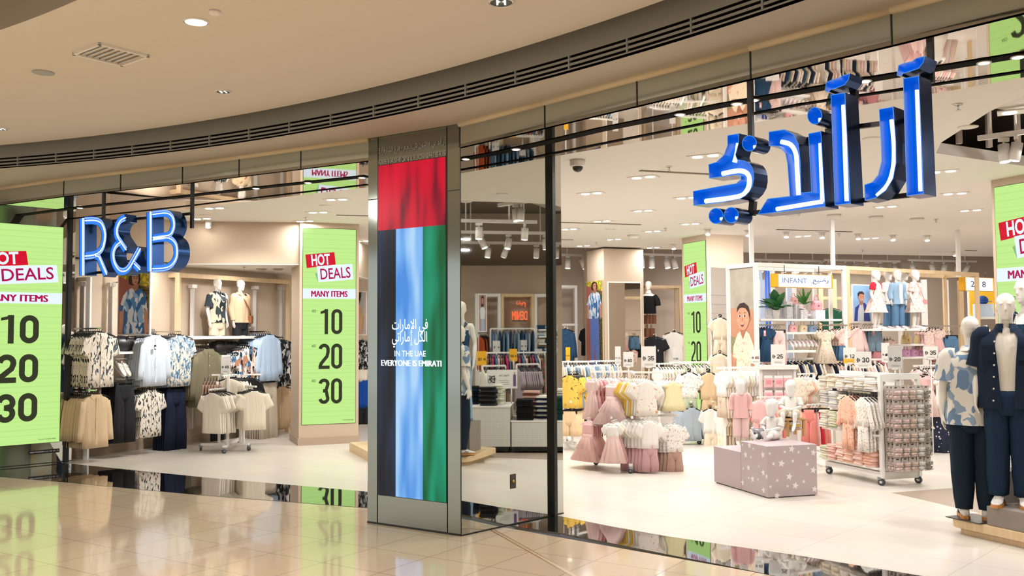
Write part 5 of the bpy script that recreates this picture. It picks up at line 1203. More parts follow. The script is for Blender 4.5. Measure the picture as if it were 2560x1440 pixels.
for k in (.2, .8):
    q = V2(pa).lerp(V2(pb), k); 
    b = B(M_CHROME); b.bar((q.x, q.y + .05, zt - .2), (q.x - WN.x * .3, q.y + .22, zt - .2), .02, .02); tag(b.build('poster_bracket'), 'bracket behind the framed man poster on the left wall', 'bracket', 'brackets behind the man poster')
# rack of cream tees in the middle
RC = Vector((-4.50, 14.78, 0))
def four_way(name, label, c, casters, arms, m=M_WHITE, group=None):
    t = thing(name, label, 'clothes rack', c); k = len(casters); ctr = sum([V2(q) for q in casters], Vector()) / k - V2(c)
    for q in casters:
        e = V2(q) - V2(c); b = B(m); b.bar(ctr * .3 + Vector((0, 0, .10)), e + Vector((0, 0, .10)), .05, .04); b.build('base_bar', t)
        cst = B(mat('caster_grey', '#8c9196', .35, .4)); cst.box(e.x, e.y, .075, .05, .05, .03); cst.M = TR(e.x, e.y, .035, rz=RR.uniform(0, 3), ry=PI / 2); cst.cyl(0, 0, -.014, .014, .034, 14, mat('caster_rubber', '#4a4d52', .6)); cst.cyl(0, 0, -.02, .02, .014, 10); cst.build('caster', t)
    for p, q in arms['posts']:
        b = B(m); a = V2(p) - V2(c); b.box(a.x, a.y, (q + .10) / 2, .035, .035, q - .10); b.build('post', t)
    for p, q, z in arms['rails']:
        a, e = V2(p) - V2(c), V2(q) - V2(c); b = B(m); b.bar(a + Vector((0, 0, z)), e + Vector((0, 0, z)), .03, .025); b.build('rail', t)
    return t
cst = [fl(502, 1127), fl(560, 1134), fl(622, 1127), fl(600, 1112)]
t = four_way('clothes_rack', 'white wheeled rack of cream tees standing in front of the clothing wall', RC, cst,
    dict(posts=[((-4.66, 14.82), 1.19), ((-4.46, 14.62), 1.19), ((-4.36, 14.95), 1.19), ((-4.24, 14.72), 1.05)],
         rails=[((-4.78, 14.80), (-4.52, 14.86), 1.19), ((-4.52, 14.50), (-4.40, 14.86), 1.19), ((-4.30, 14.90), (-4.02, 14.92), 1.19), ((-4.66, 14.30), (-4.48, 14.75), .985), ((-4.24, 14.72), (-3.98, 14.46), 1.02), ((-4.46, 14.62), (-4.24, 14.72), .70)]))
run('tee', CREAM, (-4.62, 14.34, .985), (.42, .9), 7, .05, (-.40, -.95), 'cream tee at the front left of the wheeled tee rack', 'cream tee behind the front left one on the wheeled rack', 'cream tees on the wheeled rack', 'black', .88)
run('tee', CREAM2, (-4.01, 14.48, 1.0), (-.6, .75), 7, .045, (.35, -.95), 'ivory tee at the front right of the wheeled tee rack', 'ivory tee behind the front right one on the wheeled rack', 'ivory tees on the wheeled rack', 'black', .84)
run('tee', CREAM2, (-4.46, 14.66, 1.19), (.3, .95), 5, .045, (-.1, -1), 'ivory tee hung on the high middle arm of the wheeled rack', 'ivory tee on the high middle arm behind the first', 'high middle tees on the wheeled rack', 'black', .88)
run('tee', RIBB, (-4.88, 14.78, 1.15), (.98, .1), 6, .045, (-.95, -.25), 'brown ribbed tee at the outer left of the wheeled tee rack', 'brown ribbed tee behind the outer left one on the rack', 'brown ribbed tees on the wheeled rack', 'black', .92)
run('tee', BLACKC, (-4.16, 14.88, 1.18), (-.95, .2), 5, .045, (.9, -.4), 'black tee on the right arm of the wheeled tee rack', 'black tee behind the first one on the right arm', 'black tees on the wheeled rack', 'black', .9)
price_sign(564, 893, 934, 22, 14.75, '45', 'grey 45 price sign standing on the wheeled tee rack', (.05, -1), SIGN_G, stem=.06)
# far strip seen between the lime column and the pillar
f0 = aty(897, 700, 19.5); f1 = aty(920, 700, 19.5)
def grey_man(b, x0, z0, W, H):
    P = lambda *a: [(x0 + x * W, z0 + z * H) for x, z in a]
    b.pic(P((0, 0), (1, 0), (1, 1), (0, 1)), 1, mat('print_sky_grey', '#b9b6b3', .7, var=.06)); b.pic(P((0, .6), (.3, .7), (.55, 1), (0, 1)), 2, print_mat('print_palm', '#4d5142', ['#6d7358', '#31352a'], (20, 20, 9), .5, 1, 3))
    b.pic(P((0, 0), (.62, .0), (.78, .45), (.62, .62), (.2, .72), (0, .7)), 3, mat('print_tan_shirt', '#c9a98a', .7)); b.pic(P((.56, .08), (.70, .05), (.80, .42), (.66, .44)), 4, SKIN)
poster('poster', 'grey poster of a person in a tan shirt between the lime column and the pillar', (f0.x - .06, f0.y), (f1.x - .02, f1.y), aty(905, 838, 19.5).z, aty(905, 728, 19.5).z, grey_man)
for i, (u, v, k, m, lb) in enumerate([(906, 845, 'shirt_short', BLKP, 'black and white printed shirt under the grey poster beyond the lime column'), (905, 905, 'kid_tee', CREAM, 'cream top hung beyond the lime column'), (912, 945, 'tee', C('royal_blue_cloth', '#1f4fa8'), 'royal blue top hung beyond the lime column'), (908, 990, 'trousers', CHARC, 'charcoal trousers hung low beyond the lime column')]):
    q = aty(u, v, 19.0); garment(k, m, q, facing((.2, -1)), lb, None, 'black', .8)
b = B(M_WOOD); q0, q1 = fl(889, 1132), fl(935, 1162); b.bar(q0 + Vector((.15, .3, .07)), q1 + Vector((.2, .3, .07)), .6, .14); b.box(q0.x + .42, q0.y + .0, .26, .3, .3, .24, mat('plinth_grey', '#a59a90', .6)); o = b.build('display_plinth'); tag(o, 'low pale wooden plinth with a grey block just left of the flag pillar', 'plinth')
# --- half mannequins on the shelf of the left wall
for (u, v, m_, lg, tm, lab, yaw) in [(543, 697, print_mat('bold_black_print', '#d9cbb4', ['#22282c', '#3a444a'], (9, 9, 5), .53, .8, 6), False, C('cream_shorts', '#ded2b8'), 'white mannequin in a bold black and cream printed shirt on the white shelf', .25),
                                     (601, 699, BEIGE, True, CHARC, 'white mannequin in a beige shirt with a brown cross bag on the white shelf', .25)]:
    p = wl(u, 770, .33); zt_ = aty(u, v, p.y).z; h = 1.82; base = SHZ
    k = (zt_ - base) / (1.82 - .62); loc = Vector((p.x, p.y, base - .62 * k)); rz = facing(WN + WD * -.2) + yaw
    t = body('man_cut', 'mannequin', lab, loc, rz, s=k)
    drape(worn_shirt(m_, long=lg, hem=.90), .012, 8, 5, seed=u).build('shirt', t)
    b = B(tm); b.rings([[(r * math.cos(a), .72 * r * math.sin(a), z) for a in [2 * PI * j / 20 for j in range(20)]] for z, r in ((.97, .176), (.88, .185), (.80, .18), (.76, .16))])
    for s in (-1, 1): limb(b, [(s * .088, 0, .86), (s * .09, 0, .75), (s * .092, 0, .63)], [.098, .10, .10], 14)
    b.build('trousers', t)
    b = B(M_FIX); b.cyl(0, 0, .615, .63, .10, 16); b.build('stand_plate', t)
    if lg:
        br = mat('brown_leather', '#8a4f2c', .45); b = B(br); b.tube([(-.10, -.05, 1.50), (-.03, -.155, 1.36), (.09, -.17, 1.17), (.17, -.13, 1.03)], .014, 8, flat=.5); b.tube([(-.10, .03, 1.50), (-.02, .15, 1.32), (.12, .15, 1.12), (.19, .02, 1.02)], .014, 8, flat=.5); b.build('bag_strap', t)
        b = B(br); b.box(.19, -.12, .97, .17, .07, .17, rz=.5); b.build('shoulder_bag', t, bevel=.012)
# ---------------------------------------------------------------- children's department, right of the pillar
PINK = C('pink_cotton', '#eebfbc'); PINK2 = C('blush_cotton', '#f3d3ce'); ROSE = C('rose_cotton', '#dd9a9c'); WHITEC = C('white_cotton', '#f2ece4'); CRM = C('cream_cotton', '#efe0c6'); YEL = C('yellow_cotton', '#e9c056'); LEM = C('lemon_cotton', '#efe3b5')
SAND = C('sand_cotton', '#dfc39b'); MAUVE = C('mauve_cotton', '#c49a9c'); COCOA = C('cocoa_cotton', '#b08f80'); GRYB = C('grey_blue_cotton', '#a9b3bd'); DENIM = C('denim_mid', '#5c7f9f'); DENIMD = C('denim_dark', '#2f4d6b'); DENIML = C('denim_light', '#8fabc2')
PFLOR = print_mat('pink_floral', '#f2d8cf', ['#ebb3ab', '#dfa197', '#d3c3a2'], (34, 34, 34), .655, .5, 3); CFLOR = print_mat('cream_floral', '#f0e0cc', ['#dcb8a2', '#c6c4a2'], (40, 40, 40), .66, .5, 6); WPRINT = print_mat('white_small_print', '#f2ece4', ['#d3b8b2', '#b3a79f'], (42, 42, 42), .68, .5, 9)
TULLE = C('pink_tulle', '#f0c4bb'); DOTN = dot_mat('navy_dots', '#1f2740', '#e8e2da', 30, .2); STRB = stripe_mat('beige_stripes', '#e9dccb', '#b9977c', 70, 'X'); CORAL = C('coral_cotton', '#e98f84'); RED_ = C('red_cotton', '#cf2f3f'); SAGE = C('sage_cotton', '#b7bfa2')
ORPRINT = print_mat('white_orange_print', '#f4ece2', ['#e3a476'], (30, 30, 30), .70, .3, 4); PEACHP = print_mat('peach_small_print', '#f2bfa6', ['#e39a80'], (45, 45, 45), .62, .4, 2)
def K(kind, mats, u, v, y, back, n, pitch, face, front, rest, hang='black', s=1.0, stand=False, **k):
    if stand:
        a = aty(u, v, y); d = V2(back).normalized(); e = a + d * (n * pitch + .06); a2 = a - d * .03; b = B(M_WHITE); b.bar(a2, e, .02, .02); b.bar(e, (e.x, e.y, 0), .03, .03); b.box(e.x, e.y, .01, .3, .3, .02)
        tag(b.build('clothes_stand'), 'white single arm stand holding the ' + rest.split(' behind')[0], 'clothes stand')
    return run(kind, mats, aty(u, v, y), back, n, pitch, face, front, rest, rest, hang, s, **k)
def rack(name, label, c, casters, posts, rails): return four_way(name, label, c, casters, dict(posts=posts, rails=rails))
# pink and cream wheeled rack
cs = [fl(1490, 1163), fl(1577, 1184), fl(1670, 1178), fl(1600, 1150)]
p1 = aty(1578, 945, 12.45)
rack('clothes_rack', 'white wheeled rack of pink dresses and cream baby tops nearest the flag pillar', (1.55, 12.5, 0), cs, [((1.58, 12.52), 1.31), ((1.40, 12.75), 1.28)],
     [((1.08, 12.80), (1.66, 12.78), 1.29), ((1.58, 12.10), (1.62, 12.8), 1.29), ((1.60, 12.55), (2.15, 12.45), 1.29), ((1.0, 12.9), (1.4, 12.8), .72), ((1.55, 12.1), (1.6, 12.8), .72), ((1.6, 12.5), (2.2, 12.35), .72), ((1.3, 12.3), (1.45, 12.8), .70)])
K('kid_dress', [PINK2, PINK, ROSE, PINK2, PINK, WHITEC, PINK, ROSE, PINK2, PINK, WHITEC], 1480, 938, 12.7, (1, .05), 11, .052, (-.85, -.55), 'pink dress at the left end of the high rail on the pink wheeled rack', 'pink dress in the row on the high rail of the pink wheeled rack', 'white', .92)
K('tulle_dress', [PINK2, TULLE, PINK, ROSE], 1532, 950, 12.45, (.2, 1), 4, .05, (-.25, -1), 'pale pink frilled dress hung high in the middle of the pink wheeled rack', 'pink frilled dress behind the pale one in the middle', 'white', 1.0)
K('tulle_dress', [(PINK, TULLE), (ROSE, TULLE)], 1470, 1044, 12.55, (.6, .8), 5, .05, (-.7, -.7), 'pink tulle skirted dress low at the left of the pink wheeled rack', 'pink tulle skirted dress behind the low left one', 'white', 1.0)
K('kid_dress', [(WHITEC, PINK2), (SAND, PINK), (WHITEC, ROSE)], 1531, 1052, 12.1, (.35, 1), 7, .045, (-.15, -1), 'white topped pink dress low in the front of the pink wheeled rack', 'white and pink dress behind the low front one', 'white', .82)
K('kid_tee', [ORPRINT, WHITEC, CRM, YEL, WHITEC, YEL, YEL], 1616, 940, 12.15, (-.55, .85), 7, .05, (.0, -1), 'white baby tee with orange prints on the front arm of the pink wheeled rack', 'white or yellow baby tee behind the orange printed one', 'white', 1.05)
K('kid_frill', [LEM, WHITEC, CRM, WHITEC], 1683, 944, 12.3, (-.75, .65), 6, .05, (.25, -1), 'pale lemon frilled top on the right arm of the pink wheeled rack', 'pale frilled top behind the lemon one on the right arm', 'white', 1.0)
K('kid_set', [(WHITEC, MAUVE)], 1624, 1042, 12.1, (-.75, .65), 7, .055, (.1, -1), 'white tee and mauve shorts outfit low on the front arm', 'white and mauve outfit behind the low front one', 'white', 1.0)
K('kid_set', [(WPRINT, COCOA)], 1686, 1052, 12.25, (-.75, .65), 6, .055, (.15, -1), 'printed tee and brown trousers outfit low on the right arm', 'printed and brown outfit behind the low right one', 'white', 1.0)
# yellow tee rack behind it
cs = [fl(1447, 1128), fl(1395, 1120), fl(1420, 1108)]
rack('clothes_rack', 'wheeled rack of yellow tees at the edge of the mirror wall', (.95, 14.6, 0), cs, [((.93, 14.6), 1.30), ((.78, 14.7), 1.30)], [((.86, 14.3), (.9, 15.0), 1.30), ((.9, 14.4), (.9, 15.0), .76), ((1.0, 14.6), (1.6, 15.2), 1.30), ((1.0, 14.6), (1.6, 15.2), .76)])
YPR = print_mat('yellow_print', '#e8c15c', ['#7a6030'], (30, 60, 30), .70, .2, 3)
K('kid_tee', [YPR, YEL, YEL, DENIML], 1423, 929, 14.5, (.5, .85), 6, .06, (-.1, -1), 'yellow kids tee with small prints at the edge of the mirror wall', 'yellow kids tee behind the printed one', 'black', 1.15)
K('kid_shorts', [SAND], 1423, 1014, 14.5, (.4, .9), 5, .06, (-.1, -1), 'sand coloured kids shorts under the yellow tees', 'sand coloured kids shorts behind the front pair', 'black', 1.2)
K('kid_trousers', [CHARC, BLACKC], 1466, 1018, 15.0, (.8, .5), 6, .05, (-.9, -.4), 'dark kids trousers hung low left of the pink rack', 'dark kids trousers in the row left of the pink rack', 'black', 1.0)
# rack in front of the middle lime column
cs = [fl(1748, 1111), fl(1705, 1100), fl(1775, 1098)]
rack('clothes_rack', 'wheeled rack of white and grey baby clothes in front of the middle lime column', (3.0, 15.4, 0), cs, [((2.95, 15.45), 1.32), ((3.2, 15.5), 1.32)], [((2.86, 15.15), (2.9, 15.7), 1.32), ((3.2, 15.15), (3.25, 15.75), 1.32), ((2.9, 15.15), (2.92, 15.7), .70), ((3.25, 15.15), (3.28, 15.7), .70), ((2.6, 15.45), (3.5, 15.45), 1.33)])
K('kid_set', [(WPRINT, SAGE), (WHITEC, SAND)], 1724, 922, 15.2, (.1, 1), 5, .05, (-.1, -1), 'white printed tee with sage shorts in front of the lime column', 'white baby outfit behind the sage one', 'black', 1.15)
K('kid_set', [(SAND, SAND), (CRM, CRM)], 1772, 922, 15.2, (.1, 1), 5, .05, (-.1, -1), 'sand coloured baby outfit beside the white printed tee', 'sand coloured baby outfit behind the front one', 'black', 1.2)
K('kid_long', [GRYB], 1729, 1010, 15.15, (-.3, 1), 5, .05, (0, -1), 'grey blue long sleeved kids shirt with a tag hung low', 'grey blue long sleeved kids shirt behind the front one', 'black', 1.15)
K('kid_set', [(WHITEC, CRM)], 1776, 1013, 15.15, (.2, 1), 5, .05, (.1, -1), 'white and cream baby outfit hung low beside the grey blue shirt', 'white and cream baby outfit behind the low front one', 'black', 1.1)
# long rails of black hangers behind the near racks
def hanger_rail(u0, u1, v, y, n, kinds, mats, label, rlabel, s=1.0, hang='black', face=(-.95, -.3)):
    a, c = aty(u0, v, y), aty(u1, v, y + .2); c.z = a.z; b = B(M_WHITE); b.bar(a - Vector((.05, 0, 0)), c + Vector((.05, 0, 0)), .03, .03)
    for k in (.1, .9): q = a.lerp(c, k); b.bar(q, (q.x, q.y, 0), .035, .035); b.bar((q.x, q.y - .25, .03), (q.x, q.y + .25, .03), .05, .04)
    tag(b.build('clothes_rail'), rlabel, 'clothes rail')
    for i in range(n):
        garment(kinds, mats[i % len(mats)], a.lerp(c, (i + .5) / n), facing(face) + RR.uniform(-.12, .12), label, label, hang, s)
hanger_rail(1398, 1478, 905, 16.2, 11, 'kid_tee', [CRM, WHITEC, DENIML], 'kids top on the black hangers left of the man poster', 'white rail of kids tops left of the man poster')
hanger_rail(1484, 1545, 903, 16.6, 9, 'kid_tee', [DENIML, WHITEC, CRM], 'kids top on the black hangers in front of the man poster', 'white rail of kids tops in front of the man poster')
hanger_rail(1640, 1704, 910, 16.0, 9, 'kid_tee', [WHITEC, CRM], 'kids top on the black hangers left of the middle lime column', 'white rail of kids tops left of the middle lime column')
hanger_rail(1706, 1785, 906, 16.6, 10, 'kid_tee', [SAGE, CRM, WHITEC], 'kids top on the black hangers under the middle lime column', 'white rail of kids tops under the middle lime column')
hanger_rail(1800, 1892, 920, 13.6, 15, 'kid_set', [(WHITEC, STRB), (WHITEC, CRM), (CRM, STRB), (WHITEC, WHITEC)], 'cream baby outfit on white hangers behind the purple plinth', 'white rail of cream baby outfits behind the purple plinth', hang='white')
hanger_rail(1798, 1880, 1018, 13.9, 11, 'kid_set', [(WHITEC, CRM), (CRM, COCOA), (SAND, CRM)], 'cream baby outfit on the lower rail behind the purple plinth', 'lower white rail of cream baby outfits behind the purple plinth', hang='white')
hanger_rail(1905, 2050, 898, 14.3, 17, 'kid_tee', [WHITEC, CFLOR, DENIMD, CRM, NAVY], 'kids top on the black hangers under the shelf of baby shoes', 'white rail of kids tops under the shelf of baby shoes')
hanger_rail(2060, 2200, 900, 14.6, 16, 'kid_tee', [WHITEC, NAVY, CRM, PINK2], 'kids top on the black hangers behind the 30 price sign', 'white rail of kids tops behind the 30 price sign')
hanger_rail(2292, 2395, 915, 14.4, 16, 'kid_dress', [PINK2, WHITEC, (PINK, PINK2), CRM, WHITEC, PINK], 'pink or white dress on the black hangers right of the baby shoe stand', 'white rail of pink dresses right of the baby shoe stand')
K('kid_dress', [(PINK, PINK2), (PINK2, PINK)], 2318, 930, 14.0, (.2, 1), 5, .06, (.1, -1), 'pink tiered dress hung just right of the baby shoe stand', 'pink dress behind the tiered one', 'black', 1.0)
K('kid_frill', [WHITEC, CFLOR], 2360, 935, 14.0, (.2, 1), 4, .06, (.0, -1), 'white frilled blouse hung left of the printed shirt mannequin', 'white frilled blouse behind the front one', 'black', 1.2)
K('kid_skirt', [DOTN], 2350, 1003, 14.1, (.3, 1), 5, .06, (-.1, -1), 'navy dotted skirt hung low left of the mannequins', 'navy dotted skirt behind the front one', 'black', 1.75)
K('kid_dress', [CORAL, PINK], 2330, 1010, 14.4, (.3, 1), 3, .06, (-.6, -1), 'coral dress hung low behind the navy dotted skirt', 'coral dress behind the low front one', 'black', 1.0)
cs = [fl(2335, 1117), fl(2397, 1123), fl(2370, 1105)]
rack('clothes_rack', 'wheeled base of the rack of navy dotted skirts', (6.75, 14.8, 0), cs, [((6.8, 14.6), .80)], [((6.5, 14.1), (6.9, 14.6), .80)])
# pegboard gondola with pink packs behind the plinth babies
ga, gb = aty(1905, 1060, 13.0), aty(1990, 1060, 13.0)
t = thing('pegboard_stand', 'white slatted pegboard stand holding pink packs behind the plinth babies', 'display stand', (ga.x, 13.0, 0)); Wg = gb.x - ga.x
zt_ = aty(1940, 918, 13.0).z; b = B(mat('pegboard_white', '#e6e1db', .6)); b.box(Wg / 2, .04, zt_ / 2 + .1, Wg, .03, zt_ - .2)
for i in range(7): b.box(Wg / 2, .02, .3 + i * .14, Wg, .006, .008, mat('peg_line', '#a8a098', .6))
b.build('panel', t); b = B(M_WHITE); b.box(Wg / 2, .02, zt_, Wg + .06, .12, .06)
for x in (0, Wg): b.box(x, .02, zt_ / 2, .035, .05, zt_)
b.bar((-.3, .0, zt_ - .02), (0, .0, zt_ - .02), .05, .05); b.box(Wg / 2, 0, .08, Wg, .5, .06); b.build('stand_frame', t)
PACK = mat('pack_pink', '#eebcc0', .35); PACKW = mat('pack_card_white', '#f4efe9', .5)
for i in range(3):
    for j in range(3):
        b = B(PACK); b.box(0, 0, -.07, .11, .03, .13); b.box(0, 0, .01, .11, .006, .03, PACKW); b.box(0, -.017, -.06, .07, .003, .05, mat('pack_print', '#e79aa2', .5)); o = b.build('sock_pack'); o.location = (ga.x + .08 + i * .135, 12.93 - .03 * (i % 2), zt_ - .14 - j * .20); tag(o, 'pink pack hanging on the white pegboard behind the plinth babies', 'pack', 'pink packs on the pegboard')
K('sleepsuit', [PINK, CORAL, PINK2, CORAL], 1897, 993, 12.4, (.9, .25), 6, .06, (-.5, -.85), 'pink sleepsuit hung behind the gloss white toddler mannequin', 'pink sleepsuit behind the front one', 'white', .95, stand=True)
K('kid_set', [CFLOR, PEACHP, WHITEC], 1998, 935, 12.9, (.8, .5), 4, .06, (-.4, -.9), 'cream printed baby outfit hung right of the pink packs', 'cream printed baby outfit behind the first one', 'white', 1.0, stand=True)
K('kid_trousers', [CORAL, PINK, RED_, CORAL], 2022, 1012, 12.6, (.9, .45), 5, .06, (-.5, -.9), 'coral trousers hung beside the folded baby clothes', 'coral or red trousers behind the front pair', 'black', .9, stand=True)
# ---------------------------------------------------------------- gondola of folded clothes with a shoe end
GO = Vector((4.36, 11.05, 0)); GE = Vector((.955, .297, 0)); GS = Vector((-.297, .955, 0)); GRZ = ang(GE); GW = .53; GL = 1.05
g = thing('gondola', 'white wheeled display stand with folded baby clothes and a wall of shoe packs', 'display stand', GO, GRZ)
b = B(M_WHITE); gz = 1.31
b.box(0, .0, .70, .04, .05, 1.22); b.box(GW, 0, .70, .04, .05, 1.22); b.box(GW / 2, 0, 1.28, GW, .06, .07); b.box(GW / 2, .01, .62, GW, .012, 1.1, mat('gondola_panel', '#e9e4dd', .6)); b.build('end_panel', g)
b = B(M_WHITE); b.box(GW / 2, GL / 2, .68, .03, GL, 1.2); b.box(GW / 2, GL / 2, 1.29, .10, GL, .05); b.box(GW / 2, GL, .70, .05, .05, 1.22); b.build('spine', g)
b = B(M_WHITE); b.box(0, GL / 2, .13, .05, GL, .06); b.box(GW, GL / 2, .13, .05, GL, .06); b.box(GW / 2, .02, .13, GW, .05, .06); b.box(GW / 2, GL, .13, GW, .05, .06); b.build('base_frame', g)
GSH = [(.21, .0, 1.0), (.60, .0, 1.0), (.88, .48, 1.0), (1.13, .0, 1.0)]
for z, y0, y1 in GSH: b = B(M_WHITE); b.box(GW * .18, GL * (y0 + y1) / 2, z - .012, GW * .62, GL * (y1 - y0), .024); b.build('shelf', g)
for x, y in ((0, .03), (GW, .03), (0, GL - .03), (GW, GL - .03)):
    b = B(mat('caster_grey', '#8c9196')); b.box(x, y, .085, .06, .05, .03); b.M = TR(x, y - .01, .042, rz=.5, ry=PI / 2); b.cyl(0, 0, -.016, .016, .042, 16, mat('caster_rubber', '#4a4d52')); b.cyl(0, 0, -.021, .021, .018, 12, M_CHROME); b.build('caster', g)
def gp(x, y, z): return GO + GE * x + GS * y + Vector((0, 0, z))
def fold_mesh(key, w=.20, d=.24, h=.024):
    b = B(G0); n = 24
    for (sw, sd, z0, z1) in ((1, 1, 0, .52), (.97, .96, .46, 1.0)):
        b.rings([[(w / 2 * sw * k * se(math.cos(2 * PI * j / n), .35) , d / 2 * sd * k * se(math.sin(2 * PI * j / n), .35), h * (z0 + (z1 - z0) * q)) for j in range(n)] for q, k in ((0, .93), (.2, .99), (.5, 1.0), (.8, .99), (1, .92))])
    for v in range(len(b.v)): c = b.v[v]; b.v[v] = c + Vector((noise.noise(c * 11) * .008, noise.noise(c * 9 + Vector((4, 0, 0))) * .008, noise.noise(c * 14) * .005))
    MESH[key] = b.mesh(key)
fold_mesh('fold_small', .165, .22, .030); fold_mesh('fold_adult', .27, .32, .034)
def pile(key, mats, base, rz, n, h, label, group, s=1.0, jit=.012):
    for i in range(n):
        m = mats[i % len(mats)] if isinstance(mats, list) else mats
        o = bpy.data.objects.new('folded_garment', MESH[key]); COL.objects.link(o); o.location = Vector(base) + Vector((RR.uniform(-jit, jit), RR.uniform(-jit, jit), i * h * s)); o.rotation_euler = (0, 0, rz + RR.uniform(-.05, .05)); o.scale = (s, s, s); recolour(o, m); tag(o, label, 'folded clothes', group)
FG = C('folded_cream', '#e8dcc8'); FW2 = C('folded_white', '#e6e1da'); FGR = C('folded_grey_print', '#c9c6c6'); FSG = C('folded_sage', '#cdd0b4'); FPK = C('folded_pink', '#f0c2b4'); FPK2 = C('folded_blush', '#f4d2c6'); FPE = C('folded_peach', '#ecb9a0'); FST = stripe_mat('folded_stripe', '#e9e2da', '#c4b2a4', 50, 'X')
r90 = GRZ + PI / 2
for i, (y, mats_, n) in enumerate([(.95, [FG, FST], 4), (.78, [FG, CFLOR], 5), (.61, [FW2, CFLOR], 5), (.44, [FW2, FG], 5), (.27, [FG, FW2], 4), (.12, [FW2, CFLOR], 3)]):
    pile('fold_small', mats_, gp(.01, y * GL, 1.13), r90, n, .031, 'cream folded baby garment on the top shelf of the display stand', 'folded clothes on the top shelf of the stand')
for y, mats_, n in [(.94, [FGR, FST], 6), (.76, [FGR, FW2], 6), (.58, [FG, CFLOR], 5)]:
    pile('fold_small', mats_, gp(.01, y * GL, .88), r90, n, .031, 'grey or cream folded baby garment on the second shelf', 'folded clothes on the second shelf of the stand')
for y, mats_, n in [(.94, [FG, FW2], 7), (.77, [FSG, FSG, FG], 7), (.60, [FST, FW2], 7)]:
    pile('fold_small', mats_, gp(.01, y * GL, .60), r90, n, .031, 'cream, sage or striped folded baby garment on the third shelf', 'folded clothes on the third shelf of the stand')
for y, mats_, n in [(.95, [FSG, FG], 5), (.80, [FPK], 6), (.64, [FPK, FPK2], 7), (.48, [FPE, FPK2], 6), (.32, [FPK2, FPK], 8), (.14, [FPK, FPE], 8)]:
    pile('fold_small', mats_, gp(.01, y * GL, .21), r90, n, .032, 'pink folded baby garment on the bottom shelf of the display stand', 'folded clothes on the bottom shelf of the stand')
b = B(M_CHROME); b.bar(gp(-.10, .06, 1.09), gp(-.10, .46, 1.09), .014, .02); tag(b.build('rail_arm'), 'chrome rail holding the peach and white pyjamas on the display stand', 'rail arm')
run('pyjama_set', [PEACHP], gp(-.13, .44, 1.085), GE, 4, .05, -GE, 'peach printed pyjamas hung in the middle of the display stand', 'peach printed pyjamas behind the front set', 'peach pyjamas on the display stand', 'black', .98)
run('pyjama_set', [print_mat('white_tiny_print', '#ece6dc', ['#b9b0a6'], (48, 48, 48), .64, .4, 5)], gp(-.13, .16, 1.085), GE, 5, .05, -GE, 'white printed pyjamas hung beside the peach pyjamas', 'white printed pyjamas behind the front set', 'white pyjamas on the display stand', 'black', .98)
# shoe packs on the end panel
CLEAR = mat('clear_pack', '#f3ece6', .10, alpha=.14, spec=.8)
def pack_mesh(key, shoe, toe, card):
    b = B(CLEAR); b.rings([[(.046 * k * se(math.cos(2 * PI * j / 16), .4), y, -.082 + .066 * k * se(math.sin(2 * PI * j / 16), .4)) for j in range(16)] for y, k in ((-.002, 1.05), (-.045, 1.0), (-.056, .9))])
    b.box(0, -.002, -.004, .094, .005, .034, card); b.box(0, -.0055, -.003, .034, .002, .010, INK); b.box(0, .0, -.080, .094, .003, .14, card)
    for z, sx in ((-.058, 1), (-.112, -1)):
        b.ball((sx * .004, -.026, z), .042, .022, .021, 12, 8, shoe); b.ball((sx * .024, -.040, z + .003), .019, .012, .016, 10, 6, toe); b.box(0, -.028, z - .019, .080, .036, .006, toe); b.ball((-sx * .016, -.044, z + .006), .014, .006, .010, 8, 6, INK if key == 'pack_d' else toe)
    MESH[key] = b.mesh(key)
shp = [('pack_a', '#cfa8a0', '#dcc0b8'), ('pack_b', '#c2a08a', '#d2b8a4'), ('pack_c', '#e2ddd8', '#d0cbc6'), ('pack_d', '#968e87', '#5f5a58')]
CARD = mat('pack_card', '#cbbfb5', .5); CARDD = mat('pack_card_dark', '#b9aca2', .5)
for k, a, c in shp: pack_mesh(k, mat('baby_shoe_' + k, a, .5), mat('baby_shoe_toe_' + k, c, .5), CARD)
cols = ['pack_a', 'pack_a', 'pack_b', 'pack_c', 'pack_d']; nm = {'pack_a': 'pink baby shoes in a clear hanging pack on the end of the display stand', 'pack_b': 'tan baby shoes in a clear hanging pack on the end of the display stand', 'pack_c': 'white baby shoes in a clear hanging pack on the end of the display stand', 'pack_d': 'grey baby shoes in a clear hanging pack on the end of the display stand'}
for r in range(6):
    z = 1.165 - r * .166
    for c in range(5):
        x = .055 + c * .107; k = cols[c] if not (r == 5 and c == 4) else 'pack_d'
        b = B(M_CHROME); p = gp(x, -.03, z + .01); b.bar(p, p - GS * .22, .006, .006); tag(b.build('peg_hook'), 'thin wire hook holding shoe packs on the display stand', 'hook', 'wire hooks on the display stand')
        for q in range(3):
            o = place(k, 'shoe_pack', gp(x, -.06 - q * .066, z), GRZ + RR.uniform(-.10, .10), nm[k], 'shoe pack', nm[k][:16].strip() + ' packs on the stand', ry=RR.uniform(-.06, .06))
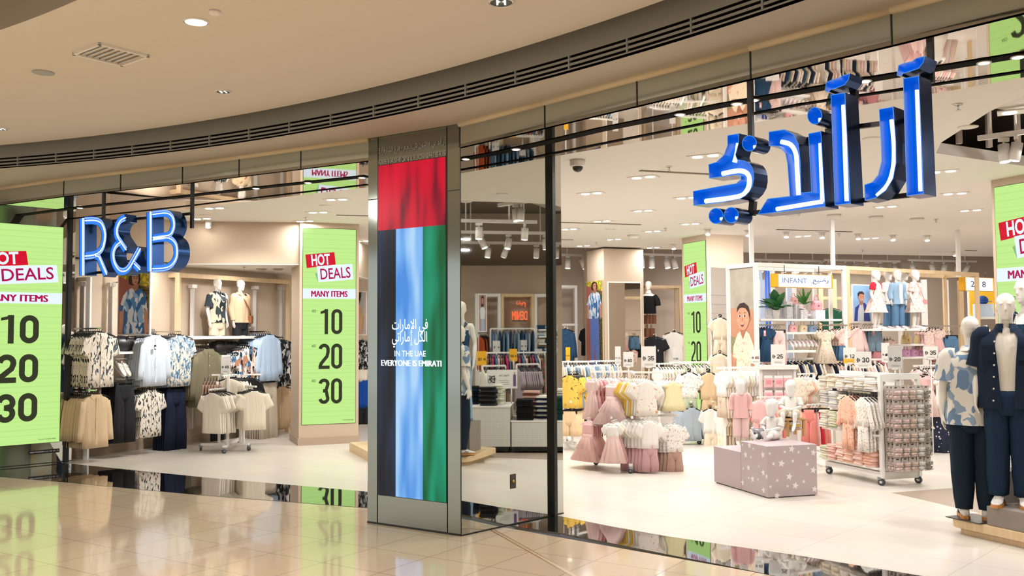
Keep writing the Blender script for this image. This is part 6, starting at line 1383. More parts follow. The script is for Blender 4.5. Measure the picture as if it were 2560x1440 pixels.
# ---------------------------------------------------------------- star plinth with the babies
PL1 = [fl(1850, 1231), fl(1920, 1247), fl(2044, 1239)]; A = PL1[1]; ex = (PL1[2] - A); wx = ex.length; ex.normalize(); ey = Vector((-ex.y, ex.x, 0))
LIL = mat('lilac_laminate', '#b9a7aa', .5); STAR = mat('star_white', '#e9e3df', .5); STARO = mat('star_outline', '#c7b8ba', .5)
t = thing('star_plinth', 'lilac plinth with white stars carrying the baby mannequins', 'plinth', A, ang(ex)); ph = aty(1920, 1116, A.y).z; dep = max(.55, (PL1[0] - A).length)
b = B(LIL); b.box(wx / 2, dep / 2, ph / 2 + .006, wx, dep, ph - .012); b.build('body', t, bevel=.004); b = B(M_BLK); b.box(wx / 2, dep / 2, .006, wx - .04, dep - .04, .012); b.build('foot', t)
def star(cx, cz, r, a0): return [(cx + (r if i % 2 == 0 else r * .45) * math.sin(a0 + i * PI / 5), cz + (r if i % 2 == 0 else r * .45) * math.cos(a0 + i * PI / 5)) for i in range(10)]
SR = random.Random(3); b = B()
FS = [(.05, .86, .02), (.35, .88, .02), (.49, .93, .045), (.63, .86, .02), (.83, .93, .022), (.93, .84, .04), (.12, .66, .024), (.28, .66, .045), (.51, .70, .024), (.80, .62, .025), (.92, .50, .045), (.43, .40, .045), (.19, .34, .022), (.72, .29, .024), (.55, .22, .045), (.39, .22, .02), (.94, .13, .042), (.05, .23, .022), (.18, .05, .042)]
for x, z, r in FS: b.pic(star(x * wx, z * ph, r, .2), 1, STAR, -.001)
b.build('star_print', t)
b = B(); b.M = TR(0, 0, 0, rz=-PI / 2)
for x, z, r in [(.08, .93, .02), (.35, .95, .042), (.5, .9, .02), (.85, .82, .045), (.2, .75, .045), (.4, .72, .022), (.7, .58, .02), (.3, .5, .042), (.85, .48, .042), (.97, .42, .03), (.1, .46, .02), (.3, .3, .02), (.45, .3, .045), (.65, .32, .02), (.06, .17, .042), (.85, .14, .042)]: b.pic(star(-dep + x * dep, z * ph, r, -.2), 1, STAR, -.001)
b.build('star_print', t)
Cn = fl(1792, 1215); 
t2 = thing('plinth', 'plain lilac plinth half hidden behind the star plinth', 'plinth', A + ey * (dep + .005), ang(ex)); d2 = .62; ph2 = .44
b = B(LIL); b.box(wx * .5, d2 / 2, ph2 / 2 + .006, wx * 1.0, d2, ph2 - .012); b.build('body', t2, bevel=.004); b = B(M_BLK); b.box(wx * .5, d2 / 2, .006, wx - .04, d2 - .04, .012); b.build('foot', t2)
def on1(u, v, z=None):
    return atz(u, v, ph if z is None else z)
def baby_cloth(o, kind, m, m2=None):
    if kind == 'sit':
        b = B(m); b.rings([[(rx * (1 + .03 * math.sin(5 * a)) * math.cos(a), oy + ry * (1 + .03 * math.sin(4 * a)) * math.sin(a), z) for a in [2 * PI * j / 24 for j in range(24)]] for z, rx, ry, oy in ((.255, .045, .045, .025), (.24, .075, .058, .028), (.21, .092, .068, .032), (.13, .092, .08, .035), (.06, .10, .092, .02), (.02, .108, .10, .01))], cap=False)
        for s in (-1, 1): limb(b, [(s * .075, .03, .235), (s * .115, .01, .19), (s * .118, -.01, .155)], [.036, .036, .038])
        b.build('top', o)
        b = B(m2 or m)
        for s in (-1, 1): limb(b, [(s * .045, .03, .055), (s * .075, -.08, .062), (s * .088, -.15, .058)], [.062, .056, .05])
        b.build('shorts', o)
    else:
        b = B(m); k = .84 / 1.82; b.rings([[(rx * (1 + .04 * math.sin(5 * a)) * math.cos(a), ry * (1 + .04 * math.sin(6 * a)) * math.sin(a), z) for a in [2 * PI * j / 24 for j in range(24)]] for z, rx, ry in ((.655, .042, .042), (.635, .078, .055), (.60, .098, .062), (.52, .096, .066), (.42, .102, .074), (.33, .112, .082))], cap=False)
        for s in (-1, 1): limb(b, [(s * .07, 0, .625), (s * .098, 0, .60), (s * .118, .01, .50), (s * .12, -.01, .42)], [.034, .038, .038, .034])
        b.build('top', o); b = B(m2 or m)
        for s in (-1, 1): limb(b, [(s * .042, 0, .37), (s * .046, 0, .25), (s * .048, 0, .07)], [.06, .056, .05])
        b.build('trousers', o)
    return o
p = atz(1858, 1110, ph2); o = body('toddler_standing', 'mannequin', 'gloss white toddler mannequin in pink standing behind the star plinth', (p.x, p.y + .1, ph2), facing((-.1, -1)), s=aty(1858, 945, p.y + .1).z and (aty(1858, 945, p.y + .1).z - ph2) / .84)
baby_cloth(o, 'stand', PINK, PINK2)
p = on1(1932, 1098); o = body('baby_sitting', 'mannequin', 'gloss white baby mannequin sitting on the front edge of the star plinth', (p.x, p.y + .02, ph), facing((-.75, -.65)), s=.98)
baby_cloth(o, 'sit', C('pale_knit', '#e9e2da'))
sx_ = on1(1985, 1092); zs_ = aty(1985, 1046, sx_.y).z
t = thing('wooden_stool', 'small wooden two tier stool with folded cloths on the star plinth', 'stool', (sx_.x, sx_.y + .1, ph), ang(ex)); b = B(M_WOOD); hst = zs_ - ph
M_OAK = wood_mat('honey_oak', '#b98d58', '#cfa671', .45)
b = B(M_OAK); b.box(0, 0, hst - .012, .27, .24, .022); b.build('seat', t, bevel=.005)
b = B(M_OAK); b.box(0, 0, hst * .38, .24, .2, .012); b.build('tier', t)
for x in (-.11, .11):
    for y in (-.09, .09): b = B(M_OAK); b.box(x, y, hst / 2, .026, .026, hst - .01); b.build('leg', t)
o = body('baby_on_stool', 'mannequin', 'gloss white baby mannequin in cream sitting on the wooden stool', (sx_.x, sx_.y + .10, zs_), facing((-.45, -.9)), s=.95); baby_cloth(o, 'sit', WHITEC, C('oat_knit', '#d9c9b4'))
pile('fold_small', [C('folded_mauve', '#c9aeb0'), YEL, C('folded_ivory', '#ece5d6')], (sx_.x, sx_.y + .10, ph + hst * .38 + .006), ang(ex), 3, .030, 'folded cloth in the lower tier of the wooden stool', 'cloths in the wooden stool', .95)
p = on1(1900, 1100); b = B(mat('toy_silver', '#b9bcc2', .2, .8)); 
t = thing('toy_rattle', 'shiny grey toy lying at the back left of the star plinth', 'toy', (p.x, p.y + .06, ph), .4)
b.tube([(-.10, 0, .13), (-.02, 0, .09), (.10, 0, .11)], [.02, .035, .02], 10); b.ball((-.06, .02, .04), .04, .04, .04); b.ball((.05, .0, .045), .045, .04, .045); b.build('toy_body', t)
b = B(mat('toy_dark', '#4a4a4e', .5)); b.ball((-.02, -.03, .035), .035); b.build('toy_wheel', t)
# ---------------------------------------------------------------- baby display wall with frames, shelves, bags and child mannequins
IA = Vector((3.63, 13.80, 0)); IB = Vector((5.28, 14.62, 0)); IC = Vector((8.25, 16.45, 0))
I1 = (IB - IA).normalized(); N1 = Vector((I1.y, -I1.x, 0)); I2 = (IC - IB).normalized(); N2 = Vector((I2.y, -I2.x, 0))
def ip(u, v, d=0.0):
    """point d metres in front of the frame line"""
    p = atp(u, v, IA + N1 * d, I1) if u < 2120 else atp(u, v, IB + N2 * d, I2); return p
BK1 = -N1
def frame(a, c, into, dep, top_, m, label, name='display_bay', w=.06, mids=()):
    t = thing(name, label, 'display frame', a); o = lambda p: V2(p) - V2(a)
    pts = [a, c, c + into * dep, a + into * dep]
    for p in pts: b = B(m); q = o(p); b.box(q.x, q.y, top_ / 2, w, w, top_); b.build('post', t)
    for i in range(4): b = B(m); z = Vector((0, 0, top_ - w / 2)); b.bar(o(pts[i]) + z, o(pts[(i + 1) % 4]) + z, w, w); b.build('top_rail', t)
    for k in mids: q = o(Vector(a).lerp(Vector(c), k) + into * dep); b = B(M_FIX); b.box(q.x, q.y, top_ / 2, w * .9, w * .9, top_); b.build('back_post', t)
    return t
frame(IA, IB - I1 * .06, BK1, .62, 2.86, M_WHITE, 'white frame over the potted plants and pink bags', mids=(.25, .5, .75))
frame(IB + I2 * .02, IC, -N2, .62, 2.86, M_WOOD, 'pale ash frame around the child mannequins', mids=(.1, .42, .62))
# baby poster on the left end of the white frame
def baby_print(b, x0, z0, W, H):
    P = lambda *a: [(x0 + x * W, z0 + z * H) for x, z in a]
    b.pic(P((0, 0), (1, 0), (1, 1), (0, 1)), 1, mat('print_terracotta', '#b98468', .7, var=.12, vscale=2.5)); b.pic(P((.0, .62), (1, .60), (1, 1), (0, 1)), 2, mat('print_soft_garden', '#a39a8c', .7, var=.35, vscale=4))
    b.pic(P((.0, .20), (.25, .24), (.3, .34), (0, .36)), 3, mat('print_low_leaves', '#8a8460', .7, var=.25, vscale=9))
    sh_ = print_mat('print_baby_shirt', '#e6d2ba', ['#cdb094'], (26, 26, 26), .64, .2, 2)
    for s in (1, -1):
        X = lambda x: .5 + s * (x - .5); b.pic([(x0 + X(x) * W, z0 + z * H) for x, z in ((.05, .18), (.15, .10), (.32, .22), (.2, .30))], 4, SKIN)
    b.pic(P((.22, .0), (.80, .0), (.80, .14), (.97, .16), (.93, .27), (.76, .38), (.62, .41), (.42, .41), (.28, .38), (.10, .26), (.08, .17), (.22, .15)), 5, sh_)
    b.pic(P((.40, .40), (.50, .33), (.62, .40), (.62, .46), (.41, .46)), 6, SKIN_D)
    b.disc(x0 + .52 * W, z0 + .53 * H, .25 * W, .115 * H, 7, SKIN); b.disc(x0 + .77 * W, z0 + .52 * H, .05 * W, .025 * H, 6, SKIN_D)
    b.pic(P((.27, .575), (.29, .625), (.40, .66), (.58, .668), (.74, .635), (.80, .57), (.78, .52), (.74, .575), (.64, .612), (.50, .622), (.38, .615), (.31, .59)), 8, HAIR)
    for x in (.40, .60):
        b.disc(x0 + x * W, z0 + .545 * H, .055 * W, .010 * H, 8, mat('print_eye_white', '#e6dcd4', .5)); b.disc(x0 + x * W, z0 + .545 * H, .032 * W, .010 * H, 9, EYE); b.pic(P((x - .07, .566), (x, .574), (x + .07, .566), (x, .580)), 8, HAIR)
    for x in (.33, .67): b.disc(x0 + x * W, z0 + .505 * H, .06 * W, .016 * H, 8, mat('print_cheek', '#d09a80', .6))
    b.pic(P((.46, .50), (.52, .50), (.51, .53), (.48, .53)), 8, SKIN_D); b.pic(P((.41, .475), (.57, .478), (.54, .45), (.49, .443), (.44, .452)), 8, mat('print_mouth', '#7a3a34', .6)); b.pic(P((.43, .474), (.55, .476), (.54, .468), (.44, .467)), 9, mat('print_teeth', '#e9e0d6', .5))
    for i in range(4): b.disc(x0 + .49 * W, z0 + (.06 + .08 * i) * H, .012 * W, .004 * H, 9, mat('print_button', '#7d5c46', .6))
poster('poster', 'tall poster of a laughing baby in a beige shirt beside the white frame', IA + BK1 * .60 + N1 * 0, IA - N1 * .0, 1.15, 2.84, baby_print, .03)
# lit sign boxes
def sign_box(u0, u1, v0, v1, d, label, draw):
    a, c = ip(u0, v1, d), ip(u1, v0, d); dr = I1 if u0 < 2120 else I2; L = (V2(c) - V2(a)).length; h = ip(u0, v0, d).z - a.z
    t = thing('hanging_sign', label, 'sign', (a.x, a.y, a.z), ang(dr)); b = B(lit('sign_box_white', '#ffffff', 1.25)); b.box(L / 2 + L * .03, 0, h / 2, L * .94, .06, h * .94); b.build('light_box', t)
    b = B(SIGN_Y); b.box(L * .03, 0, h / 2, L * .06, .10, h); b.box(L / 2, .0, h * .985, L, .10, h * .03); b.box(L / 2, 0, h * .015, L, .10, h * .03); b.box(L, 0, h / 2, .012, .10, h); b.build('sign_frame', t)
    b = B(); draw(b, L, h); b.build('sign_lettering', t, M=TR(0, -.032, 0)); b = B(M_BLK)
    for k in (.2, .8): b.cyl(L * k, 0, h, 2.86 - a.z - .03 if 2.86 - a.z > h + .05 else h + .1, .006, 6)
    b.build('hanging_wire', t)
INKB = mat('sign_ink_blue', '#2b3f8f', .5); INKP = mat('sign_ink_pale', '#5f78b6', .5)
def infant(b, L, h):
    b.text('INFANT', L * .14, h * .34, h * .36, 1, INKP, L * .42, .002); b.text(AR('FEAD FEBF FEF4 FECA'), L * .66, h * .28, h * .42, 1, INKB, L * .28, .012)
sign_box(1932, 2075, 684, 718, .10, 'lit white hanging sign with yellow edge reading INFANT', infant)
sign_box(2404, 2478, 692, 727, -.4, 'lit white hanging sign with yellow edge near the right screen', lambda b, L, h: b.text('2 - 8', L * .25, h * .3, h * .42, 1, INKB, L * .5, .006))
# shelves
def ishelf(u0, u1, v, dep, label, d=-.02):
    um = (u0 + u1) / 2; z = ip(um, v, d).z; a, c = ip(u0, v, d), ip(u1, v, d); n = N1 if um < 2120 else N2; shelf((a.x, a.y, z), (c.x, c.y, z), dep, .035, M_WHITE, label, into=-n); return z
zA = ishelf(1902, 2106, 797, .50, 'white shelf carrying the plants and pink bags under the INFANT sign')
zB = ishelf(1966, 2040, 830, .36, 'white shelf with three small handbags')
zC = ishelf(1966, 2040, 876, .36, 'white shelf under the row of baby shoes')
zD = ishelf(2190, 2316, 822, .62, 'white shelf under the child mannequins', d=.30)
zE = ishelf(2245, 2318, 860, .36, 'white shelf with two straw bags')
zF = ishelf(2245, 2318, 892, .36, 'white shelf with three lilac bags')
def at_z(u, z, d):
    """point on the frame plane offset d at height z near column u"""
    d -= .34; p = ip(u, 800, d); p.z = z; return p
# white marbled display blocks, plants, bags
MARB = print_mat('marbled_laminate', '#e4e0e4', ['#c9c4cc'], (30, 30, 30), .56, 3, 2)
for u, w_, h_, d, lb in [(1966, .12, .27, .10, 'tall grey marbled block behind the potted plant'), (1990, .15, .23, .12, 'marbled block under the small pink box bag'), (2042, .20, .14, .14, 'low marbled block under the large pink handbag'), (1930, .14, .16, .0, 'marbled block behind the white plant pot')]:
    p = at_z(u, zA, d); b = B(MARB); b.box(0, 0, h_ / 2, w_, .16, h_); o = b.build('display_block', bevel=.003); o.location = p; o.rotation_euler = (0, 0, ang(I1)); tag(o, lb, 'display block')
LEAF = mat('leaf_green', '#2f6b3a', .45, var=.25, vscale=9); LEAF2 = mat('fern_green', '#4f8a3f', .5, var=.2, vscale=9); POT = mat('pot_white', '#efebe6', .4)
def plant(loc, s, n, label, leaf_m, broad=True):
    t = thing('potted_plant', label, 'plant', loc); b = B(POT); b.lathe([(.035 * s, 0), (.055 * s, .12 * s), (.058 * s, .125 * s), (.05 * s, .12 * s), (.045 * s, .10 * s), (.002, .10 * s)], 16); b.build('pot', t)
    R_ = random.Random(n)
    for i in range(n):
        a = i * 2.4 + R_.uniform(-.3, .3); el_ = R_.uniform(.35, 1.25); L = s * R_.uniform(.22, .34); w = L * (.22 if broad else .07); b = B(leaf_m); st = []
        for k in range(6):
            q = k / 5; r = L * q * math.cos(el_) * 1.0 + .02 * q; z = .12 * s + L * (q * math.sin(el_) * 1.2 - q * q * .35 * math.cos(el_)); st.append((r, z, w * math.sin(PI * min(1, .08 + q * .92)) ** .8 * (1 if k < 5 else .05)))
        L0 = [(r * math.cos(a) - ww * math.sin(a), r * math.sin(a) + ww * math.cos(a), z + ww * .25) for r, z, ww in st]; R0_ = [(r * math.cos(a) + ww * math.sin(a), r * math.sin(a) - ww * math.cos(a), z + ww * .25) for r, z, ww in st]; M0 = [(r * math.cos(a), r * math.sin(a), z) for r, z, ww in st]
        b.rings([L0, M0, R0_], cap=False, close=False); b.build('leaf', t, solid=.002)
    return t
p = at_z(1941, zA, .20); plant(p, 1.05, 26, 'green broad leaved plant in a white pot under the INFANT sign', LEAF)
p = at_z(2012, zA, .0); plant(p + Vector((0, 0, .12)), .9, 26, 'lighter green ferny plant between the two pink bags', LEAF2, False)
b = B(MARB); b.box(0, 0, .06, .14, .14, .12); o = b.build('display_block'); o.location = p; tag(o, 'marbled block under the ferny plant', 'display block')
def bag_mesh(key, m, mh, w=.20, h=.15, d=.10, arch=.10, charm=None):
    b = B(m); n = 16
    b.rings([[(w / 2 * k * se(math.cos(2 * PI * j / n), .45), d / 2 * k2 * se(math.sin(2 * PI * j / n), .5), z) for j in range(n)] for z, k, k2 in ((0, .92, .9), (.01, 1.0, 1), (h * .5, .97, .92), (h * .95, .88, .62), (h, .84, .5))])
    b.box(0, -d * .42, h * .62, w * .80, .012, h * .30, m); b.ball((0, -d * .47, h * .45), .018, .008, .018, 8, 6, charm or mh)
    b.tube([(w * .24 * math.cos(t) * 1.0, -.0, h * .95 + arch * math.sin(t)) for t in [PI * i / 10 for i in range(11)]], .010, 8, mh); MESH[key] = b.mesh(key)
GOLD_ = mat('charm_gold', '#c9994a', .35, .7)
for k, c in (('bag_pink', '#eeb9b8'), ('bag_cream', '#ecdcb8'), ('bag_blue', '#8fb2d6'), ('bag_lilac', '#e0a6cf'), ('bag_straw', '#d8bd8a'), ('bag_rose', '#e9a6ae')):
    m = mat(k, c, .4 if k != 'bag_straw' else .8); bag_mesh(k, m, m, charm=mat('charm_red', '#c9435a', .4))
def bag(key, u, z, d, s, label, group=None):
    p = at_z(u, z, d); return place(key, 'handbag', p, ang(I1 if u < 2120 else I2), label, 'handbag', group, s=s)
bag('bag_pink', 1985, zA + .23, .12, .72, 'small pink box bag on a marbled block'); bag('bag_rose', 2042, zA + .14, .16, 1.0, 'large pink handbag on the low marbled block')
for u, k, lb in ((1981, 'bag_pink', 'pink'), (2006, 'bag_cream', 'cream'), (2030, 'bag_blue', 'light blue')): bag(k, u, zB, .20, .76, lb + ' small handbag in the row of three under the plants')
for u, lb in ((2264, 'straw coloured handbag, first of two under the child mannequins'), (2297, 'straw coloured handbag beside the right price sign column, second of two')): bag('bag_straw', u, zE, .18, 1.0, lb)
for u in (2262, 2282, 2304): bag('bag_lilac', u, zF, .18, .82, 'lilac handbag on the lowest shelf under the straw bags', 'lilac handbags in a row')
for i, (u, z) in enumerate([(2006, zA + .15), (2018, zA + .06)]):
    place('kid_trainer', 'trainer', at_z(u, z, .22), ang(I1) + .4, 'pink white kids trainer between the two pink bags', 'shoe', 'kids trainers between the pink bags', ry=.15)
b = B(MARB); b.box(0, 0, .07, .10, .12, .14); o = b.build('display_block'); o.location = at_z(2008, zA, .24); tag(o, 'thin marbled block under the kids trainers', 'display block')
for i in range(7):
    u = 1973 + i * 10.3; place('kid_trainer', 'baby_shoe', at_z(u, zC + .10, .22), -PI / 2 + ang(I1), 'pink white baby shoe hung toe down in the row under the small handbags', 'shoe', 'baby shoes hung in a row', ry=.7, s=.75)
# clothes under the shelves
def ik(kind, mats, u, v, n, front, rest, s=1.0, d=.0, hang='black'):
    s *= .82; p = ip(u, v, d); nn = N1 if u < 2120 else N2; run(kind, mats, p, -nn, n, .055, nn + Vector((-.25, 0, 0)), front, rest, rest, hang, s)
ik('kid_dress', [(DENIMD, DENIMD)], 1916, 813, 5, 'dark denim dress with a pink tag beside the baby poster', 'dark denim dress behind the tagged one', 1.0)
ik('kid_trousers', [PINK2], 1947, 815, 5, 'blush pink trousers beside the dark denim dress', 'blush pink trousers behind the front pair', 1.15)
ik('kid_dress', [CFLOR], 2064, 817, 5, 'cream floral dress hung under the right end of the plant shelf', 'cream floral dress behind the front one', 1.05)
ik('kid_set', [(PFLOR, DENIM)], 2107, 815, 4, 'white floral top with blue bubble shorts by the ash post', 'white floral top behind the front one by the ash post', .92)
ik('kid_long', [PINK2], 2142, 812, 5, 'blush jacket hung under the man poster', 'blush jacket behind the front one', 1.05)
ik('kid_shorts', [DENIML], 2187, 812, 5, 'light denim shorts with a pink tag left of the mannequin shelf', 'light denim shorts behind the tagged pair', 1.35)
ik('kid_skirt', [ROSE], 2195, 862, 4, 'rose pleated skirt low under the light denim shorts', 'rose pleated skirt behind the front one', .95)
ik('kid_frill', [PFLOR], 2225, 842, 4, 'pink floral top hung beside the straw bags', 'pink floral top behind the one beside the straw bags', .95)
ik('kid_dress', [(PFLOR, PINK)], 2345, 815, 6, 'pink floral dress hung right of the child mannequins', 'pink floral dress behind the one right of the child mannequins', 1.05)
ik('kid_frill', [PFLOR, PINK], 2322, 820, 4, 'pink floral blouse at the right end of the mannequin shelf', 'pink blouse behind the floral one', 1.05)
ik('kid_shorts', [DENIM], 2378, 828, 5, 'blue denim shorts hung near the printed shirt mannequin', 'blue denim shorts behind the front pair', 1.4)
ik('kid_tee', [print_mat('red_dot_print', '#f3e3d8', ['#d9574e'], (30, 30, 30), .64, .3, 7)], 2375, 888, 5, 'white top with red spots low near the printed shirt mannequin', 'white red spotted top behind the front one', 1.1)
ik('kid_tee', [NAVY, BLACKC], 2395, 868, 4, 'dark kids top low behind the printed shirt mannequin', 'dark kids top behind the front one', 1.0)
# rails for them
for u0, u1, v in ((1902, 1962, 812), (2048, 2118, 813), (2128, 2205, 810), (2312, 2400, 815)):
    a, c = ip(u0, v, .06), ip(u1, v, .06); c.z = a.z; b = B(M_CHROME); b.bar(a, c, .014, .02); n = N1 if u0 < 2100 else N2
    for q in (a, c): b.bar(q, q - n * .4, .014, .02)
    tag(b.build('rail_arm'), 'chrome clothes rail on the baby display wall', 'rail arm', 'chrome rails on the baby display wall')
for (u, v) in ((1912, 833), (2184, 832)):
    p = ip(u, v, .06); b = B(mat('tag_pink', '#eba5a8', .6)); b.box(0, 0, 0, .04, .004, .085); b.box(0, -.003, .015, .03, .002, .02, M_TAGW); o = b.build('swing_tag'); o.location = p; o.rotation_euler = (0, 0, ang(I1)); tag(o, 'pink swing tag on the dark denim dress' if u < 2000 else 'pink swing tag on the light denim shorts', 'tag')
# man poster
def man2(b, x0, z0, W, H):
    P = lambda *a: [(x0 + x * W, z0 + z * H) for x, z in a]
    b.pic(P((0, 0), (1, 0), (1, 1), (0, 1)), 1, mat('print_blue_backdrop', '#8fb8e2', .7, var=.08, vscale=1.5)); b.pic(P((.03, 0), (.97, .0), (.86, .40), (.66, .52), (.42, .50), (.10, .38)), 2, mat('print_navy_jacket', '#2f3f86', .7, var=.15, vscale=6)); b.pic(P((.22, 0), (.58, 0), (.60, .30), (.55, .50), (.36, .46), (.26, .3)), 3, mat('print_grey_tee', '#c5c8cf', .7))
    b.pic(P((.36, .50), (.46, .44), (.58, .50), (.56, .60), (.38, .60)), 4, SKIN_D); b.disc(x0 + .46 * W, z0 + .68 * H, .17 * W, .125 * H, 5, SKIN); b.pic(P((.27, .70), (.25, .78), (.34, .83), (.52, .84), (.62, .79), (.62, .74), (.50, .77), (.36, .76), (.32, .70)), 6, HAIR)
    for x in (.42, .54): b.disc(x0 + x * W, z0 + .695 * H, .02 * W, .008 * H, 7, EYE)
    b.pic(P((.42, .615), (.56, .625), (.50, .60)), 7, mat('print_teeth', '#e9e0d6', .5)); b.disc(x0 + .27 * W, z0 + .67 * H, .03 * W, .03 * H, 4, SKIN_D)
a, c = ip(2132, 806, -.12), ip(2179, 806, -.12); poster('poster', 'small poster of a young man in a navy shirt on a blue background', (a.x, a.y), (c.x, c.y), a.z, ip(2155, 711, -.12).z, man2, .02)
# child mannequins
def kid_top(b, fl_=1.0, top_z=.79, hem=.40, n=28):
    b.rings([[((rx + .008 * i * math.sin(7 * a + i) * (fl_ - 1)) * math.cos(a), (ry + .008 * i * math.sin(7 * a + i) * (fl_ - 1)) * math.sin(a), z) for a in [2 * PI * j / n for j in range(n)]] for i, (z, rx, ry) in enumerate(((.795, .045, .042), (.775, .085, .055), (.74, .108, .068), (.64, .104, .072), (.54, .100, .074), (.5 * (.54 + hem), .112 * (1 + (fl_ - 1) * .5), .088 * (1 + (fl_ - 1) * .5)), (hem, .118 * fl_, .095 * fl_)))], cap=False)
J = kid(1.02, .80)
def kid_sleeves(b, L, r=.045):
    for s, k in ((1, 'l'), (-1, 'r')):
        sh_, el_, wr_ = (Vector(J[x + k]) for x in ('sh', 'el', 'wr')); pts = [sh_ - Vector((s * .03, 0, -.004)), sh_ + Vector((s * .006, 0, 0)), sh_.lerp(el_, .5), sh_.lerp(el_, min(1, L))]
        rad = [r * .9, r, r, r * 1.05]
        if L > 1: pts += [el_.lerp(wr_, (L - 1))]; rad += [r * .8]
        limb(b, pts, rad)
for (u, kindk, lab, d, rz) in [(2192, 'dress', 'child mannequin in a pink dress with red shoulder straps, leftmost on its shelf', .12, .3), (2222, 'tee', 'child mannequin in a white printed tee standing behind the denim jacket one', -.16, .1),
                              (2246, 'denim', 'child mannequin in a denim jacket and jeans in the middle of its shelf', .14, -.2), (2262, 'back', 'child mannequin half hidden behind the denim jacket one', -.18, .2), (2290, 'floral', 'child mannequin in a floral dress with a small cross bag, rightmost on its shelf', .12, .25)]:
    d += .40; p = at_z(u, zD, d); top_ = ip(u, 674, d - .34).z; s = (top_ - zD) / 1.02
    t = body('child', 'mannequin', lab, p, facing(N2 + Vector((-.1, 0, 0))) + rz, s=s)
    b = B(PFLOR if kindk in ('dress', 'floral') else (DENIML if kindk == 'denim' else WHITEC))
    if kindk == 'dress':
        kid_top(b, 1.75, hem=.28); b.build('dress', t); b = B(RED_); kid_sleeves(b, .25, .052); b.build('shoulder_frill', t)
    elif kindk == 'floral':
        kid_top(b, 1.6, hem=.28); kid_sleeves(b, .75, .055); b.build('dress', t); b = B(ROSE); b.tube([(-.06, -.06, .79), (0, -.10, .66), (.09, -.11, .50)], .005, 6); b.box(.11, -.115, .46, .07, .04, .08); b.build('cross_bag', t)
    else:
        kid_top(b, 1.0, hem=.42); kid_sleeves(b, 1.85 if kindk == 'denim' else .8, .046); b.build('jacket' if kindk == 'denim' else 'top', t)
        if kindk == 'denim': b = B(WHITEC); b.box(0, -.082, .60, .05, .03, .34); b.build('tee', t)
        if kindk == 'tee': b = B(INK); b.box(0, -.078, .62, .06, .004, .05); b.box(0, -.080, .53, .05, .004, .07); b.build('tee_print', t)
        b = B(DENIM)
        for sx in (-1, 1): limb(b, [(sx * .05, 0, .47), (sx * .054, 0, .36), (sx * .056, -.005, .24), (sx * .058, .005, .05)], [.066, .062, .056, .056])
        b.build('jeans', t)
    for sx in (-1, 1):
        o = bpy.data.objects.new('shoe', MESH['kid_trainer']); COL.objects.link(o); o.parent = t; o.location = (sx * .06, -.04, 0); o.rotation_euler = (0, 0, -PI / 2 + sx * .15)
# cream baby shirts on the slatted panel by the lime column
a, c = aty(1777, 800, 16.2), aty(1832, 800, 16.6); zt_ = aty(1790, 668, 16.2).z; b = B(mat('slat_panel', '#e3d9cf', .6)); b.bar((a.x, a.y, zt_ / 2), (c.x, c.y, zt_ / 2), .03, zt_)
for i in range(14): z = .4 + i * .16; b.bar((a.x, a.y - .018, z), (c.x, c.y - .018, z), .006, .006, mat('slat_line', '#b9ab9d', .6))
tag(b.build('slat_panel'), 'pale slatted wall panel between the middle lime column and the baby poster', 'wall panel')
K('kid_set', [(CRM, CRM)], 1799, 786, 16.0, (.35, 1), 4, .05, (-.1, -1), 'cream baby shirt and shorts hung high left of the baby poster', 'cream baby set behind the high front one', 'black', 1.05)
K('kid_set', [(CRM, CRM)], 1799, 876, 15.9, (.35, 1), 4, .05, (-.1, -1), 'cream baby shirt and shorts hung low left of the baby poster', 'cream baby set behind the low front one', 'black', 1.05)
# ---------------------------------------------------------------- price cards
for (u, v0, v1, w_, y, tx, lb, card, yl) in [
        (1622, 866, 918, 36, 12.6, '35', 'white 35 price sign on the pink wheeled rack', None, None), (1571, 880, 917, 25, 13.0, '40', 'white 40 price sign left of the larger 35 sign', None, None), (1545, 866, 912, 14, 16.5, '12', 'small grey price sign in front of the tall mirror', SIGN_G, None),
        (1690, 868, 914, 15, 16.0, '55', 'small grey 55 price sign left of the middle lime column', SIGN_G, None), (1420, 868, 902, 11, 16.4, '25', 'narrow yellow price sign under the denim jacket', SIGN_Y, None), (1889, 874, 909, 22, 13.2, '45', 'white 45 price sign in front of the baby poster', None, None),
        (1945, 861, 913, 33, 13.0, '25', 'white 25 price sign above the pegboard stand', None, None), (2125, 869, 908, 30, 14.3, '12', 'white 12 price sign with a yellow foot', None, True), (2158, 879, 919, 39, 11.6, '30', 'white 30 price sign on the stand of folded clothes', None, None),
        (2214, 857, 905, 18, 13.6, '2', 'white price sign half hidden behind the grey 20 sign', None, None), (2238, 864, 922, 33, 11.1, '20', 'grey 20 price sign on top of the baby shoe stand', SIGN_G, None), (2327, 866, 897, 33, 13.8, '35', 'white 35 price sign right of the lilac bags', None, None)]:
    price_sign(u, v0, v1, w_, y, tx, lb, (-.15, -1), card, yl, aty(u, v1, y).z if u in (2214, 2327) else .24)
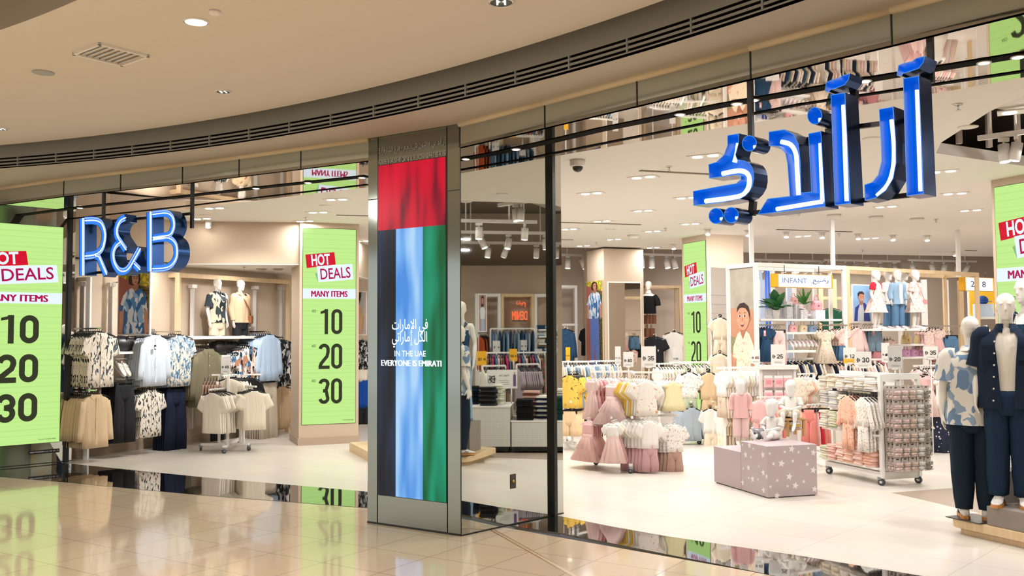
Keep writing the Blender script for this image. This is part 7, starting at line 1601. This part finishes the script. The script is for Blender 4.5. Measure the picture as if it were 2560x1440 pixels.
# ---------------------------------------------------------------- far side of the shop
MANP = man_print(True)
p0_, p1_ = V2(A_), V2(C_); dd = (p1_ - p0_).normalized(); nn = Vector((dd.y, -dd.x, 0))
poster('poster', 'tall poster of a man in a blue shirt and jeans on the far beige column', p0_ + nn * .035 + dd * .02, p1_ + nn * .035 - dd * .02, aty(1490, 912, 20.3).z, aty(1490, 702, 20.3).z, MANP, .03, M_WALL, .005)
q0, q1 = V2(C_), V2(D_); dd = (q1 - q0).normalized(); nn = Vector((dd.y, -dd.x, 0)); L = (q1 - q0).length; zt_, zb_ = aty(1560, 704, 20.15).z, .25
t = thing('wall_mirror', 'tall frameless mirror on the far beige column', 'mirror', q0 + nn * .004, ang(dd)); b = B(M_WHITE); b.box(L * .5, -.01, (zt_ + zb_) / 2, L * .84, .02, zt_ - zb_); b.build('mirror_frame', t); b = B(mat('clear_mirror', '#e6e4e0', .02, 1.0)); b.box(L * .5, -.022, (zt_ + zb_) / 2, L * .80, .008, zt_ - zb_ - .06); b.build('mirror_glass', t)
frame(aty(1396, 900, 21.5) * 1.0, aty(1441, 900, 21.7), Vector((0, 1, 0)), .5, 2.95, M_WHITE, 'white frame at the far left of the view past the mirror wall')
for o in list(COL.objects):
    if o.name.startswith('display_bay') and o.parent is None: o.location.z = 0
f_ = frame(aty(1618, 900, 21.8), aty(1703, 900, 22.0), Vector((0, 1, 0)), .6, 2.95, M_WOOD, 'pale wood frame around the far black and white shirts'); f_.location.z = 0
b = B(M_WHITE); p = aty(1414, 812, 21.9); b.box(p.x, p.y, p.z, .55, .4, .05); tag(b.build('shelf'), 'white shelf above the far denim jacket', 'shelf')
K('shirt_long', [DENIMD], 1412, 818, 20.6, (.3, 1), 3, .06, (.25, -1), 'dark denim jacket hung at the far side past the mirror wall', 'dark denim jacket behind the front one', 'black', .92, stand=True)
K('tee', [BLACKC], 1466, 815, 21.4, (.4, 1), 3, .06, (-.9, -.5), 'black top hung left of the tall man poster', 'black top behind the one left of the man poster', 'black', .9, stand=True)
K('tee', [print_mat('black_photo_tee', '#26272b', ['#d9d6d2'], (9, 9, 7), .66, .8, 4)], 1634, 836, 21.0, (.3, 1), 4, .06, (-.2, -1), 'black tee with white print beside the tall mirror', 'black tee behind the printed one', 'black', .95, stand=True)
K('shirt_short', [WHITEC], 1684, 824, 21.2, (.3, 1), 4, .06, (-.1, -1), 'white polo shirt hung left of the middle lime column', 'white polo shirt behind the front one', 'black', 1.0, stand=True)
K('tee', [stripe_mat('black_white_stripe', '#1d1d1f', '#e9e6e0', 26, 'Z')], 1704, 846, 21.8, (.3, 1), 2, .06, (-.3, -1), 'striped tee at the edge of the middle lime column', 'striped tee behind the front one', 'black', .8)
b = B(C('tan_bag', '#8f5433'))
for i, (u, v) in enumerate(((1617, 779), (1625, 779), (1633, 779), (1617, 812), (1628, 812))):
    p = aty(u, v, 21.4); b = B(mat('brown_tote', '#86502f', .5)); b.box(0, 0, -.18, .075 if i < 3 else .10, .2, .20); b.tube([(0, -.05, -.08), (0, -.04, .0), (0, .04, .0), (0, .05, -.08)], .006, 6); o = b.build('tote_bag'); o.location = p; o.rotation_euler = (0, 0, .2); tag(o, 'brown tote bag hanging beside the tall mirror', 'bag', 'brown tote bags beside the tall mirror')
p = aty(1621, 722, 21.2); t = thing('torso_form', 'half mannequin in a black tee above the brown tote bags', 'mannequin', (p.x, p.y, aty(1621, 782, 21.2).z), facing((-.6, -.8)))
b = B(M_MANN); b.rings([[(rx * math.cos(a), ry * math.sin(a), z) for a in [2 * PI * j / 16 for j in range(16)]] for z, rx, ry in ((0, .15, .1), (.2, .15, .1), (.40, .17, .1), (.45, .07, .06), (.52, .05, .05))]); head(b, (0, 0, .62), .9); b.build('form', t)
b = B(BLACKC); b.rings([[(rx * math.cos(a), ry * math.sin(a), z) for a in [2 * PI * j / 16 for j in range(16)]] for z, rx, ry in ((-.02, .18, .13), (.2, .175, .12), (.36, .19, .115), (.44, .09, .07))], cap=False)
for s in (-1, 1): limb(b, [(s * .15, 0, .38), (s * .22, 0, .28), (s * .24, 0, .16)], [.06, .065, .065])
b.build('tee', t)
# back frames and uprights seen through the display wall
for u, y, m, tp in [(1906, 16.4, mat('pale_blue_post', '#c5d3ea', .4), 2.75), (1974, 16.6, mat('pale_blue_post', '#c5d3ea'), 2.75), (2040, 16.8, mat('pale_blue_post', '#c5d3ea'), 2.75), (2052, 18.8, M_WOOD, 2.9), (2086, 18.9, M_WOOD, 2.9), (2312, 19.2, M_WHITE, 2.9), (2366, 19.4, M_WHITE, 2.9), (2403, 19.6, M_WOOD, 2.9), (2428, 18.6, M_WHITE, 2.9)]:
    p = aty(u, 800, y); b = B(m); b.box(p.x, p.y, tp / 2, .09, .09, tp); b.box(p.x, p.y, .01, .16, .16, .02); tag(b.build('shelving_upright'), 'slim shelving upright seen through the baby display wall', 'shelving upright', 'uprights behind the baby display wall')
for u in (1917, 1925):
    p = aty(u, 800, 17.6); b = B(mat('royal_blue_tube', '#1c4fb0', .4)); b.cyl(p.x, p.y, 0, 3.1, .022, 10); tag(b.build('blue_pole'), 'thin royal blue pole behind the potted plant', 'pole', 'blue poles behind the potted plant')
a, c = aty(1900, 670, 16.5), aty(2045, 672, 16.8); b = B(MATS['pale_blue_post']); b.bar((a.x, a.y, a.z), (c.x, c.y, a.z), .08, .08); b.bar((a.x, a.y, 0.03), (a.x, a.y, a.z), .06, .06); tag(b.build('shelving_beam'), 'pale blue shelving beam behind the INFANT sign', 'shelving beam')
a, c = aty(2052, 745, 18.8), aty(2125, 748, 19.2); b = B(M_WOOD); b.bar((a.x, a.y, a.z), (c.x, c.y, a.z), .06, .06); b.bar((c.x, c.y, 0.0), (c.x, c.y, a.z), .06, .06); tag(b.build('shelving_beam'), 'pale wood shelving beam right of the INFANT sign', 'shelving beam')
K('tee', [C('bottle_green_cloth', '#2d5a45')], 2077, 765, 18.0, (.3, 1), 2, .06, (-.3, -1), 'bottle green kids top seen under the ferny plant', 'bottle green top behind the first', 'black', .8, stand=True)
# character-free corner display at right
p = aty(2452, 795, 17.5); b = B(mat('panel_yellow', '#f0b92a', .6)); b.box(p.x + .18, p.y + .21, p.z + .30, .55, .03, .56); tag(b.build('display_board'), 'plain yellow board behind the blue cap left of the right screen', 'display board')
b = B(M_WHITE); b.box(p.x + .18, p.y, p.z, .70, .45, .04); b.bar((p.x - .14, p.y, 0), (p.x - .14, p.y, p.z), .05, .05); tag(b.build('shelf'), 'white shelf with a blue cap and white slippers left of the right screen', 'shelf')
b = B(mat('mesh_pale_blue', '#cfe0f0', .5)); b.box(p.x - .0, p.y - .1, p.z + .14, .30, .2, .24); tag(b.build('wire_bin'), 'pale blue bin on the white shelf under the blue cap', 'bin')
b = B(mat('cap_blue', '#2a57a8', .7)); b.ball((0, 0, .06), .10, .11, .09, 14, 8); b.box(0, -.13, .03, .16, .12, .012); o = b.build('cap'); o.location = (p.x + .0, p.y - .08, p.z + .27); tag(o, 'blue cap resting on the pale blue bin', 'cap')
for k in range(2): place('trainer_cream', 'slipper', (p.x + .22 + .12 * k, p.y - .12, p.z + .03), -.9 + .2 * k, 'cream slipper on the white shelf left of the right screen', 'shoe', 'cream slippers on the right shelf', s=.8)
K('kid_shirt', [STRB, WHITEC], 2466, 815, 15.0, (.4, 1), 4, .06, (-.2, -1), 'white kids top hung between the two front mannequins', 'white kids top behind the front one between the mannequins', 'black', 1.1, stand=True)
# long vertical hangers from the ceiling down to the frames
for u, v0 in ((1880, 640), (2083, 560), (2397, 570)):
    p = ip(u, 690, -.3); b = B(M_WHITE); b.box(p.x, p.y, (2.8 + ZC) / 2 - .02, .06, .06, ZC - 2.8 - .04); tag(b.build('drop_post'), 'white post dropping from the ceiling to the baby display frames', 'post', 'drop posts over the baby display')
# ---------------------------------------------------------------- adult mannequins on the platform at the right
PD = Vector((.39, -.92, 0)).normalized(); PB = Vector((.92, .39, 0)).normalized(); PC = Vector((3.93, 8.52, 0))
def rrect(w, d, r, n=6):
    out = []
    for cx, cy_, a0 in ((w - r, d - r, 0), (r, d - r, 90), (r, r, 180), (w - r, r, 270)):
        out += [(cx + r * math.cos(math.radians(a0 + 90 * i / n)), cy_ + r * math.sin(math.radians(a0 + 90 * i / n))) for i in range(n + 1)]
    return out
t = thing('display_platform', 'low pale wooden platform with rounded corners under the adult mannequins', 'platform', PC, ang(PD))
WD2, DP2 = 2.0, 1.15
b = B(M_WOOD); P = rrect(WD2, DP2, .13); b.prism(P, .055, .135); b.build('platform_top', t, bevel=.008)
b = B(wood_mat('ash_plinth_base', '#c9ab86', '#d4b692')); b.prism([(x * .94 + .06, y * .94 + .035) for x, y in P], 0, .055); b.build('platform_base', t)
def onp(x, y, z=0): return PC + PD * x + PB * y + Vector((0, 0, z))
CONC = mat('concrete_block', '#8f857c', .75, var=.10, vscale=6)
p2 = atz(2530, 1264, .30)
def block(c, sx, sy, z0, z1, label):
    b = B(CONC); b.box(0, 0, (z1 - z0) / 2, sx, sy, z1 - z0); o = b.build('display_block', bevel=.006); o.location = (c.x, c.y, z0); o.rotation_euler = (0, 0, ang(PD)); return tag(o, label, 'display block')
bl = atz(2466, 1264, .30)
c2 = V2(bl) + PD * .26 + PB * .25; block(c2, .52, .50, .135, .30, 'grey concrete block under the navy shirt mannequin')
c3 = c2 + PB * .42 - PD * .25; c3 = Vector((4.66, 8.42, 0)); block(c3, .44, .42, .135, .56, 'taller grey concrete block behind the navy shirt mannequin')
p1 = atz(2440, 1298, .135); b = B(mat('steel_plate_dark', '#4a4643', .35, .6)); b.box(0, 0, .004, .36, .34, .008); o = b.build('base_plate'); o.location = (p1.x, p1.y, .135); o.rotation_euler = (0, 0, ang(PD)); tag(o, 'dark steel plate under the printed shirt mannequin', 'base plate')
def dressed(key, label, loc, face, parts):
    t = body(key, 'mannequin', label, loc, facing(face))
    for nm, bl_ in parts: bl_.build(nm, t)
    return t
def shoes(t, z=0, key='trainer_gum', sp=.098, back=0):
    for s in (-1, 1):
        o = bpy.data.objects.new('trainer', MESH[key]); COL.objects.link(o); o.parent = t; o.location = (s * sp, -.055, z); o.rotation_euler = (0, 0, -PI / 2 + s * .12)
PRINTM = print_mat('white_blue_abstract', '#e3ddd2', ['#8fa3b8', '#6f88a5'], (11, 11, 8), .58, .6, 12); TROU = C('dark_navy_trousers', '#1c2733'); TROU2 = C('navy_trousers_cloth', '#1f3146'); OVER = C('navy_overshirt', '#1f2a3c'); TEEC = C('oatmeal_tee', '#e2d9cb')
b1 = drape(worn_shirt(PRINTM, ease=1.14, hem=.84), .010, 7, 4, seed=3); b1t = drape(worn_trousers(TROU, legw=(.106, .104, .092, .072), bottom=.085), .010, 6, 3, seed=5)
s1 = (aty(2415, 790, p1.y).z - .143) / 1.82
t1 = dressed('man', 'white mannequin seen from behind in a pale shirt with blue shapes', (p1.x, p1.y, .143), (.42, .9), [('shirt', b1), ('trousers', b1t)]); t1.scale = (s1,) * 3; shoes(t1)
b2 = drape(worn_shirt(OVER, ease=1.20, hem=.83, open_front=True, sleeve_end=.92), .012, 7, 4, seed=8)
for i in range(5): pass
tee = B(TEEC); tee.rings([[(rx * math.cos(a), oy + ry * math.sin(a), z) for a in [2 * PI * j / 28 for j in range(28)]] for z, rx, ry, oy in ((1.515, .066, .063, .012), (1.49, .10, .074, .012), (1.44, .17, .10, .006), (1.3, .186, .12, 0), (1.1, .175, .115, 0), (.9, .182, .12, 0))], cap=False); drape(tee, .006, 8, 5)
tr2 = drape(worn_trousers(TROU2, legw=(.102, .094, .088, .080), bottom=.09), .012, 6, 3, seed=15)
s2 = (aty(2518, 732, p2.y).z - .30) / 1.82
t2 = dressed('man', 'white mannequin in an open navy overshirt, cream tee and navy trousers', (p2.x, p2.y, .30), (-.50, -.87), [('overshirt', b2), ('tee', tee), ('trousers', tr2)]); t2.scale = (s2,) * 3; shoes(t2)
b = B(mat('button_horn', '#d8d2c8', .4))
for i in range(6): b.ball((-.088 - .004 * i, -.155 - .003 * i, 1.40 - i * .10), .008, .006, .008, 8, 6)
b.build('button', t2)
for bx_ in ((.135, -.148), (-.135, -.146)): b = B(OVER); b.box(bx_[0], bx_[1], 1.30, .10, .010, .12); b.build('chest_pocket', t2)
# third mannequin: denim bodice and jeans, mostly cut by the picture edge, seen again in the pillar mirror
J3 = standing(1.76, T_FEM, .155); jb = B(DENIMD); jb.rings([[(rx * math.cos(a), oy + ry * math.sin(a), z) for a in [2 * PI * j / 24 for j in range(24)]] for z, rx, ry, oy in ((1.33, .135, .115, -.014), (1.22, .137, .112, -.012), (1.08, .118, .088, 0), (1.02, .13, .095, 0))], cap=False)
for s in (-1, 1): jb.tube([(s * .075, -.11, 1.32), (s * .085, -.05, 1.45), (s * .08, .06, 1.40), (s * .07, .10, 1.30)], .010, 6)
jj = worn_trousers(DENIML, h=1.76, top_=.98, w0=.165, legw=(.088, .074, .078, .082), bottom=.02, J=J3)
p3 = atz(2552, 1190, .56); p3 = Vector((c3.x, c3.y, .56)); s3 = (aty(2548, 694, p3.y).z - .56) / 1.76
t3 = dressed('woman', 'white mannequin in a denim bodice and jeans at the right edge behind the navy one', (p3.x, p3.y, .56), (-.93, -.35), [('bodice', jb), ('jeans', jj)]); t3.scale = (s3,) * 3
b = B(M_BLK); b.tube([(-.10, -.02, 1.43), (-.05, -.13, 1.30), (.12, -.14, 1.05)], .008, 6); b.build('bag_strap', t3)
b = B(SIGN_G); b.box(-.02, -.16, 1.06, .10, .006, .13); b.text('35', -.05, 1.05, .03, 1, INK, .05, .01, y0=-.163); b.build('hanging_tag', t3)
# ---------------------------------------------------------------- right-hand side of the shop, outside the picture but seen in the pillar mirror
def rf(u, v, dist):
    """place that shows at (u, v) in the pillar mirror when its image lies 'dist' metres deep"""
    p = aty(u, v, dist); q = p - PR; al = q.x * MD.x + q.y * MD.y; pr = Vector((MD.x, MD.y, 0)) * al; qq = Vector((q.x, q.y, 0)); r = PR + 2 * pr - qq; r.z = p.z; return r
MESHW = mat('perforated_white', '#d9d7d0', .6); 
nt = MESHW.node_tree; tc = nt.nodes.new('ShaderNodeTexCoord'); mp = nt.nodes.new('ShaderNodeMapping'); mp.inputs['Rotation'].default_value = (0, PI / 2, 0); br = nt.nodes.new('ShaderNodeTexBrick'); br.offset = 0; br.inputs['Scale'].default_value = 1; br.inputs['Brick Width'].default_value = .028; br.inputs['Row Height'].default_value = .028; br.inputs['Mortar Size'].default_value = .008; br.inputs['Color1'].default_value = lin('#c4c3bc'); br.inputs['Color2'].default_value = lin('#c4c3bc'); br.inputs['Mortar'].default_value = lin('#e2e0da')
sx = nt.nodes.new('ShaderNodeSeparateXYZ'); cx = nt.nodes.new('ShaderNodeCombineXYZ'); ad = nt.nodes.new('ShaderNodeMath'); ad.operation = 'ADD'
nt.links.new(tc.outputs['Object'], sx.inputs[0]); nt.links.new(sx.outputs[0], ad.inputs[0]); nt.links.new(sx.outputs[1], ad.inputs[1]); nt.links.new(ad.outputs[0], cx.inputs[0]); nt.links.new(sx.outputs[2], cx.inputs[1]); nt.links.new(cx.outputs[0], br.inputs['Vector']); nt.links.new(br.outputs['Color'], nt.nodes['Principled BSDF'].inputs['Base Color'])
TA, TM, TB = rf(1170, 1120, 14.3), rf(1274, 1120, 14.26), rf(1385, 1122, 14.2)
zt1 = aty(1274, 1017, 14.26).z; zt2 = aty(1300, 1053, 14.26).z
def table(a, c, z, label):
    a, c = V2(a), V2(c); d = (c - a); L = d.length; d.normalize(); n = Vector((d.y, -d.x, 0)); 
    if n.x < 0: n = -n
    t = thing('display_table', label, 'table', a, ang(d)); sgn = 1 if Vector((-d.y, d.x, 0)).dot(n) > 0 else -1; dep = .85
    b = B(MESHW); b.box(L / 2, sgn * dep / 2, (z + .10) / 2, L, dep, z - .10); b.build('table_body', t); b = B(M_WHITE); b.box(L / 2, sgn * dep / 2, z - .0, L + .02, dep + .02, .02); b.build('table_top', t)
    b = B(M_BLK); b.box(L / 2, sgn * dep / 2, .07, L - .05, dep - .05, .08); b.build('kick_board', t)
    for x in (.1, L - .1): b = B(M_BLK); b.M = TR(x, sgn * .06, .03, ry=PI / 2); b.cyl(0, 0, -.012, .012, .03, 12); b.build('caster', t)
    return d, n
TX = (TA - TM).normalized(); TA2 = TM + TX * 1.35
d_, n_ = table(TM, TA2, zt1, 'tall white perforated table of folded tops seen in the pillar mirror'); table(TM - TX * 1.3, TM - TX * .02, zt2, 'lower white perforated table with dark folded stacks seen in the pillar mirror')
rz_ = ang(d_)
FBLK = C('folded_black', '#1d1d20'); FGRN = C('folded_bottle_green', '#1c3f40'); FROSE = C('folded_dusty_rose', '#c9a39a'); FRUST = C('folded_rust', '#7d4331'); FCH = C('folded_charcoal', '#37383c'); FIV = C('folded_ivory', '#e4dcd0'); FNV = C('folded_navy', '#25304f')
def tp(x, y, z): return V2(TM) + d_ * x + n_ * y + Vector((0, 0, z))
for x, y, z, mm, n, lb in [(.95, .18, zt1 + .012, [FROSE], 6, 'dusty rose folded top on the tall table'), (.35, .18, zt1 + .012, [FCH, FBLK], 8, 'charcoal folded top on the tall table'), (-.22, .2, zt2 + .012, [FBLK], 9, 'black folded trousers on the lower table'), (-.72, .2, zt2 + .012, [FGRN], 10, 'bottle green folded trousers on the lower table'),
                          (.65, .5, zt1 + .012, [FNV, FBLK], 8, 'navy folded top at the back of the tall table'), (.25, .5, zt1 + .012, [FIV, FSG], 9, 'ivory folded top at the back of the tall table'), (-.3, .55, zt2 + .012, [FRUST, FROSE], 12, 'rust folded top at the back of the lower table'), (-.85, .55, zt2 + .012, [FIV], 13, 'ivory folded top at the back of the lower table'), (-.5, .5, zt2 + .012, [FNV, FIV], 10, 'navy and ivory folded top at the back of the lower table')]:
    pile('fold_adult', mm, tp(x, y, z), rz_, n, .035, lb, lb + 's in one stack')
# standing card on the tables
a, c = rf(1216, 970, 14.6), rf(1292, 962, 14.7); d = (V2(a) - V2(c)); L = d.length; d.normalize(); z0_, z1_ = aty(1250, 972, 14.6).z, aty(1250, 925, 14.6).z
t = thing('table_sign', 'white card reading 15 Graphic Tees standing on the folded clothes tables', 'sign', (c.x, c.y, z0_), ang(d)); b = B(SIGN_W); b.box(L / 2, .008, (z1_ - z0_) / 2, L, .016, z1_ - z0_); b.build('card', t)
b = B(); h = z1_ - z0_
b.rect(L * .05, h * .12, L * .14, h * .75, 1, mat('print_violet', '#6b3f78', .6)); b.disc(L * .095, h * .82, L * .025, h * .07, 2, SKIN)
b.text('Graphic Tees', L * .28, h * .62, h * .14, 1, INK, L * .32, .0)
for i in range(3): b.rect(L * .28, h * (.42 - .1 * i), L * (.62 - .05 * i), h * (.44 - .1 * i), 1, mat('sign_print', '#9b9690', .6))
dirham(b, L * .72, h * .3, h * .4, 1, INK); number(b, '15', L * .84, h * .3, L * .12, h * .4, 1, INK)
b.build('print', t, M=TR(0, -.001, 0)); b = B(M_WHITE)
for k in (.2, .8): b.cyl(L * k, .01, -(z0_ - zt1) + .02, 0, .008, 6)
b.build('stem', t)
# racks, wall frame, neon and goods further back
LILT = C('lilac_grey_cloth', '#a89a9f'); LEO = print_mat('leopard_print', '#9b7d6c', ['#3a2c28'], (40, 40, 40), .55, 1, 2); CAMO = print_mat('bright_mixed_print', '#5b6b3a', ['#c94f7a', '#2c3327'], (18, 18, 18), .55, 1, 2)
def mrun(kind, mats, u0, u1, v, dist, n, label, rail_label, s=1.0):
    a, c = rf(u0, v, dist), rf(u1, v, dist + .1); c.z = a.z; b = B(M_WHITE); b.bar(a, c, .03, .03)
    for q in (a, c): b.bar(q, (q.x, q.y, 0), .03, .03); b.bar((q.x - .2, q.y, .02), (q.x + .2, q.y, .02), .04, .04)
    tag(b.build('clothes_rail'), rail_label, 'clothes rail'); dd = V2(c) - V2(a)
    for i in range(n): garment(kind, mats[i % len(mats)], a.lerp(c, (i + .5) / n), ang(dd) + PI / 2 + RR.uniform(-.1, .1), label, label, 'black', s)
mrun('tee', [LILT], 1290, 1345, 911, 15.6, 16, 'lilac grey tee on the rail behind the folded clothes tables', 'white rail of lilac grey tees behind the tables', 1.0)
mrun('tee', [FIV, TAN, BLACKC], 1205, 1262, 915, 15.8, 14, 'mixed tee on the rail behind the 15 card', 'white rail of mixed tees behind the 15 card', 1.0)
mrun('blouse_loose', [LEO, CAMO, C('hot_pink_cloth', '#c8456f'), DENIM, PFLOR], 1215, 1360, 882, 17.4, 22, 'patterned blouse on the long rail in front of the denim wall', 'long white rail of patterned blouses in front of the denim wall', .9)
WX = 11.55
fA, fB_, fC, fD = rf(1190, 725, 20.6), rf(1255, 730, 20.7), rf(1338, 740, 20.9), rf(1392, 745, 21.0)
for o_, l_ in ((fA, 0), (fB_, 0)): pass
for (a, c, m, lb) in ((fA, fB_, M_WHITE, 'white frame with the woman poster on the denim wall'), (fB_, fC, M_WOOD, 'pale wood frame around the orange neon on the denim wall'), (fC, fD, M_WHITE, 'white frame around the folded jeans shelves')):
    a, c = V2(a), V2(c); n = Vector((1, 0, 0)); frame(a, c + (a - c).normalized() * .07, n, .4, 2.72, m, lb)
def woman(b, x0, z0, W, H):
    P = lambda *a: [(x0 + x * W, z0 + z * H) for x, z in a]
    b.pic(P((0, 0), (1, 0), (1, 1), (0, 1)), 1, mat('print_rose_wall', '#b88f87', .7)); b.pic(P((.22, 0), (.72, 0), (.72, .36), (.26, .36)), 2, mat('print_jean_blue', '#a9bdd2', .7)); b.pic(P((.2, .34), (.78, .34), (.86, .55), (.74, .68), (.30, .68), (.12, .55)), 3, mat('print_pale_shirt', '#dbe2e6', .7))
    b.pic(P((.34, .66), (.32, .95), (.50, .985), (.68, .95), (.70, .66)), 3, HAIR); b.disc(x0 + .51 * W, z0 + .83 * H, .13 * W, .09 * H, 4, SKIN)
pa_, pb_ = rf(1194, 760, 20.3), rf(1216, 760, 20.35); d = (V2(pa_) - V2(pb_)); poster('poster', 'tall poster of a woman in a pale shirt on the denim wall', V2(pb_), V2(pa_), aty(1205, 830, 20.3).z, aty(1205, 735, 20.3).z, woman, .03)
NEO = lit('neon_orange', '#ff5a28', 3.0)
a, c = rf(1279, 800, 20.9), rf(1317, 800, 20.9); d = (V2(a) - V2(c)); L = d.length; d.normalize(); h = aty(1300, 778, 20.9).z - aty(1300, 800, 20.9).z
t = thing('neon_sign', 'orange neon reading DENIM in English and Arabic on the wall opposite the mirror', 'sign', (c.x, c.y, a.z), ang(d)); b = B(NEO); b.text('DENIM', 0, 0, h, 0, NEO, L); b.text(AR('062F FEE7 FEF4 FEE2'), L * .1, h * 1.45, h * .8, 0, NEO, L * .6, .004); b.build('neon_tube', t)
b = B(M_BLK); b.box(L / 2, .03, -.02, L, .02, .02); b.bar((L * .5, .03, -.02), (L * .5, .4, -.02), .02, .02); b.build('neon_bracket', t)
mrun('shirt_long', [DENIM, DENIML, DENIMD], 1225, 1335, 822, 20.4, 12, 'denim shirt on the high rail under the neon', 'high white rail of denim shirts under the neon', .95)
mrun('trousers_short', [DENIM, BLACKC, DENIMD], 1225, 1330, 862, 20.6, 12, 'denim trousers on the rail under the denim shirts', 'white rail of denim trousers under the neon', .8)
mrun('shirt_long', [C('burnt_orange_cloth', '#c4592c'), BLACKC], 1196, 1216, 835, 20.5, 5, 'orange or black shirt under the woman poster', 'white rail of orange and black shirts under the woman poster', .95)
for i, v in enumerate((825, 842, 860, 880)):
    a, c = rf(1342, v, 20.8), rf(1388, v, 20.9); c.z = a.z; b = B(M_WHITE); b.bar(a + Vector((.2, 0, 0)), c + Vector((.2, 0, 0)), .4, .03); tag(b.build('shelf'), 'white shelf of folded jeans in the frame beside the neon', 'shelf', 'shelves of folded jeans beside the neon')
    for k in range(3): pile('fold_adult', [[DENIMD], [DENIML, FIV], [FIV]][(k + i) % 3], a.lerp(c, (k + .5) / 3) + Vector((.2, 0, .016)), PI / 2, 3, .035, 'folded jeans on the shelves beside the neon', 'folded jeans beside the neon', .9)
for u, v0, v1, w_, dist, tx, card, lb in [(1203, 878, 913, 24, 16.8, '10', SIGN_Y, 'yellow 10 price sign on the patterned blouse rail'), (1282, 872, 903, 19, 17.2, '20', SIGN_Y, 'yellow 20 price sign in the middle of the patterned blouse rail'), (1240, 852, 880, 18, 18.0, '75', SIGN_G, 'grey 75 price sign left of the second 75 sign'), (1308, 850, 876, 16, 18.2, '75', SIGN_G, 'grey 75 price sign under the orange neon'), (1345, 872, 900, 18, 17.6, '45', SIGN_G, 'grey price sign beside the folded jeans')]:
    q0, q1 = rf(u, v0, dist), rf(u, v1, dist); h = q0.z - q1.z; w__ = w_ * dist / FPX; t = thing('price_sign', lb, 'price sign', q1, facing((-1, -.1))); b = B(card); b.box(0, 0, h / 2, w__, .012, h); b.build('card', t); b = B(INK); dirham(b, -w__ * .40, h * .33, w__ * .27, 2, INK); number(b, tx, -w__ * .07, h * .32, w__ * .44, w__ * .31, 2, INK); b.build('price_print', t, M=TR(0, -.0065, 0)); b = B(M_FIX); b.cyl(0, 0, -.14, 0, .008, 8); b.build('stem', t)
b = B(M_WALL); b.prism([(12.4, 3.8), (13.2, 3.8), (13.2, 14), (12.4, 14)], 0, 3.4); struct(b.build('wall_right'))
